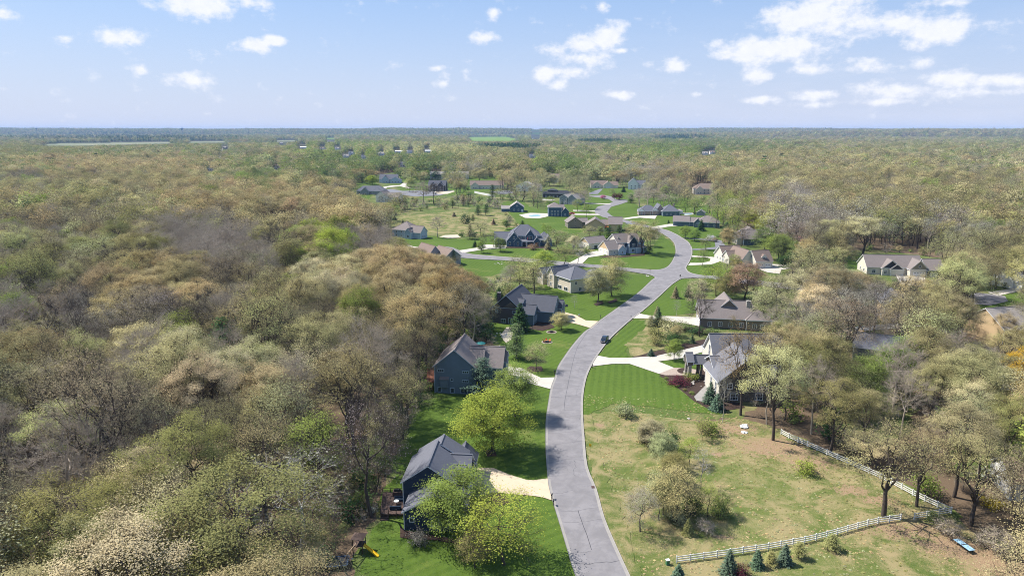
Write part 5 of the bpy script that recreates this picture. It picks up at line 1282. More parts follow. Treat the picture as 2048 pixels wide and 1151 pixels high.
def plant(kind, x, y, H, tn, label, cat='tree', name=None, group=None, wid=1.0, rz=None, tv=.06):
    keys = [k for k in PROTO if k.rstrip('0123456789') == kind]
    key = keys[int(rng.integers(len(keys)))]; tr, cr, h0 = PROTO[key]
    s = H / h0
    root = thing(name or {'oak': 'oak_tree', 'openoak': 'oak_tree', 'bare': 'bare_tree', 'maple': 'leafing_tree', 'airy': 'leafing_tree', 'birch': 'birch_tree', 'spruce': 'spruce_tree', 'pine': 'pine_tree', 'bush': 'bush', 'brush': 'bush'}[kind],
                 label, cat, (x, y, 0), rng.uniform(0, 6.28) if rz is None else rz, group)
    root.scale = (s * wid, s * wid, s)
    bsh = kind in ('bush', 'brush')
    link('stem' if bsh else 'trunk', tr, root)
    if cr is not None:
        c = link('foliage' if bsh else 'crown', cr, root); c['tint'] = tint(tn, tv)
    TREES.append((x, y, H * .33 * wid, root)); return root
# ---- hand placed trees and bushes: kind, base px, base py, top py, width px, tint, label
BR = dict(oak=.70, openoak=.70, bare=.62, maple=.72, airy=.66, birch=.55, spruce=.42, pine=.48, bush=1.35, brush=1.4)
HAND = [
 ('maple', 985, 907, 786, 138, 'lime', 'broad round yellow green tree on the lawn left of the road in the foreground'),
 ('openoak', 816, 852, 728, 84, 'brown', 'half bare brown tree at the wood edge left of the slate blue house lawn'), ('airy', 792, 908, 806, 66, 'dark', 'dark green tree at the wood edge above the navy house'), ('bare', 840, 806, 664, 72, 'tan', 'tall bare tree at the wood edge beside the slate blue house'), ('airy', 752, 985, 880, 70, 'green', 'green tree at the wood edge left of the navy house'), ('openoak', 770, 952, 812, 84, 'tan', 'tan budding tree at the wood edge left of the navy house roof'),
 ('maple', 1030, 834, 733, 84, 'fresh', 'dense bright green tree between the slate blue house and the road'),
 ('pine', 966, 788, 714, 62, 'spruce', 'bushy blue green pine in front of the slate blue house'),
 ('maple', 912, 1086, 944, 132, 'fresh', 'full green tree in front of the dark navy house'),
 ('airy', 1008, 1128, 992, 165, 'lime', 'spreading yellow green tree below the navy house driveway'),
 ('airy', 950, 1135, 1060, 75, 'olive', 'small olive green tree left of the spreading one below the navy house'),
 ('bush', 838, 1088, 1058, 40, 'mauve', 'leafless brown shrub at the corner of the navy house'),
 ('pine', 1033, 716, 646, 44, 'pine', 'tall open pine on the lawn above the slate blue house'),
 ('spruce', 1040, 662, 604, 36, 'dark', 'dark spruce standing against the charcoal house'),
 ('spruce', 998, 600, 573, 18, 'dark', 'small dark spruce left behind the charcoal house'),
 ('bush', 1022, 600, 570, 34, 'olive', 'olive rounded bush beside the small dark spruce'),
 ('airy', 1073, 740, 686, 46, 'palegreen', 'pale green small tree above the slate blue house driveway'),
 ('maple', 1122, 660, 624, 36, 'palegreen', 'blossoming pale tree beside the charcoal house driveway'),
 ('spruce', 1117, 612, 596, 14, 'dark', 'small round evergreen at the charcoal house garage corner'),
 ('birch', 1148, 617, 589, 16, 'rust', 'young reddish brown tree on the striped lawn'),
 ('maple', 1195, 604, 536, 52, 'sage', 'left of the two full green trees on the striped lawn by the road'),
 ('maple', 1224, 592, 515, 58, 'palegreen', 'right, taller one of the two full trees on the striped lawn by the road'),
 ('airy', 1068, 587, 518, 72, 'palegreen', 'tall pale green tree left of the beige hip roofed house'),
 ('airy', 1040, 560, 512, 55, 'sage', 'wispy green tree left of the tall pale one by the beige house'),
 ('bush', 1010, 590, 562, 40, 'sage', 'sage shrub in the rough grass behind the charcoal house'),
 ('airy', 1020, 560, 530, 34, 'grey', 'thin grey green tree in the rough grass north of the charcoal house'),
 ('maple', 1086, 545, 503, 48, 'lime', 'yellow green tree below the west street'),
 ('airy', 1126, 532, 492, 44, 'olive', 'brownish olive tree on the west street lawn'),
 ('airy', 1118, 502, 460, 54, 'sage', 'wide grey green tree between the big blue house and the cream house'),
 ('birch', 1155, 528, 486, 30, 'white', 'white barked bare tree beside the cream house driveway'),
 ('pine', 908, 530, 501, 17, 'pine', 'slim evergreen at the cul-de-sac lawn, right of the brown roofed house'),
 ('maple', 962, 506, 480, 18, 'fresh', 'small green tree at the big blue house driveway'),
 ('maple', 1000, 503, 474, 26, 'green', 'dark leafed round tree before the big blue house garage'),
 ('airy', 987, 494, 464, 20, 'green', 'narrow green tree behind the driveway of the big blue house'),
 ('airy', 968, 496, 463, 14, 'sage', 'thin pale tree beside the sand court'),
 ('spruce', 950, 494, 480, 10, 'dark', 'tiny dark evergreen beside the sand court'),
 ('bush', 1066, 499, 488, 22, 'rust', 'reddish shrub in front of the big blue house porch'),
 ('spruce', 1096, 499, 482, 14, 'brown', 'brown evergreen at the right end of the big blue house'),
 ('pine', 1014, 459, 440, 30, 'dark', 'dark pine pair behind the left roof of the big blue house'),
 ('pine', 1045, 452, 440, 20, 'dark', 'dark pine behind the ridge of the big blue house'),
 ('bush', 932, 447, 427, 22, 'dark', 'dark round shrub in the open meadow'),
 ('pine', 946, 446, 428, 13, 'dark', 'cone shaped evergreen beside the round meadow shrub'),
 ('spruce', 987, 449, 436, 9, 'rust', 'small rusty cedar alone in the right of the meadow'),
 ('spruce', 908, 433, 423, 9, 'brown', 'small brown cedar in the middle of the meadow'),
 ('pine', 956, 430, 410, 16, 'dark', 'left dark pine on the meadow edge near the outbuilding'),
 ('pine', 972, 431, 410, 18, 'dark', 'right dark pine on the meadow edge near the outbuilding'),
 ('bare', 875, 475, 434, 32, 'grey', 'tall bare tree between the meadow and the sand court'),
 ('airy', 962, 470, 442, 34, 'sage', 'grey green tree clump behind the big blue house drive'),
 ('pine', 940, 478, 446, 22, 'brown', 'dark ragged pine at the lower meadow edge'),
 ('spruce', 789, 440, 430, 9, 'dark', 'small dark cedar at the left end of the meadow'),
 ('pine', 778, 439, 424, 14, 'dark', 'dark cedar beside the left meadow corner'),
 ('spruce', 805, 446, 438, 12, 'sage', 'small pale tree at the left end of the meadow'),
 ('oak', 1284, 507, 440, 62, 'palegreen', 'tall spreading olive tree behind the cream house on the curve'),
 ('bush', 1296, 508, 490, 18, 'dark', 'dark evergreen shrub right of the cream house on the curve'),
 ('airy', 1178, 480, 452, 34, 'palegreen', 'pale tree behind the detached garage'),
 ('pine', 1200, 478, 452, 26, 'green', 'left dense evergreen behind the cream house'), ('pine', 1218, 476, 450, 28, 'dark', 'middle dense evergreen behind the cream house'), ('pine', 1238, 474, 450, 26, 'dark', 'right dense evergreen behind the cream house'),
 ('airy', 1088, 470, 447, 12, 'lime', 'left of three slim trees in the green yard'), ('airy', 1098, 474, 450, 15, 'fresh', 'middle of three slim trees in the green yard'), ('airy', 1107, 472, 456, 9, 'green', 'right, smallest of three slim trees in the green yard'),
 ('airy', 1155, 422, 398, 22, 'lime', 'bright round tree right of the blue hip roofed house'), ('airy', 1173, 436, 408, 20, 'fresh', 'slender bright tree beside the upper road'),
 ('spruce', 1124, 414, 401, 7, 'dark', 'small evergreen at the stepped grey house'),
 ('airy', 1160, 406, 372, 36, 'palegreen', 'tall pale tree above the upper lawns'), ('bare', 1168, 418, 382, 34, 'grey', 'grey leafless tree left of the upper road'),
 ('maple', 1206, 398, 390, 16, 'pink', 'small pink blossoming tree by the upper road'), ('maple', 1229, 399, 386, 12, 'plum', 'left plum red tree at the road loop'), ('maple', 1239, 400, 386, 14, 'plum', 'right plum red tree at the road loop'),
 ('airy', 1224, 391, 376, 14, 'sage', 'small pale tree on the far lawn'), ('spruce', 1247, 384, 372, 9, 'dark', 'dark shrub beside the tall white house'),
 ('maple', 1371, 476, 452, 24, 'fresh', 'left small green tree on the ranch house lawn'), ('maple', 1389, 482, 459, 24, 'fresh', 'right small green tree on the ranch house lawn'),
 ('bush', 1421, 482, 470, 18, 'white', 'white flowering shrub by the curved asphalt drive'), ('bush', 1430, 484, 474, 12, 'rust', 'dark red shrub by the curved asphalt drive'),
 ('airy', 1411, 500, 473, 24, 'olive', 'upper yellow brown tree at the drive right of the curve'), ('airy', 1404, 532, 495, 24, 'olive', 'yellow brown tree inside the looping white drive'),
 ('spruce', 1452, 474, 443, 34, 'dark', 'broad dark evergreen right of the ranch house lawn'), ('spruce', 1402, 462, 438, 16, 'dark', 'dark evergreen against the ranch house'),
 ('spruce', 1337, 447, 439, 5, 'dark', 'tiny conical evergreen on the brick house lawn'),
 ('maple', 1457, 497, 455, 34, 'gold', 'yellow green tree left of the steel blue house'), ('airy', 1483, 492, 448, 28, 'brown', 'brown leafless tree against the steel blue house'),
 ('bush', 1450, 512, 497, 24, 'mauve', 'brown shrub left of the cream garage dormer house'), ('airy', 1468, 532, 508, 22, 'lime', 'lime shrub tree before the cream garage dormer house'),
 ('maple', 1488, 600, 524, 72, 'rust', 'large rounded reddish brown tree behind the grey roofed house'), ('airy', 1432, 592, 528, 62, 'lime', 'yellow green tree left of the large reddish brown tree'), ('maple', 1452, 600, 548, 46, 'olive', 'olive tree between the lime and the reddish brown ones'),
 ('airy', 1392, 622, 560, 46, 'cream', 'pale budding tree beside the grey roofed house'), ('bare', 1399, 673, 588, 52, 'grey', 'tall grey leafless tree left of the grey roofed house'),
 ('spruce', 1351, 596, 571, 14, 'brown', 'brown tinged spruce on the corner lawn'), ('spruce', 1376, 594, 568, 16, 'dark', 'dark green spruce on the corner lawn'), ('spruce', 1314, 632, 611, 12, 'brown', 'slim spruce above the grass mound'),
 ('birch', 1353, 634, 598, 16, 'grey', 'thin bare sapling on the corner lawn'), ('airy', 1462, 656, 629, 22, 'gold', 'small yellow tree before the grey roofed house'),
 ('pine', 1302, 652, 630, 22, 'brown', 'brown green juniper at the top of the grass mound'), ('spruce', 1316, 650, 612, 18, 'pine', 'pointed evergreen beside the brown juniper'),
 ('bush', 1330, 655, 634, 32, 'sage', 'sage green bush on the mound, nearest the pointed evergreen'), ('bush', 1345, 672, 640, 40, 'sage', 'large grey green bush on the mound'), ('bush', 1346, 692, 664, 34, 'dark', 'dark green bush above the mulch strip'),
 ('bush', 1365, 660, 644, 34, 'green', 'left dark hedge bush along the retaining wall'), ('bush', 1392, 666, 652, 36, 'dark', 'middle hedge bush along the retaining wall'), ('bush', 1425, 670, 656, 36, 'green', 'right hedge bush along the retaining wall'),
 ('spruce', 1384, 686, 668, 12, 'pine', 'small evergreen in the dark mulch'), ('bush', 1305, 668, 655, 24, 'olive', 'dry olive tuft on the upper mound'), ('bush', 1312, 690, 672, 26, 'olive', 'dry olive tuft on the lower mound'),
 ('maple', 1348, 720, 680, 31, 'fresh', 'fresh green young tree between the two arms of the estate drive'), ('spruce', 1302, 712, 696, 13, 'spruce', 'small blue green spruce on the mulch strip'),
 ('bush', 1384, 760, 746, 30, 'fresh', 'clipped green shrub before the portico'), ('bush', 1356, 768, 753, 44, 'plum', 'low brown purple shrub in the estate bed'),
 ('bush', 1332, 758, 753, 9, 'fresh', 'first small clipped shrub along the estate bed'), ('bush', 1345, 763, 758, 9, 'green', 'second small clipped shrub along the estate bed'), ('bush', 1354, 773, 768, 9, 'fresh', 'third small clipped shrub along the estate bed'), ('bush', 1370, 781, 776, 9, 'olive', 'fourth small clipped shrub along the estate bed'), ('bush', 1384, 788, 782, 11, 'fresh', 'fifth small clipped shrub along the estate bed'),
 ('spruce', 1420, 806, 762, 26, 'bluespruce', 'tall blue spruce at the corner of the estate house'), ('spruce', 1434, 820, 785, 25, 'spruce', 'shorter blue green spruce beside the tall blue one'),
 ('birch', 1445, 844, 748, 26, 'sage', 'slender leafing sapling in front of the estate house'), ('birch', 1438, 810, 735, 22, 'gold', 'white stemmed birch at the estate wall'),
 ('openoak', 1481, 830, 652, 96, 'orange', 'tall oak with orange tan buds in front of the estate house'),
 ('oak', 1546, 880, 688, 112, 'palegreen', 'tall pale yellow green oak right of the estate house'), ('oak', 1560, 800, 655, 90, 'tan', 'tan budding oak behind the estate house'),
 ('bush', 1250, 833, 806, 38, 'sage', 'lone grey green bush with a dark shadow below the estate lawn'),
 ('maple', 1302, 892, 842, 56, 'sage', 'upper left grey green small tree of the meadow row'), ('maple', 1326, 938, 866, 52, 'sage', 'tall sage green tree in the middle of the meadow row'), ('bush', 1340, 900, 862, 40, 'dark', 'dark bush behind the middle of the meadow row'),
 ('airy', 1378, 928, 876, 46, 'lime', 'bright lime young tree in the meadow'), ('birch', 1402, 975, 893, 44, 'white', 'bare white stemmed tree in the meadow'),
 ('airy', 1352, 1040, 938, 104, 'palegreen', 'large pale green tree in the lower meadow'), ('maple', 1326, 1028, 950, 66, 'sage', 'sage green small tree left of the large pale green tree'), ('airy', 1415, 1032, 972, 54, 'fresh', 'fresh green tree right of the large pale green tree'), ('airy', 1446, 1030, 985, 40, 'green', 'low green tree at the right of the meadow clump'), ('bush', 1350, 1044, 1008, 44, 'sage', 'low sage bush at the foot of the large pale green tree'),
 ('airy', 1280, 1062, 978, 70, 'grey', 'thin grey leafless tree nearest the road in the meadow'), ('spruce', 1376, 1068, 1034, 20, 'olive', 'small olive juniper below the meadow clump'),
 ('brush', 1412, 1062, 1042, 44, 'grey', 'flat grey brush in the lower meadow'), ('bush', 1418, 866, 838, 44, 'fresh', 'low leafy thicket below the estate bed'), ('airy', 1404, 880, 840, 30, 'olive', 'thin olive sapling beside the leafy thicket'),
 ('bush', 1612, 946, 919, 40, 'lime', 'round bright green bush inside the white fence'),
 ('spruce', 1457, 1146, 1096, 30, 'bluespruce', 'largest blue spruce in front of the white fence'), ('spruce', 1356, 1168, 1126, 30, 'bluespruce', 'blue spruce cut by the bottom edge left of the fence end'), ('spruce', 1514, 1133, 1097, 24, 'bluespruce', 'second blue spruce in front of the white fence'), ('spruce', 1569, 1126, 1086, 26, 'bluespruce', 'third blue spruce in front of the white fence'),
 ('pine', 1541, 1128, 1101, 26, 'olive', 'yellowish pine between the second and third blue spruces'), ('pine', 1597, 1115, 1083, 34, 'olive', 'yellow brown pine right of the third blue spruce'), ('pine', 1663, 1098, 1068, 34, 'olive', 'rightmost yellowish pine close under the fence'), ('bush', 1482, 1150, 1128, 34, 'plum', 'plum purple shrub beside the largest blue spruce'),
 ('openoak', 1767, 1031, 858, 172, 'tan', 'large spreading oak at the corner of the white fence'), ('openoak', 1833, 1012, 850, 110, 'tan', 'tall twin stemmed oak behind the fence corner'), ('openoak', 1942, 1050, 872, 150, 'tan', 'broad half bare oak right of the fence corner'), ('bush', 1865, 1040, 1022, 26, 'green', 'green bush growing through the fence near its corner'), ('bush', 1850, 990, 945, 54, 'fresh', 'fresh green undergrowth between the fence and the twin oak'),
 ('brush', 1895, 1068, 1040, 60, 'brown', 'dry brown brush beside the blue cover'), ('brush', 1990, 1100, 1060, 80, 'brown', 'leafless brush in the lower right corner'),
 ('openoak', 2030, 1120, 900, 120, 'brown', 'leafless brown tree at the right frame edge'), ('oak', 1660, 905, 760, 120, 'olive', 'olive oak behind the upper fence'), ('oak', 1740, 930, 870, 100, 'cream', 'cream budding oak behind the middle of the fence'),
 ('maple', 2040, 780, 700, 66, 'yellow', 'bright yellow tree above the white shed at the right edge'), ('bush', 1985, 1010, 995, 70, 'yellow', 'yellow flowering shrub beside the right edge house'),
 ('maple', 1585, 548, 508, 60, 'dark', 'dark green shade tree right of the cream dormer house'), ('maple', 1555, 520, 468, 58, 'fresh', 'tall bright green tree above the dark green one'), ('maple', 1530, 500, 455, 48, 'green', 'green tree right of the steel blue house'), ('maple', 1540, 470, 430, 60, 'lime', 'lime green tree at the edge of the far right woods'), ('maple', 1508, 455, 420, 44, 'lime', 'lime green tree left of the other one by the woods'),
 ('maple', 1598, 485, 472, 14, 'pink', 'magenta blossoming tree beside the hidden pool'), ('oak', 1724, 512, 432, 74, 'cream', 'big cream coloured oak on the lawn behind the ranch house'), ('airy', 1680, 525, 445, 46, 'gold', 'golden leafless tree left of the big cream oak'), ('airy', 1625, 530, 436, 50, 'brown', 'tall brown tree left of the golden one'), ('birch', 1912, 555, 515, 24, 'fresh', 'slim green tree at the right end of the ranch house'),
 ('airy', 1045, 402, 360, 44, 'sage', 'tall grey green tree group left of the black modern house'), ('bare', 1068, 405, 366, 36, 'grey', 'bare grey tree right of the tall grey green group'), ('bare', 1020, 402, 370, 30, 'grey', 'small bare tree beside the sports court'), ('pine', 985, 398, 368, 18, 'dark', 'ragged dark pine above the meadow scrub'), ('airy', 1000, 400, 374, 24, 'olive', 'olive tree right of the ragged pine'),
 ('pine', 905, 416, 400, 18, 'dark', 'dark cedar in the scrub left of the ragged pine'), ('pine', 926, 412, 390, 14, 'brown', 'brown cedar in the middle of the scrub'), ('airy', 800, 418, 384, 40, 'sage', 'pale tree above the left end of the meadow'), ('airy', 770, 416, 386, 36, 'grey', 'grey tree behind the white gabled far house'),
 ('airy', 1370, 426, 398, 30, 'fresh', 'green tree right of the brick ranch house'), ('airy', 1345, 414, 392, 26, 'sage', 'sage tree behind the brick ranch house'), ('bare', 1326, 412, 388, 34, 'grey', 'bare tree behind the brick ranch roof'), ('bare', 1296, 418, 374, 50, 'grey', 'tall bare grey tree left of the brick ranch house'), ('bare', 1278, 414, 378, 40, 'white', 'whitish bare tree at the edge of the central woods'), ('pine', 1262, 406, 388, 18, 'dark', 'dark pine at the edge of the upper road lawn'),
 ('airy', 1100, 414, 392, 20, 'fresh', 'light green tree behind the pool house roof'), ('maple', 1100, 372, 346, 34, 'palegreen', 'pale round tree behind the black modern house'), ('maple', 1150, 366, 340, 40, 'green', 'green tree left of the twin gabled far house'), ('oak', 1235, 374, 340, 40, 'gold', 'golden tree between the two far street end houses'), ('maple', 960, 364, 336, 34, 'palegreen', 'pale tree behind the long brown roof'),
 ('bush', 1290, 882, 852, 40, 'sage', 'left bush of the upper meadow row'), ('maple', 1345, 970, 905, 56, 'olive', 'olive small tree below the middle of the meadow row'), ('bush', 1310, 985, 945, 44, 'sage', 'grey green bush above the large pale green tree'), ('bush', 1385, 1030, 990, 44, 'dark', 'dark bush in the shade of the large pale green tree'), ('bush', 1440, 1035, 1008, 40, 'green', 'low green bush right of the meadow clump'), ('airy', 1318, 1040, 962, 60, 'palegreen', 'pale tree left behind the large pale green tree'),
 ('maple', 845, 359, 340, 30, 'fresh', 'bright round green tree behind the steep charcoal house'), ('maple', 872, 359, 342, 20, 'dark', 'left round dark green tree by the pale far house'), ('maple', 894, 360, 342, 20, 'dark', 'right round dark green tree by the pale far house'),
 ('oak', 702, 364, 338, 42, 'orange', 'left orange gold oak near the far houses'), ('oak', 725, 363, 337, 34, 'orange', 'middle orange gold oak near the far houses'), ('oak', 745, 362, 340, 34, 'gold', 'right gold oak near the far houses'), ('maple', 744, 370, 350, 22, 'lime', 'lime tree left of the pale blue far house'), ('maple', 822, 374, 355, 24, 'palegreen', 'round pale tree in the loop of the far driveway'),
 ('bush', 798, 363, 357, 16, 'plum', 'plum red shrubs right of the pale blue far house'), ('bare', 845, 408, 365, 48, 'grey', 'left bare grey tree above the meadow'), ('bare', 868, 408, 368, 40, 'grey', 'right bare grey tree above the meadow'), ('airy', 820, 384, 368, 22, 'sage', 'small sage tree on the far cul-de-sac'),
 ('pine', 650, 372, 342, 26, 'dark', 'broad black green pine left of the far houses'), ('pine', 636, 374, 346, 22, 'dark', 'smaller black green pine left of the broad one'), ('pine', 424, 380, 350, 20, 'dark', 'dark pine by the hidden road in the left woods'), ('pine', 468, 372, 346, 14, 'dark', 'slim dark pine in the left woods'), ('pine', 62, 470, 402, 52, 'dark', 'big dark green pine rising above the far left woods'),
 ('maple', 492, 648, 580, 70, 'lime', 'vivid lime treetop in the middle of the left woods'), ('maple', 502, 800, 694, 60, 'lime', 'lime yellow tree in the left woods, lower one'), ('maple', 545, 800, 690, 56, 'fresh', 'fresh green tree right of the lime yellow one'), ('airy', 610, 840, 716, 90, 'sage', 'sage green feathery tree in the lower left woods'), ('airy', 690, 800, 700, 84, 'sage', 'upper feathery sage tree left of the slate blue house'),
 ('airy', 640, 1000, 830, 130, 'fresh', 'tall airy bright green tree in the lower left woods'), ('airy', 745, 735, 640, 50, 'dark', 'dark green tree at the edge of the left woods'), ('birch', 600, 1110, 905, 190, 'grey', 'pale barked sprawling bare tree at the bottom of the left woods'), ('birch', 470, 1140, 960, 150, 'grey', 'second pale barked bare tree at the bottom of the left woods'),
]
for (kd, bx, by, ty, wpx, tn, lab) in HAND:
    p = P(bx, by); H = max(.5, height_at(p.x, p.y, ty)); zc = p.y * cc + (CAM_H - H * .5) * ss
    w = wpx / FPX * zc; wid = min(2.3, max(.55, 1.12 * w / (H * BR[kd])))
    plant(kd, p.x, p.y, H, tn, lab, 'bush' if kd in ('bush', 'brush') else 'tree', wid=wid)

# ---- woods: every gap between the open ground is filled
# crown colour patches as seen in the photograph: px, py, rx, ry, kind, tint, weight
PATCH = [(430, 480, 120, 45, 'bare', 'grey', .85), (330, 560, 60, 30, 'bare', 'grey', .5), (560, 405, 200, 45, 'oak', 'gold', .6), (560, 440, 100, 30, 'openoak', 'tan', .6), (310, 350, 180, 40, 'oak', 'tan', .5),
         (100, 440, 120, 30, 'openoak', 'brown', .5), (60, 620, 120, 60, 'bare', 'mauve', .6), (250, 640, 110, 40, 'openoak', 'mauve', .6), (330, 560, 110, 40, 'oak', 'gold', .7), (30, 590, 50, 60, 'maple', 'fresh', .5), (60, 545, 60, 50, 'airy', 'olive', .4),
         (680, 560, 80, 40, 'oak', 'cream', .7), (820, 540, 110, 45, 'oak', 'gold', .8), (900, 570, 60, 40, 'oak', 'orange', .5), (800, 640, 90, 50, 'openoak', 'tan', .6), (560, 600, 120, 60, 'openoak', 'tan', .5), (650, 670, 80, 60, 'openoak', 'brown', .5),
         (430, 780, 140, 60, 'oak', 'cream', .55), (330, 720, 80, 50, 'oak', 'palegreen', .5), (180, 700, 120, 60, 'oak', 'tan', .55), (40, 720, 90, 60, 'oak', 'orange', .4), (160, 800, 90, 40, 'openoak', 'brown', .6), (60, 900, 120, 90, 'bare', 'mauve', .65), (210, 860, 90, 40, 'oak', 'palegreen', .7), (340, 860, 60, 40, 'openoak', 'cream', .6), (390, 990, 60, 60, 'oak', 'cream', .9), (330, 1020, 50, 60, 'oak', 'palegreen', .7),
         (120, 1000, 120, 100, 'bare', 'brown', .5), (60, 1120, 60, 30, 'oak', 'gold', .8), (470, 860, 100, 60, 'openoak', 'tan', .6), (560, 950, 100, 80, 'airy', 'grey', .6), (740, 860, 50, 60, 'bare', 'mauve', .6), (760, 760, 60, 60, 'openoak', 'tan', .6), (800, 700, 60, 50, 'openoak', 'brown', .4), (700, 620, 60, 40, 'oak', 'tan', .6), (640, 480, 60, 40, 'maple', 'lime', .35), (680, 440, 40, 40, 'maple', 'gold', .6), (740, 480, 60, 30, 'bare', 'grey', .6), (560, 350, 120, 30, 'maple', 'green', .3),
         (780, 320, 160, 25, 'maple', 'green', .55), (700, 300, 120, 18, 'maple', 'fresh', .4), (980, 320, 120, 30, 'airy', 'olive', .5), (1000, 350, 100, 25, 'openoak', 'tan', .6), (940, 340, 60, 25, 'bare', 'grey', .5), (1150, 350, 120, 30, 'airy', 'sage', .55), (1130, 330, 60, 20, 'maple', 'green', .6), (1300, 370, 90, 40, 'bare', 'grey', .6), (1400, 360, 120, 25, 'openoak', 'gold', .4),
         (1400, 290, 200, 14, 'maple', 'green', .35), (1330, 300, 120, 12, 'maple', 'fresh', .3), (1600, 340, 300, 40, 'oak', 'tan', .4), (1800, 400, 250, 50, 'openoak', 'tan', .4), (1600, 420, 70, 60, 'bare', 'white', .55), (1800, 440, 200, 40, 'openoak', 'grey', .45), (1960, 500, 100, 40, 'openoak', 'tan', .6), (1840, 460, 60, 25, 'airy', 'olive', .5),
         (1480, 420, 60, 40, 'airy', 'lime', .22), (1440, 420, 50, 30, 'airy', 'fresh', .3), (1540, 490, 50, 60, 'maple', 'green', .5), (1640, 570, 80, 40, 'oak', 'cream', .45), (1700, 610, 100, 40, 'openoak', 'grey', .5), (1560, 600, 50, 50, 'airy', 'sage', .6), (1820, 620, 90, 40, 'openoak', 'tan', .5), (1620, 690, 60, 40, 'oak', 'tan', .55), (1760, 730, 70, 50, 'maple', 'fresh', .6), (1940, 730, 80, 60, 'oak', 'palegreen', .7), (1840, 760, 90, 50, 'bare', 'grey', .6), (1700, 800, 70, 60, 'airy', 'olive', .6), (1960, 800, 60, 50, 'oak', 'cream', .6),
         (1880, 900, 120, 50, 'oak', 'cream', .6), (1980, 920, 60, 60, 'openoak', 'tan', .6), (1680, 640, 60, 40, 'maple', 'green', .3), (2030, 690, 40, 50, 'pine', 'dark', .6), (820, 300, 200, 12, 'maple', 'palegreen', .5), (120, 330, 120, 20, 'oak', 'gold', .5), (60, 300, 100, 14, 'maple', 'olive', .4), (300, 330, 120, 25, 'oak', 'gold', .4),
         (930, 312, 60, 12, 'pine', 'dark', .0), (1010, 292, 70, 5, 'pine', 'dark', .9), (1200, 281, 45, 4, 'pine', 'dark', .95), (1360, 275, 60, 3, 'pine', 'dark', .8), (240, 273, 240, 4, 'pine', 'dark', .6), (600, 430, 60, 25, 'openoak', 'brown', .5)]
PAT = np.array([(a, b, c, d) for a, b, c, d, *_ in PATCH], float)
# looser, lower growth inside the neighbourhood
SUB = raster([(690, 1200), (760, 1000), (815, 840), (860, 740), (985, 640), (940, 560), (800, 500), (730, 440), (676, 400), (676, 362), (1080, 355), (1290, 365), (1470, 400), (1500, 460), (1560, 520), (1720, 520), (1730, 560), (1560, 620), (1540, 680), (1580, 860), (1900, 1000), (2060, 1200)])
GAP = raster([(500, 474), (560, 482), (640, 484), (660, 462), (640, 452), (500, 450)]) | raster([(1690, 512), (1900, 528), (1990, 540), (1990, 522), (1850, 506), (1700, 500)])
THIN2 = raster([(-26, 960), (430, 985), (500, 1195), (-26, 1195)])
THIN = raster([(1500, 560), (2070, 585), (2070, 940), (1960, 1060), (1840, 985), (1600, 870), (1500, 720)])
SCRUB = raster([(770, 395), (1020, 388), (1060, 400), (1020, 425), (900, 420), (780, 432), (740, 420)])
def inv(name): return [i for i, k in enumerate(LIB) if k == name]
KIND_M = dict(oak=inv('oakM'), openoak=inv('openM'), bare=inv('bareM'), maple=inv('mapleM'), airy=inv('airyM'), pine=inv('pineM'), spruce=inv('spruceM'), bush=inv('bushM'), brush=inv('brushM'), birch=inv('bareM'))
KIND_F = dict(oak=inv('oakF'), openoak=inv('oakF'), bare=inv('bareF'), maple=inv('mapleF'), airy=inv('mapleF'), pine=inv('pineF'), spruce=inv('pineF'), bush=inv('bushM'), brush=inv('brushM'), birch=inv('bareF'))
KH = dict(oak=20, openoak=20, bare=20, maple=14, airy=16, pine=16, spruce=10, bush=2.8, brush=3.2, birch=20)
KR = dict(oak=.34, openoak=.34, bare=.29, maple=.34, airy=.31, pine=.27, spruce=.25, bush=.65, brush=.65, birch=.29)
def lattice(y0, y1, sp):
    out = []; y = y0
    while y < y1:
        hw = y * .80 + 45; n_ = int(2 * hw / sp)
        xs = -hw + (np.arange(n_) + rng.random()) * sp
        out.append(np.stack([xs + rng.normal(0, sp * .24, n_), y + rng.normal(0, sp * .24, n_)], 1)); y += sp * .9
    return np.concatenate(out)
hand_xy = np.array([(a, b, c) for a, b, c, _ in TREES])
def smoothnoise(x, y, sc, seed):
    r_ = np.random.default_rng(seed); v = np.zeros_like(x); amp = 0
    for k in range(9):
        a = r_.uniform(0, 6.28); f = sc * 1.5 ** (k % 4) * r_.uniform(.7, 1.3); v += np.sin((x * math.cos(a) + y * math.sin(a)) * f + r_.uniform(0, 6.28)) / 1.2 ** (k % 4); amp += .5
    return np.clip(v / amp * .5 + .5, 0, 1)
WOODS = []
CHO = {'tan': .22, 'gold': .08, 'olive': .14, 'palegreen': .09, 'cream': .05, 'brown': .13, 'grey': .15, 'mauve': .08, 'fresh': .06, 'sage': .06}
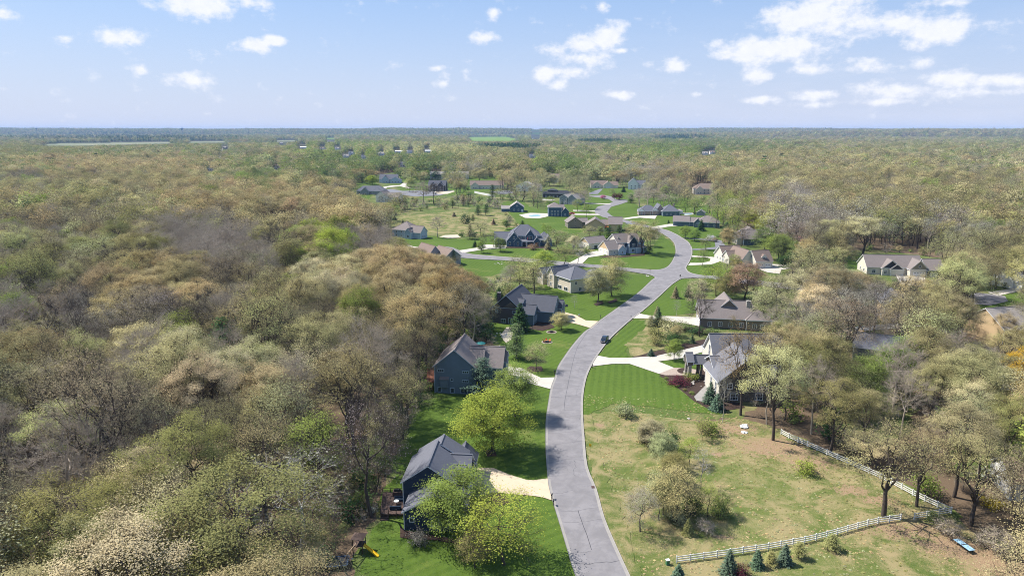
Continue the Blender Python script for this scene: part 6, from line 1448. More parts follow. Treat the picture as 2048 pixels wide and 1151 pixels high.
def fill(y0, y1, sp, hs, near=False):
    pts = lattice(y0, y1, sp); x, y = pts[:, 0], pts[:, 1]
    px0, py0 = pix(x, y, 0.0)
    def V(z, dx=0): return pix(x + dx, y, z)
    N = len(x); H = np.full(N, 19.5) * (1 + rng.normal(0, .17, N)) * (.86 + .3 * smoothnoise(x, y, .012, 4)) * hs
    insub = look(SUB, px0, py0); H[insub] *= .76
    inscr = look(SCRUB, px0, py0); H[inscr] = rng.uniform(2.5, 9, inscr.sum()); gp = look(GAP, px0, py0); H[gp] = rng.uniform(2, 6, gp.sum())
    thin = look(THIN, px0, py0); H[thin] *= .84
    done = np.zeros(N, bool); Hf = np.zeros(N); rad = H * .27
    base_open = look(OPENMASK, px0, py0)
    for k in (1, .8, .6, .42, .28, .16):
        h = H * k; bad = base_open.copy()
        for z, dx in ((.3, 0), (.6, 0), (.85, 0), (1.0, 0), (.65, -.85), (.65, .85), (.9, -.5), (.9, .5)):
            a, b = pix(x + dx * h * .30, y, z * h); bad |= look(OPENMASK, a, b)
        ok = ~bad & ~done; Hf[ok] = h[ok]; done |= ok
    keep = done & (Hf > 1.6)
    # do not grow through hand placed trees
    for (hx, hy, hr) in hand_xy:
        if y0 - 20 < hy < y1 + 20: keep &= (x - hx) ** 2 + (y - hy) ** 2 > (hr * 1.05 + 1.2) ** 2
    keep &= ~(inscr & (rng.random(N) < .12)); keep &= ~(insub & ~inscr & (rng.random(N) < .12)); keep &= ~(thin & (rng.random(N) < .38)); keep &= ~(look(THIN2, px0, py0) & (rng.random(N) < .38))
    x, y, Hf, insub, inscr = x[keep], y[keep], Hf[keep], insub[keep], inscr[keep]
    cx_, cy_ = pix(x, y, Hf * .75)
    names = list(CHO); pr = np.array([CHO[k] for k in names]); pr /= pr.sum()
    big = smoothnoise(x, y, .02 if y0 < 700 else .004, 9); big2 = smoothnoise(x, y, .012 if y0 < 700 else .0025, 31)
    for i in range(len(x)):
        t_ = names[int(rng.choice(len(names), p=pr))]
        if big[i] > .62 and rng.random() < .5: t_ = 'olive' if rng.random() < .5 else 'sage'
        if big2[i] > .66 and rng.random() < .5: t_ = 'grey' if rng.random() < .5 else 'brown'
        kd = {'grey': 'bare', 'mauve': 'bare', 'fresh': 'maple', 'sage': 'airy', 'brown': 'openoak', 'olive': 'airy' if rng.random() < .3 else 'oak'}.get(t_, 'oak' if rng.random() < .62 else 'openoak')
        if y[i] > 900 and rng.random() < (.34 if cx_[i] < 1500 else .12): kd, t_ = ('maple', 'green') if rng.random() < .6 else ('airy', 'sage')
        if rng.random() < (.006 if y[i] < 600 else .022): kd, t_ = 'pine', 'dark'
        d = np.abs((PAT[:, 0] - cx_[i]) / PAT[:, 2]) ** 2 + np.abs((PAT[:, 1] - cy_[i]) / PAT[:, 3]) ** 2
        for j in np.argsort(d)[:3]:
            if d[j] < 1.2 and rng.random() < PATCH[j][6] * (1.25 - .5 * d[j]): kd, t_ = PATCH[j][4], PATCH[j][5]; break
        if inscr[i]: kd, t_ = [('brush', 'grey'), ('bush', 'olive'), ('pine', 'dark'), ('spruce', 'dark'), ('airy', 'sage'), ('bush', 'brown')][int(rng.integers(6))]
        if insub[i] and kd in ('oak', 'bare') and rng.random() < .4: kd, t_ = ('airy', 'palegreen' if rng.random() < .5 else 'sage')
        if Hf[i] < 5.5: kd, t_ = ('bush', ['olive', 'sage', 'green', 'fresh', 'dark'][int(rng.integers(5))]) if rng.random() < .72 else ('brush', 'grey')
        WOODS.append((x[i], y[i], Hf[i], kd, t_, cx_[i], cy_[i]))
fill(78, 330, 9.8, 1.06)
fill(330, 620, 9.6, 1.04)
fill(620, 1500, 11.2, 1.0)
fill(1500, 4300, 15, 1.08)
fill(4300, 12500, 34, 1.35)
print('woods', len(WOODS))
# understorey in the near woods
near_w = [w for w in WOODS if w[1] < 420]
und = []
for (x, y, H, kd, tn, a, b) in near_w:
    if H > 9:
        for _ in range(2 if y < 260 else 1):
            if y < 330 and _ == 0 and rng.random() < .4:
                q = rng.normal(0, 3.5, 2); u, v = pix(x + q[0], y + q[1], 0.); u2, v2 = pix(x + q[0], y + q[1], H * .95)
                if not look(OPENMASK, u, v) and not look(OPENMASK, u2, v2): und.append((x + q[0], y + q[1], H * rng.uniform(.6, .95), 'bare', ['brown', 'grey', 'tan'][int(rng.integers(3))], u2, v2))
            if rng.random() < .75:
                q = rng.normal(0, 4, 2); h = rng.uniform(1.6, 5.5); u, v = pix(x + q[0], y + q[1], 0.); u2, v2 = pix(x + q[0], y + q[1], h)
                if not look(OPENMASK, u, v) and not look(OPENMASK, u2, v2): und.append((x + q[0], y + q[1], h, ['bush', 'brush', 'bush', 'airy'][int(rng.integers(4))], ['green', 'olive', 'fresh', 'dark', 'sage', 'grey', 'brown'][int(rng.integers(7))], u2, v2))
EDGE = raster([(620, 1195), (690, 1090), (740, 1030), (765, 940), (795, 890), (822, 840), (845, 800), (866, 750), (900, 690), (985, 690), (980, 640), (900, 640), (800, 760), (700, 930), (600, 1120)])
eg = lattice(95, 300, 2.9); eu, ev = pix(eg[:, 0], eg[:, 1], 0.); h_ = rng.uniform(1.4, 4.6, len(eg)); eu2, ev2 = pix(eg[:, 0] + 1.2, eg[:, 1], h_ * .8)
for i in np.nonzero(look(EDGE, eu, ev) & ~look(OPENMASK, eu, ev) & ~look(OPENMASK, eu2, ev2))[0]:
    if rng.random() < .8: und.append((eg[i, 0], eg[i, 1], h_[i], ['bush', 'bush', 'brush', 'airy'][int(rng.integers(4))], ['dark', 'green', 'olive', 'dark', 'fresh', 'brown'][int(rng.integers(6))], eu2[i], ev2[i]))
# the nearest 300 woodland trees seen largest are things of their own
def inframe(w): return -40 < w[5] < 2090 and w[6] < 1330 and w[6] > 250
cand = sorted([w for w in WOODS if inframe(w) and w[2] > 5.5], key=lambda w: math.hypot(w[0], w[1]) / w[2])
IND = cand[:300]; indset = set(id(w) for w in IND)
CW = dict(tan='tan', gold='golden', olive='olive', palegreen='pale yellow green', cream='cream', brown='brown', rust='rusty', grey='grey', mauve='purplish grey', green='green', lime='lime green', fresh='fresh green', dark='dark green', sage='sage green', white='whitish', orange='orange brown', yellow='yellow', pine='green', spruce='green', bluespruce='blue', plum='plum', pink='pink')
KW = dict(oak='budding tree', openoak='half bare tree', bare='leafless tree', maple='leafy round tree', airy='feathery tree', pine='pine', spruce='spruce', birch='slender tree', bush='bush', brush='brush')
def where(px, py):
    if px > 1500:
        if py > 850: return 'behind the white fence'
        if py > 680: return 'right of the estate house'
        if py > 560: return 'below the long ranch house'
        return 'behind the long ranch house'
    if px > 1000: return 'among the neighbourhood houses'
    band = 'bottom left woods' if py > 980 else 'lower left woods' if py > 840 else 'left woods' if py > 700 else 'middle left woods' if py > 580 else 'upper left woods'
    return band + (' by the left frame edge' if px < 200 else ' left of their middle' if px < 400 else ' right of their middle' if px < 620 else ' next to the houses')
ORD = 'second third fourth fifth sixth seventh eighth ninth tenth eleventh twelfth thirteenth fourteenth fifteenth'.split()
seen = {}
for w in IND:
    x, y, H, kd, tn, a, b = w
    seen.setdefault((CW[tn], KW[kd], where(a, b)), []).append(w)
for (c_, k_, wh), ws in seen.items():
    ws.sort(key=lambda w: w[5])
    for i, w in enumerate(ws):
        x, y, H, kd, tn, a, b = w
        l2 = '%s %s, %s' % (c_, k_, wh)
        if len(ws) > 1: l2 = '%s %s %s%s, %s' % ('leftmost' if i == 0 else ORD[min(i - 1, 13)], c_, k_, '' if i == 0 else ' from left', wh)
        k2 = kd if kd != 'birch' else 'bare'
        plant(k2, x, y, H, tn, l2, 'tree', group='trees of the woods', wid=float(rng.uniform(.92, 1.22)), tv=.14)
rest = [w for w in WOODS if id(w) not in indset] + und
print('rest', len(rest), 'individual', len(IND), 'hand', len(HAND))

# near proto meshes as joined instances for the remaining nearer trees
for kd, ks in (('oak', 2), ('openoak', 1), ('bare', 2), ('maple', 1), ('airy', 1)):
    for i in range(ks):
        args = dict(oak=lambda s: broadleaf(310 + s, 20, 6.8, .34, 32, 1.55, 11, .21, 44, .36, twigs=2, irregular=1, inner=.12, subspread=.38), openoak=lambda s: broadleaf(320 + s, 20, 6.8, .32, 30, 1.7, 12, .20, 22, .38, twigs=5, irregular=1, inner=.05),
                    bare=lambda s: broadleaf(330 + s, 20, 5.6, .28, 24, 2.0, 12, .2, 3, .26, twigs=12, upright=1, lo=-.5, irregular=1, inner=0), maple=lambda s: broadleaf(340 + s, 14, 4.6, .16, 30, 1.4, 10, .27, 26, .24, twigs=1, lo=-.75), airy=lambda s: broadleaf(350 + s, 16, 4.8, .18, 28, 1.6, 11, .23, 14, .22, twigs=7, upright=1, lo=-.7, inner=.1))[kd](i)
        joined(kd + 'N', args, 'grey_bark' if kd == 'bare' else 'bark')
KIND_N = dict(KIND_M); KIND_N.update(oak=inv('oakN'), openoak=inv('openoakN'), bare=inv('bareN'), maple=inv('mapleN'), airy=inv('airyN'), birch=inv('bareN'))

def scatter(name, items, label=None):
    n_ = len(items); me = D.meshes.new(name); me.vertices.add(n_)
    co = np.array([(w[0], w[1], 0) for w in items], np.float32)
    def hill(x, y): return 0
    me.vertices.foreach_set('co', co.ravel())
    idx = np.zeros(n_, np.int32); sc = np.zeros((n_, 3), np.float32); rt = np.zeros((n_, 3), np.float32); tn = np.ones((n_, 4), np.float32)
    for i, w in enumerate(items):
        d = w[1]; kt = KIND_N if d < 420 else (KIND_M if d < 1000 else KIND_F)
        ks = kt[w[3]]; idx[i] = ks[int(rng.integers(len(ks)))]
        s = w[2] / KH[w[3]]; wd = rng.uniform(.95, 1.3); sc[i] = (s * wd, s * wd, s); rt[i, 2] = rng.uniform(0, 6.28); tn[i, :3] = tint(w[4], .14)
    at = me.attributes.new('idx', 'INT', 'POINT'); at.data.foreach_set('value', idx)
    at = me.attributes.new('scl', 'FLOAT_VECTOR', 'POINT'); at.data.foreach_set('vector', sc.ravel())
    at = me.attributes.new('rot', 'FLOAT_VECTOR', 'POINT'); at.data.foreach_set('vector', rt.ravel())
    at = me.attributes.new('tint', 'FLOAT_COLOR', 'POINT'); at.data.foreach_set('color', tn.ravel())
    me.update(); o = link(name, me); o['kind'] = 'stuff'
    if label: o['label'] = label
    ng = D.node_groups.new(name + '_nodes', 'GeometryNodeTree')
    ng.interface.new_socket('Geometry', in_out='INPUT', socket_type='NodeSocketGeometry'); ng.interface.new_socket('Geometry', in_out='OUTPUT', socket_type='NodeSocketGeometry')
    N_ = ng.nodes; gi = N_.new('NodeGroupInput'); go = N_.new('NodeGroupOutput'); ci = N_.new('GeometryNodeCollectionInfo'); ci.inputs['Collection'].default_value = lib; ci.inputs['Separate Children'].default_value = True; ci.inputs['Reset Children'].default_value = True
    ip = N_.new('GeometryNodeInstanceOnPoints'); ip.inputs['Pick Instance'].default_value = True
    def na(nm, tp):
        q = N_.new('GeometryNodeInputNamedAttribute'); q.data_type = tp; q.inputs['Name'].default_value = nm; return q.outputs['Attribute']
    Lk = ng.links.new
    mp = N_.new('GeometryNodeMeshToPoints'); Lk(gi.outputs[0], mp.inputs['Mesh']); Lk(mp.outputs[0], ip.inputs['Points']); Lk(ci.outputs[0], ip.inputs['Instance']); Lk(na('idx', 'INT'), ip.inputs['Instance Index'])
    e2r = N_.new('FunctionNodeEulerToRotation'); Lk(na('rot', 'FLOAT_VECTOR'), e2r.inputs[0]); Lk(e2r.outputs[0], ip.inputs['Rotation']); Lk(na('scl', 'FLOAT_VECTOR'), ip.inputs['Scale']); Lk(ip.outputs[0], go.inputs[0])
    md = o.modifiers.new('scatter', 'NODES'); md.node_group = ng
    return o
def hz_lift(items): return items
scatter('woodland', [w for w in rest if w[1] < 1500], 'woods of budding spring trees around the houses and beyond')
# tufts of rough grass in the meadows
tb = TB(900)
for q in range(16):
    th = q * 2.4; r_ = .12 + .3 * tb.r.random(); a_ = np.array((math.cos(th) * r_, math.sin(th) * r_, 0)); tb.leaves(a_ + np.array((0, 0, .18)), .05, 2, .34, np.array((math.cos(th) * .3, math.sin(th) * .3, 1.)), var=.65)
tb.tube([(0, 0, 0), (0, 0, .1)], .02, .01, 3); joined('tuft', tb, 'bark'); KIND_N['tuft'] = KIND_M['tuft'] = inv('tuft'); KH['tuft'] = .4
MEAD = raster(OPEN['yard11']) | raster([(1262, 712), (1252, 690), (1290, 655), (1330, 655), (1352, 690), (1300, 705)]) | raster(OPEN['meadow'])
HARD = raster(ROADPX)
gx = lattice(98, 245, .62); gx = gx[(gx[:, 0] > 5)]; gx2 = lattice(500, 680, 3.2)
gx = np.concatenate([gx, gx2]); gu, gv = pix(gx[:, 0], gx[:, 1], 0.)
okk = look(MEAD, gu, gv) & ~look(HARD, gu, gv) & (rng.random(len(gx)) < .05 + .6 * smoothnoise(gx[:, 0], gx[:, 1], .25, 77)); gx = gx[okk]
gn = smoothnoise(gx[:, 0], gx[:, 1], .12, 55)
scatter('meadow_grass', [(x, y, float(rng.uniform(.07, .22)) * (1 if y < 300 else 1.8), 'tuft', ('olive' if g < .45 else 'gold') if rng.random() < .8 else 'sage', 0, 0) for (x, y), g in zip(gx, gn)], 'tufts of rough green and tan grass in the meadows')
# trees on the hills stand on the hills: drop them onto the terrain height
far = [w for w in rest if w[1] >= 1500]
fw = scatter('distant_woodland', far, 'hazy distant woodland reaching to the horizon')
co = np.array([(w[0], w[1], 0) for w in far], np.float32)
from mathutils.bvhtree import BVHTree
for o in [o for o in S.objects if o.name.startswith('distant_hills')]:
    bv = BVHTree.FromPolygons([v.co for v in o.data.vertices], [p.vertices[:] for p in o.data.polygons])
    for i, w in enumerate(far):
        if w[1] > 5000:
            hit = bv.ray_cast(Vector((w[0], w[1], 400)), Vector((0, 0, -1)))
            if hit[0] is not None: co[i, 2] = max(co[i, 2], hit[0].z - 3)
fw.data.vertices.foreach_set('co', co.ravel()); fw.data.update()

# ---------------------------------------------------------------- white rail fences
def rail_fence(px, label):
    w = [P(*q) for q in px]; root = thing('rail_fence', label, 'fence', (w[0].x, w[0].y, 0), 0, 'white three rail fences round the meadow')
    pm = MB(); pm.box(-.085, .085, -.085, .085, 0, 1.42); pm.box(-.11, .11, -.11, .11, 1.42, 1.46); pm.face([(-.11, -.11, 1.46), (.11, -.11, 1.46), (0, 0, 1.54)]); pm.face([(.11, -.11, 1.46), (.11, .11, 1.46), (0, 0, 1.54)]); pm.face([(.11, .11, 1.46), (-.11, .11, 1.46), (0, 0, 1.54)]); pm.face([(-.11, .11, 1.46), (-.11, -.11, 1.46), (0, 0, 1.54)])
    pme = pm.mesh('post', ['white_paint']); rm = MB(); rm.box(0, 1, -.035, .035, -.085, .085); rme = rm.mesh('rail', ['white_paint'])
    L = [0]; 
    for a, b in zip(w[:-1], w[1:]): L.append(L[-1] + (b - a).length)
    n_ = max(2, round(L[-1] / 2.6)); pts = []
    for i in range(n_ + 1):
        t = L[-1] * i / n_; k = max(j for j in range(len(L) - 1) if L[j] <= t + 1e-6); f = (t - L[k]) / (L[k + 1] - L[k]); pts.append(w[k].lerp(w[k + 1], min(1, f)) - w[0])
    for i, p in enumerate(pts):
        link('post', pme, root, (p.x, p.y, random.uniform(-.04, .03)), random.uniform(-.05, .05))
        if i < len(pts) - 1:
            d = pts[i + 1] - p
            for z in (.38, .82, 1.26):
                o = link('rail', rme, root, (p.x, p.y, z + random.uniform(-.015, .015)), math.atan2(d.y, d.x)); o.scale = (d.length, 1, 1)
rail_fence([(1353, 1125), (1434, 1114), (1541, 1098), (1620, 1083), (1673, 1069), (1725, 1054), (1752, 1047), (1801, 1040)], 'white three rail fence running along the bottom of the meadow behind the small spruces')
rail_fence([(1828, 1038), (1853, 1034), (1878, 1030), (1902, 1026)], 'short white rail fence stretch between the oak trunk and the fence corner')
rail_fence([(1562, 868), (1581, 878), (1632, 900), (1669, 916), (1689, 925), (1721, 939), (1770, 961), (1835, 996), (1874, 1014), (1902, 1026)], 'white three rail fence climbing back along the woods to the right of the meadow')
a = P(949, 386); b = P(989, 394); root = thing('panel_fence', 'solid white panel fence beside the far sports court', 'fence', (a.x, a.y, 0), math.atan2(b.y - a.y, b.x - a.x)); Lf = (b - a).length
pn = MB(); pn.box(0, 1, -.04, .04, 0, 2.4); pme = pn.mesh('panel', ['white_paint']); k_ = 12
for i in range(k_):
    o = link('panel', pme, root, (Lf * i / k_ + .1, 0, 0)); o.scale = (Lf / k_ - .2, 1, 1)
    q = MB(); q.box(-.09, .09, -.09, .09, 0, 2.6); q.build('post', 'white_paint', root, (Lf * i / k_, 0, 0))

# ---------------------------------------------------------------- vehicles
def pickup(px, py, px2, py2, label, paint='car_paint', cat='pickup truck', name='pickup_truck', far=False):
    p = P(px, py); q = P(px2, py2); root = thing(name, label, cat, (p.x, p.y, roadz), math.atan2(q.y - p.y, q.x - p.x))
    b = MB()
    def loft(secs, m=0):
        """secs: list of (x, half width bottom, half width top, z bottom, z top)"""
        R_ = [[(x, -wb, z0), (x, wb, z0), (x, wt, z1), (x, -wt, z1)] for x, wb, wt, z0, z1 in secs]
        for A, B in zip(R_[:-1], R_[1:]):
            for i in range(4): b.face([A[i], A[(i + 1) % 4], B[(i + 1) % 4], B[i]][::-1], m)
        b.face(R_[0], m); b.face(R_[-1][::-1], m)
    loft([(-2.95, .93, .92, .48, 1.18), (-1.0, .99, .97, .42, 1.2), (1.1, .99, .97, .42, 1.22), (2.3, .98, .92, .45, 1.16), (2.85, .86, .8, .5, 1.02)])
    b.box(-2.8, -1.05, -.95, -.86, 1.18, 1.36); b.box(-2.8, -1.05, .86, .95, 1.18, 1.36); b.box(-2.93, -2.82, -.92, .92, 1.1, 1.36)
    b.build('body', paint, root)
    b = MB(); loft([(-1.1, .93, .76, 1.2, 1.9), (-.9, .93, .78, 1.2, 1.95), (.55, .93, .78, 1.2, 1.95), (1.35, .93, .9, 1.18, 1.24)]); b.build('cab', paint, root)
    b = MB(); b.face([(.63, -.76, 1.9), (.63, .76, 1.9), (1.26, .86, 1.32), (1.26, -.86, 1.32)][::-1]); b.build('windscreen', 'glass_pane', root, (.03, 0, .03))
    for s_ in (-1, 1):
        b = MB(); y0, y1 = .905 * s_, .80 * s_; b.face([(-.9, y0, 1.3), (.95, y0, 1.3), (.5, y1, 1.84), (-.85, y1, 1.84)][::s_ * -1]); b.build('side_window', 'glass_pane', root, (0, .03 * s_, 0))
        b = MB(); b.box(2.74, 2.88, .55 * s_ - .2, .55 * s_ + .2, .82, .98); b.build('headlight', 'chrome', root)
        b = MB(); b.box(1.0, 1.2, 1.0 * s_ - .05, 1.0 * s_ + .12 * s_ if s_ > 0 else 1.0 * s_ + .05, 1.2, 1.38) if s_ > 0 else b.box(1.0, 1.2, -1.12, -.95, 1.2, 1.38); b.build('wing_mirror', paint, root)
        for x in (-1.9, 1.85):
            b = MB(); b.tube([(x, .78 * s_, .4), (x, 1.0 * s_, .4)], .4, 14); w_ = b.build('wheel', 'rubber', root); b = MB(); b.tube([(x, 1.0 * s_, .4), (x, 1.02 * s_, .4)], .22, 10); b.build('rim', 'chrome', w_)
    b = MB(); b.box(2.8, 2.95, -.88, .88, .48, .68); b.build('bumper', 'chrome', root); b = MB(); b.box(2.83, 2.9, -.34, .34, .72, .98); b.build('grille', 'black_metal', root)
pickup(1209, 683, 1196, 699, 'dark blue pickup truck driving down the road beside the grass mound')
pickup(1143, 429, 1136, 429.2, 'small red car parked by the blue hip roofed house', 'red_paint', 'car', 'parked_car')

# ---------------------------------------------------------------- street furniture
def mailbox(px, py, label, h=1.25, col='black_metal', two=False):
    p = P(px, py); r = thing('mailbox', label, 'mailbox', (p.x, p.y, 0), random.uniform(-.4, .4), 'mailboxes along the road')
    b = MB(); b.box(-.07, .07, -.07, .07, 0, h); b.box(-.05, .05, -.45, .2, h - .25, h - .15); b.build('post', 'dark_wood', r)
    b = MB(); pts = [(-.13, 0), (.13, 0), (.13, .16), (.09, .25), (0, .29), (-.09, .25), (-.13, .16)]
    A = [(x, -.5, h - .1 + z) for x, z in pts]; B = [(x, .12, h - .1 + z) for x, z in pts]
    for i in range(7): b.face([A[i], A[(i + 1) % 7], B[(i + 1) % 7], B[i]])
    b.face(A[::-1]); b.face(B); b.build('box', col, r)
for i, (x, y, lb) in enumerate([(1104, 998, 'black mailbox at the near driveway of the dark navy house'), (1107, 1010, 'second black mailbox just below the near one at the navy house driveway'), (1109, 748, 'black mailbox at the slate blue house driveway'), (1185, 736, 'black mailbox at the estate driveway mouth'), (1262, 637, 'black mailbox at the top of the grass mound lawn'), (1201, 636, 'mailbox at the charcoal house driveway'), (1384, 521, 'black mailbox at the looping white drive'), (1381, 493, 'black mailbox at the curved asphalt drive'), (916, 499, 'dark mailbox at the cul-de-sac end of the west street'), (1316, 456, 'dark mailbox at the ranch house driveway')]):
    mailbox(x, y, lb, 1.25)
def post_sign(px, py, ty, label, kind):
    p = P(px, py); H = height_at(p.x, p.y, ty); r = thing('road_sign', label, 'road sign', (p.x, p.y, 0), -.3)
    b = MB(); b.tube([(0, 0, 0), (0, 0, H - .1)], .045, 6); b.build('pole', 'black_metal', r)
    b = MB()
    if kind == 'stop':
        R_ = .42; A = [(math.cos(R(22.5 + 45 * k)) * R_, -.05, H - .4 + math.sin(R(22.5 + 45 * k)) * R_) for k in range(8)]; B = [(x, -.02, z) for x, _, z in A]
        b.face(A); b.face(B[::-1])
        for k in range(8): b.face([A[k], B[k], B[(k + 1) % 8], A[(k + 1) % 8]])
        b.build('sign_plate', 'sign_brown', r)
    elif kind == 'street':
        b.box(-.55, .55, -.02, .02, H - .2, H - .02); b.box(-.02, .02, -.55, .55, H - .42, H - .24); b.build('name_blade', 'black_metal', r)
    else:
        b.box(-.3, .3, -.04, .04, H - .75, H - .1); b.build('sign_plate', 'yellow_plastic', r)
post_sign(1360, 560, 549, 'octagonal stop sign seen from behind at the junction corner', 'stop')
post_sign(1300, 551, 538, 'dark street name sign on the rock bed at the junction', 'street')
post_sign(1180, 902, 886, 'small yellow marker sign on a dark post in the left meadow edge', 'marker')
def rocks(px, py, n_, spread, size, label, name='rock_pile', mat='rock'):
    p = P(px, py); r = thing(name, label, 'rocks', (p.x, p.y, 0))
    for i in range(n_):
        b = MB(); s_ = size * random.uniform(.6, 1.3); cx, cy = random.gauss(0, spread), random.gauss(0, spread); V = []
        for j in range(3):
            for k in range(6):
                q = (.85, 1, .45)[j] * s_ * random.uniform(.8, 1.2); V.append((cx + math.cos(k * 1.047 + j * .4) * q, cy + math.sin(k * 1.047 + j * .4) * q, (0, .4, .8)[j] * s_ * random.uniform(.8, 1.1)))
        for j in range(2):
            for k in range(6): b.face([V[j * 6 + k], V[j * 6 + (k + 1) % 6], V[j * 6 + 6 + (k + 1) % 6], V[j * 6 + 6 + k]])
        b.face(V[12:]); b.build('rock', mat, r)
rocks(1296, 552, 7, .8, .35, 'landscape rocks round the street sign at the junction'); rocks(1490, 854, 2, .5, .9, 'two white boulders at the edge of the right woods', mat='trim_white'); rocks(1490, 864, 2, .6, .5, 'small white stones below the two boulders', mat='trim_white')
rocks(996, 527, 9, 1.6, .4, 'stone ring on the lawn below the west street'); rocks(1010, 669, 16, 1.6, .5, 'tan boulder slope beside the charcoal house'); rocks(1405, 765, 12, 2.2, .4, 'tan garden boulders behind the portico'); rocks(1378, 838, 1, .1, .6, 'single flat tan rock in the upper meadow')
def fire_pit(px, py, label, chairs):
    p = P(px, py); r = thing('fire_pit', label, 'fire pit', (p.x, p.y, 0))
    b = MB(); 
    for k in range(20):
        a0, a1 = k * .314, (k + .86) * .314
        q = MB(); pts = [(math.cos(t) * R_, math.sin(t) * R_) for t, R_ in ((a0, 1.6), (a1, 1.6), (a1, 2.0), (a0, 2.0))]
        q.face([(x, y, .16) for x, y in pts]);
        for i in range(4): q.face([(pts[i][0], pts[i][1], 0), (pts[(i + 1) % 4][0], pts[(i + 1) % 4][1], 0), (pts[(i + 1) % 4][0], pts[(i + 1) % 4][1], .16), (pts[i][0], pts[i][1], .16)])
        q.build('edging_stone', 'stone_edge', r)
    b.tube([(0, 0, .03), (0, 0, .06)], 1.6, 20); b.build('bed', 'mulch', r); b = MB(); b.tube([(0, 0, .06), (0, 0, .5)], [.55, .6], 12); b.build('bowl', 'black_metal', r)
    if chairs:
        for k in range(3):
            a_ = k * 1.1 + .6; c = thing('garden_chair', ['leftmost', 'middle', 'rightmost'][k] + ' orange garden chair at the lawn fire pit', 'chair', (p.x + math.cos(a_) * 1.15, p.y + math.sin(a_) * 1.15, .06), a_ + math.pi / 2, 'orange chairs at the fire pit')
            b = MB(); b.box(-.32, .32, -.3, .3, .38, .45); b.build('seat', 'orange_cloth', c); b = MB(); b.box(-.32, .32, -.36, -.28, .45, 1.0); b.build('backrest', 'orange_cloth', c)
            for sx in (-.28, .28):
                for sy in (-.25, .25): b = MB(); b.box(sx - .03, sx + .03, sy - .03, sy + .03, 0, .38); b.build('leg', 'red_wood', c)
fire_pit(1094, 684, 'round fire pit with stone edging on the lawn above the slate blue house', True)
fire_pit(1103, 664, 'small planted stone ring above the fire pit', False)
# basketball hoop
p = P(1130, 627); r = thing('basketball_hoop', 'portable basketball hoop beside the charcoal house driveway', 'basketball hoop', (p.x, p.y, 0), -.6)
b = MB(); b.box(-.5, .5, -.9, .2, 0, .25); b.build('base', 'black_metal', r); b = MB(); b.tube([(0, -.3, .25), (0, .1, 2.9), (0, .6, 3.3)], .07, 6); b.build('pole', 'black_metal', r); b = MB(); b.box(-.9, .9, .62, .68, 2.9, 4.0); b.build('backboard', 'glass_pane', r)
b = MB(); b.tube([(math.cos(t * .5236) * .23, .95 + math.sin(t * .5236) * .23, 3.05) for t in range(13)], .02, 4); b.build('rim', 'orange_cloth', r)
p = P(1158, 634); r = thing('planter_urn', 'pale stone planter urn beside the charcoal house driveway', 'planter', (p.x, p.y, 0)); b = MB(); b.tube([(0, 0, 0), (0, 0, .15), (0, 0, .4), (0, 0, .9), (0, 0, 1.1)], [.35, .2, .18, .45, .5], 10); b.build('urn', 'stone_edge', r); b = MB(); b.tube([(0, 0, 1.0), (0, 0, 1.3)], [.4, .25], 8); b.build('flowers', 'teal_cloth', r)
p = P(1102, 694); r = thing('lamp_post', 'short black lamp post on the lawn below the fire pit', 'lamp post', (p.x, p.y, 0)); b = MB(); b.tube([(0, 0, 0), (0, 0, 1.9)], .05, 6); b.build('pole', 'black_metal', r); b = MB(); b.tube([(0, 0, 1.9), (0, 0, 2.0), (0, 0, 2.3), (0, 0, 2.45)], [.1, .2, .17, .03], 6); b.build('lantern', 'black_metal', r)
# flag pole
p = P(1054, 495); H = height_at(p.x, p.y, 473); r = thing('flagpole', 'tall white flagpole with a hanging flag before the big blue house', 'flagpole', (p.x, p.y, 0)); b = MB(); b.tube([(0, 0, 0), (0, 0, H)], [.09, .05], 8); b.build('pole', 'white_paint', r); b = MB(); b.face([(.05, 0, H - .3), (.5, .1, H - .6), (.4, -.1, H - 2.2), (.05, 0, H - 2.0)]); b.face([(.05, .02, H - .3), (.05, .02, H - 2.0), (.4, -.08, H - 2.2), (.5, .12, H - .6)]); b.build('flag', 'red_paint', r)
# utility box
p = P(1335, 1128); r = thing('utility_box', 'small green utility box at the left end of the white fence', 'utility box', (p.x, p.y, 0), .2); b = MB(); b.box(-.3, .3, -.25, .25, 0, .9); b.build('cabinet', 'green_plastic', r); b = MB(); b.box(-.33, .33, -.28, .28, .9, 1.02); b.build('lid', 'trim_white', r)
# blue table on the leaves, bottom right
c0 = [P(1905, 1077, .76), P(1919, 1075, .76), P(1952, 1098, .76), P(1938, 1102, .76)]; ctr = sum(c0, Vector()) / 4
d_ = (c0[2] - c0[1]); r = thing('game_table', 'long pale blue table standing on dead leaves in the lower right', 'table', (ctr.x, ctr.y, 0), math.atan2(d_.y, d_.x)); Lg, Wg = d_.length, 1.25
b = MB(); b.box(-Lg / 2, Lg / 2, -Wg / 2, Wg / 2, .72, .77); b.build('tabletop', 'pool_cover', r); b = MB(); b.box(-.04, .04, -Wg / 2 - .1, Wg / 2 + .1, .772, .86); b.build('net', 'trim_dark', r)
for sx in (-1, 1):
    for sy in (-1, 1): b = MB(); b.box(sx * Lg * .38 - .04, sx * Lg * .38 + .04, sy * .5 - .04, sy * .5 + .04, 0, .72); b.build('leg', 'black_metal', r)
# fallen branch pile and a shallow pool in the right woods
sheet('pond', [(1868, 812), (1885, 815), (1905, 830), (1925, 846), (1935, 862), (1918, 862), (1902, 846), (1880, 832)], 'stone_edge', z=.05, sm=3)
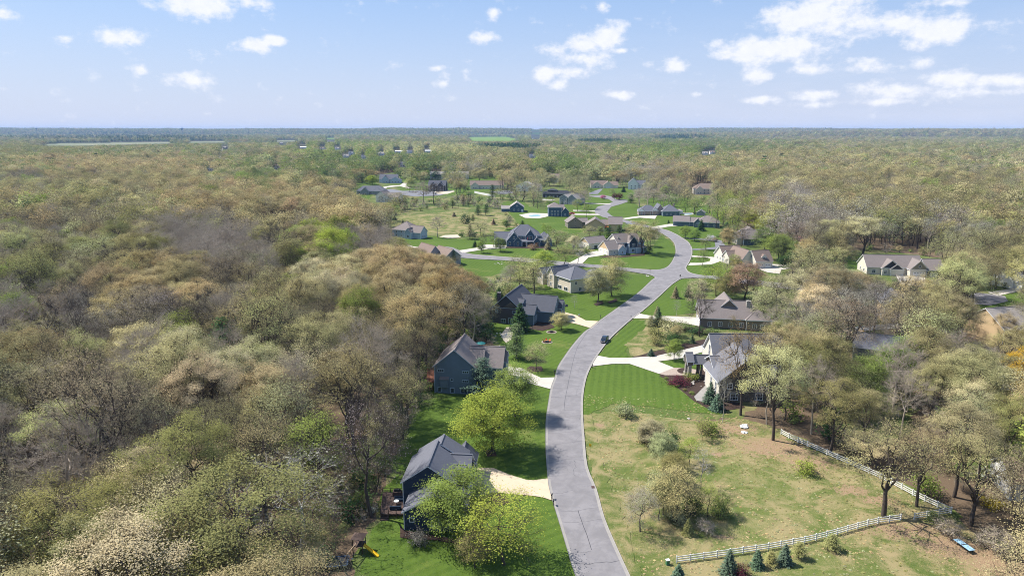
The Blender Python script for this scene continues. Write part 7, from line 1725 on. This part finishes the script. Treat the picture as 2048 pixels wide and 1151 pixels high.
# navy house deck with furniture
def deck(corners, zt, label, wood, step=None):
    c = [P(x, y, zt) for x, y in corners]; r = thing('deck', label, 'deck', (c[0].x, c[0].y, 0)); o_ = c[0]
    u = (c[1] - c[0]); v = (c[3] - c[0]); n_ = int(v.length / .3)
    bm_ = MB(); bm_.obox((0, 0, zt - .02), (u.x, u.y, zt - .02), .1, .04); 
    for i in range(n_):
        q = MB(); a_ = v * ((i + .5) / n_); q.obox((a_.x, a_.y, zt - .03), (a_.x + u.x, a_.y + u.y, zt - .03), .27, .05); q.build('plank', wood, r)
    q = MB()
    for t in (.02, .98): q.obox((v.x * t, v.y * t, zt - .2), (v.x * t + u.x, v.y * t + u.y, zt - .2), .06, .28)
    for t in (.01, .99): q.obox((u.x * t, u.y * t, zt - .2), (v.x + u.x * t, v.y + u.y * t, zt - .2), .06, .28)
    q.build('fascia', wood, r)
    for t in np.linspace(0, 1, 4):
        for s_ in (0.02, .98):
            q = MB(); x, y = u.x * t + v.x * s_, u.y * t + v.y * s_; q.box(x - .07, x + .07, y - .07, y + .07, 0, zt + 1.0); q.build('post', wood, r)
    for z in (.95, .5, .15):
        for (a_, b_) in (((v * .99), (v * .99 + u * .98)), (u * .02, u * .02 + v), ):
            q = MB(); q.obox((a_.x, a_.y, zt + z), (b_.x, b_.y, zt + z), .06, .06); q.build('railing', wood, r)
    return r, c
dk, cdk = deck([(761, 1027), (808, 1027), (806, 983), (766, 983)], 1.0, 'dark stained deck left of the navy house', 'dark_wood')
for i in range(4):
    p = P(769, 1030 + i * 3.2, 0); q = MB(); x, y = p.x - cdk[0].x, p.y - cdk[0].y; q.box(x - .8, x + .8, y - .2, y + .2, 0, .85 - i * .22); q.build('step', 'dark_wood', dk)
deck([(853, 763), (870, 763), (870, 738), (855, 738)], 2.8, 'reddish wooden deck left of the slate blue house', 'red_wood')
p = P(793, 1007, 1.0); r = thing('round_table', 'round white topped table on the navy house deck', 'table', (p.x, p.y, 1.0)); b = MB(); b.tube([(0, 0, .68), (0, 0, .74)], .55, 14); b.build('tabletop', 'white_paint', r); b = MB(); b.tube([(0, 0, 0), (0, 0, .68)], .06, 6); b.build('leg', 'black_metal', r)
for (x, y, a_, lb) in ((791, 1017, 0, 'dark blue outdoor sofa below the round table on the deck'), (799, 1000, math.pi, 'dark blue outdoor sofa above the round table on the deck')):
    p = P(x, y, 1.0); r = thing('outdoor_sofa', lb, 'sofa', (p.x, p.y, 1.0), a_); b = MB(); b.box(-1.1, 1.1, -.4, .4, .1, .45); b.build('seat', 'navy_siding', r); b = MB(); b.box(-1.1, 1.1, -.42, -.28, .45, .85); b.build('backrest', 'navy_siding', r)
    for s_ in (-1, 1): b = MB(); b.box(s_ * 1.02 - .1, s_ * 1.02 + .1, -.4, .4, .1, .62); b.build('armrest', 'black_metal', r)
p = P(795, 989, 1.0); r = thing('grill_island', 'dark square grill cover on the navy house deck', 'grill', (p.x, p.y, 1.0)); b = MB(); b.box(-.9, .9, -.6, .6, 0, .95); b.build('cabinet', 'dark_wood', r); b = MB(); b.tube([(-.7, 0, .95), (-.6, 0, 1.15), (.6, 0, 1.15), (.7, 0, .95)], [.05, .3, .3, .05], 8); b.build('hood', 'black_metal', r)
# playset
p = P(719, 1100); r = thing('playset', 'wooden playset tower with yellow slide in the shade of the left woods', 'playset', (p.x, p.y, 0), -.1)
for sx in (-.9, .9):
    for sy in (-.9, .9): b = MB(); b.box(sx - .07, sx + .07, sy - .07, sy + .07, 0, 3.0); b.build('post', 'dark_wood', r)
b = MB(); b.box(-1, 1, -1, 1, 1.4, 1.5); b.build('platform', 'dark_wood', r)
b = MB(); b.face([(-1.2, -1.2, 2.9), (1.2, -1.2, 2.9), (0, 0, 3.7)]); b.face([(1.2, -1.2, 2.9), (1.2, 1.2, 2.9), (0, 0, 3.7)]); b.face([(1.2, 1.2, 2.9), (-1.2, 1.2, 2.9), (0, 0, 3.7)]); b.face([(-1.2, 1.2, 2.9), (-1.2, -1.2, 2.9), (0, 0, 3.7)]); b.build('roof', 'dark_wood', r)
b = MB(); b.obox((1.0, -.3, 1.4), (4.0, -1.6, .15), .55, .05); b.obox((1.0, -.02, 1.52), (4.0, -1.32, .27), .05, .2); b.obox((1.0, -.58, 1.52), (4.0, -1.88, .27), .05, .2); b.build('slide', 'yellow_plastic', r)
b = MB(); b.obox((0, -1, 2.4), (-.6, -4.6, 2.4), .12, .12); b.obox((-.6, -4.6, 2.4), (-1.6, -4.9, 0), .1, .1); b.obox((-.6, -4.6, 2.4), (.4, -4.9, 0), .1, .1); b.build('swing_beam', 'tan_wood', r)
for t in (-2.0, -3.2):
    for s_ in (-.22, .22): b = MB(); b.obox((t * -.08 * 0 + -.3 + s_, t, 2.35), (-.3 + s_, t, .5), .03, .03); b.build('swing_rope', 'black_metal', r)
    b = MB(); b.box(-.55, -.05, t - .12, t + .12, .46, .5); b.build('swing_seat', 'navy_siding', r)
p = P(672, 1130); r = thing('trampoline', 'dark rectangular trampoline in the shade at the bottom of the left woods', 'trampoline', (p.x, p.y, 0), .1); b = MB(); b.box(-1.9, 1.9, -1.2, 1.2, .82, .86); b.build('mat', 'black_metal', r)
for e in (((-2.1, -1.4), (2.1, -1.4)), ((-2.1, 1.4), (2.1, 1.4)), ((-2.1, -1.4), (-2.1, 1.4)), ((2.1, -1.4), (2.1, 1.4))): b = MB(); b.obox((*e[0], .86), (*e[1], .86), .3, .08); b.build('frame_pad', 'navy_siding', r)
for sx in (-2, 2):
    for sy in (-1.3, 1.3): b = MB(); b.box(sx - .05, sx + .05, sy - .05, sy + .05, 0, .84); b.build('leg', 'chrome', r)
p = P(1721, 668); r = thing('playset', 'yellow slide on a small play tower hidden in the right woods', 'playset', (p.x, p.y, 0), -.8)
b = MB(); b.box(-.8, .8, -.8, .8, 1.3, 1.4); b.build('platform', 'tan_wood', r)
for sx in (-.7, .7):
    for sy in (-.7, .7): b = MB(); b.box(sx - .06, sx + .06, sy - .06, sy + .06, 0, 2.6); b.build('post', 'tan_wood', r)
b = MB(); b.obox((.8, 0, 1.35), (3.6, 0, .15), .7, .12); b.build('slide', 'yellow_plastic', r)
p = P(962, 700); r = thing('patio_umbrella', 'teal patio umbrella behind the roof of the slate blue house', 'umbrella', (p.x, p.y, 0)); b = MB(); b.tube([(0, 0, 0), (0, 0, 3.2)], .05, 6); b.build('pole', 'chrome', r); b = MB()
for k in range(8): b.face([(math.cos(k * .785) * 1.7, math.sin(k * .785) * 1.7, 2.6), (math.cos((k + 1) * .785) * 1.7, math.sin((k + 1) * .785) * 1.7, 2.6), (0, 0, 3.3)])
b.build('canopy', 'teal_cloth', r)
# water towers on the horizon
for px, ty, by, sz, lb in ((364, 255.5, 268, 15, 'mushroom shaped water tower on the left horizon'), (73, 255.5, 266, 10, 'smaller, farther water tower at the far left horizon')):
    y = 7800.; x = (px - CX) / FPX * (y * cc); H = height_at(x, y, ty); r = thing('water_tower', lb, 'water tower', (x, y, 0)); b = MB()
    b.tube([(0, 0, 0), (0, 0, H - sz * 1.6)], sz * .22, 10); b.build('shaft', 'gutter_concrete', r); b = MB(); b.tube([(0, 0, H - sz * 1.7), (0, 0, H - sz * .9), (0, 0, H - sz * .4), (0, 0, H)], [sz * .25, sz * .95, sz, sz * .5], 14); b.build('tank', 'steel_siding', r)

# ---------------------------------------------------------------- haze
mb = MB(); mb.box(-15400, 15400, -700, 15400, -1, 135)
hz_o = mb.build('haze', 'rubber'); hz_o['kind'] = 'stuff'
n = NT('haze_air'); v = n.n('ShaderNodeVolumePrincipled'); v.inputs['Color'].default_value = HAZE_COL; v.inputs['Density'].default_value = HAZE; v.inputs['Anisotropy'].default_value = 0
n.t.links.new(v.outputs[0], n.out.inputs['Volume']); n.m.cycles.homogeneous_volume = True
hz_o.data.materials.clear(); hz_o.data.materials.append(n.m)
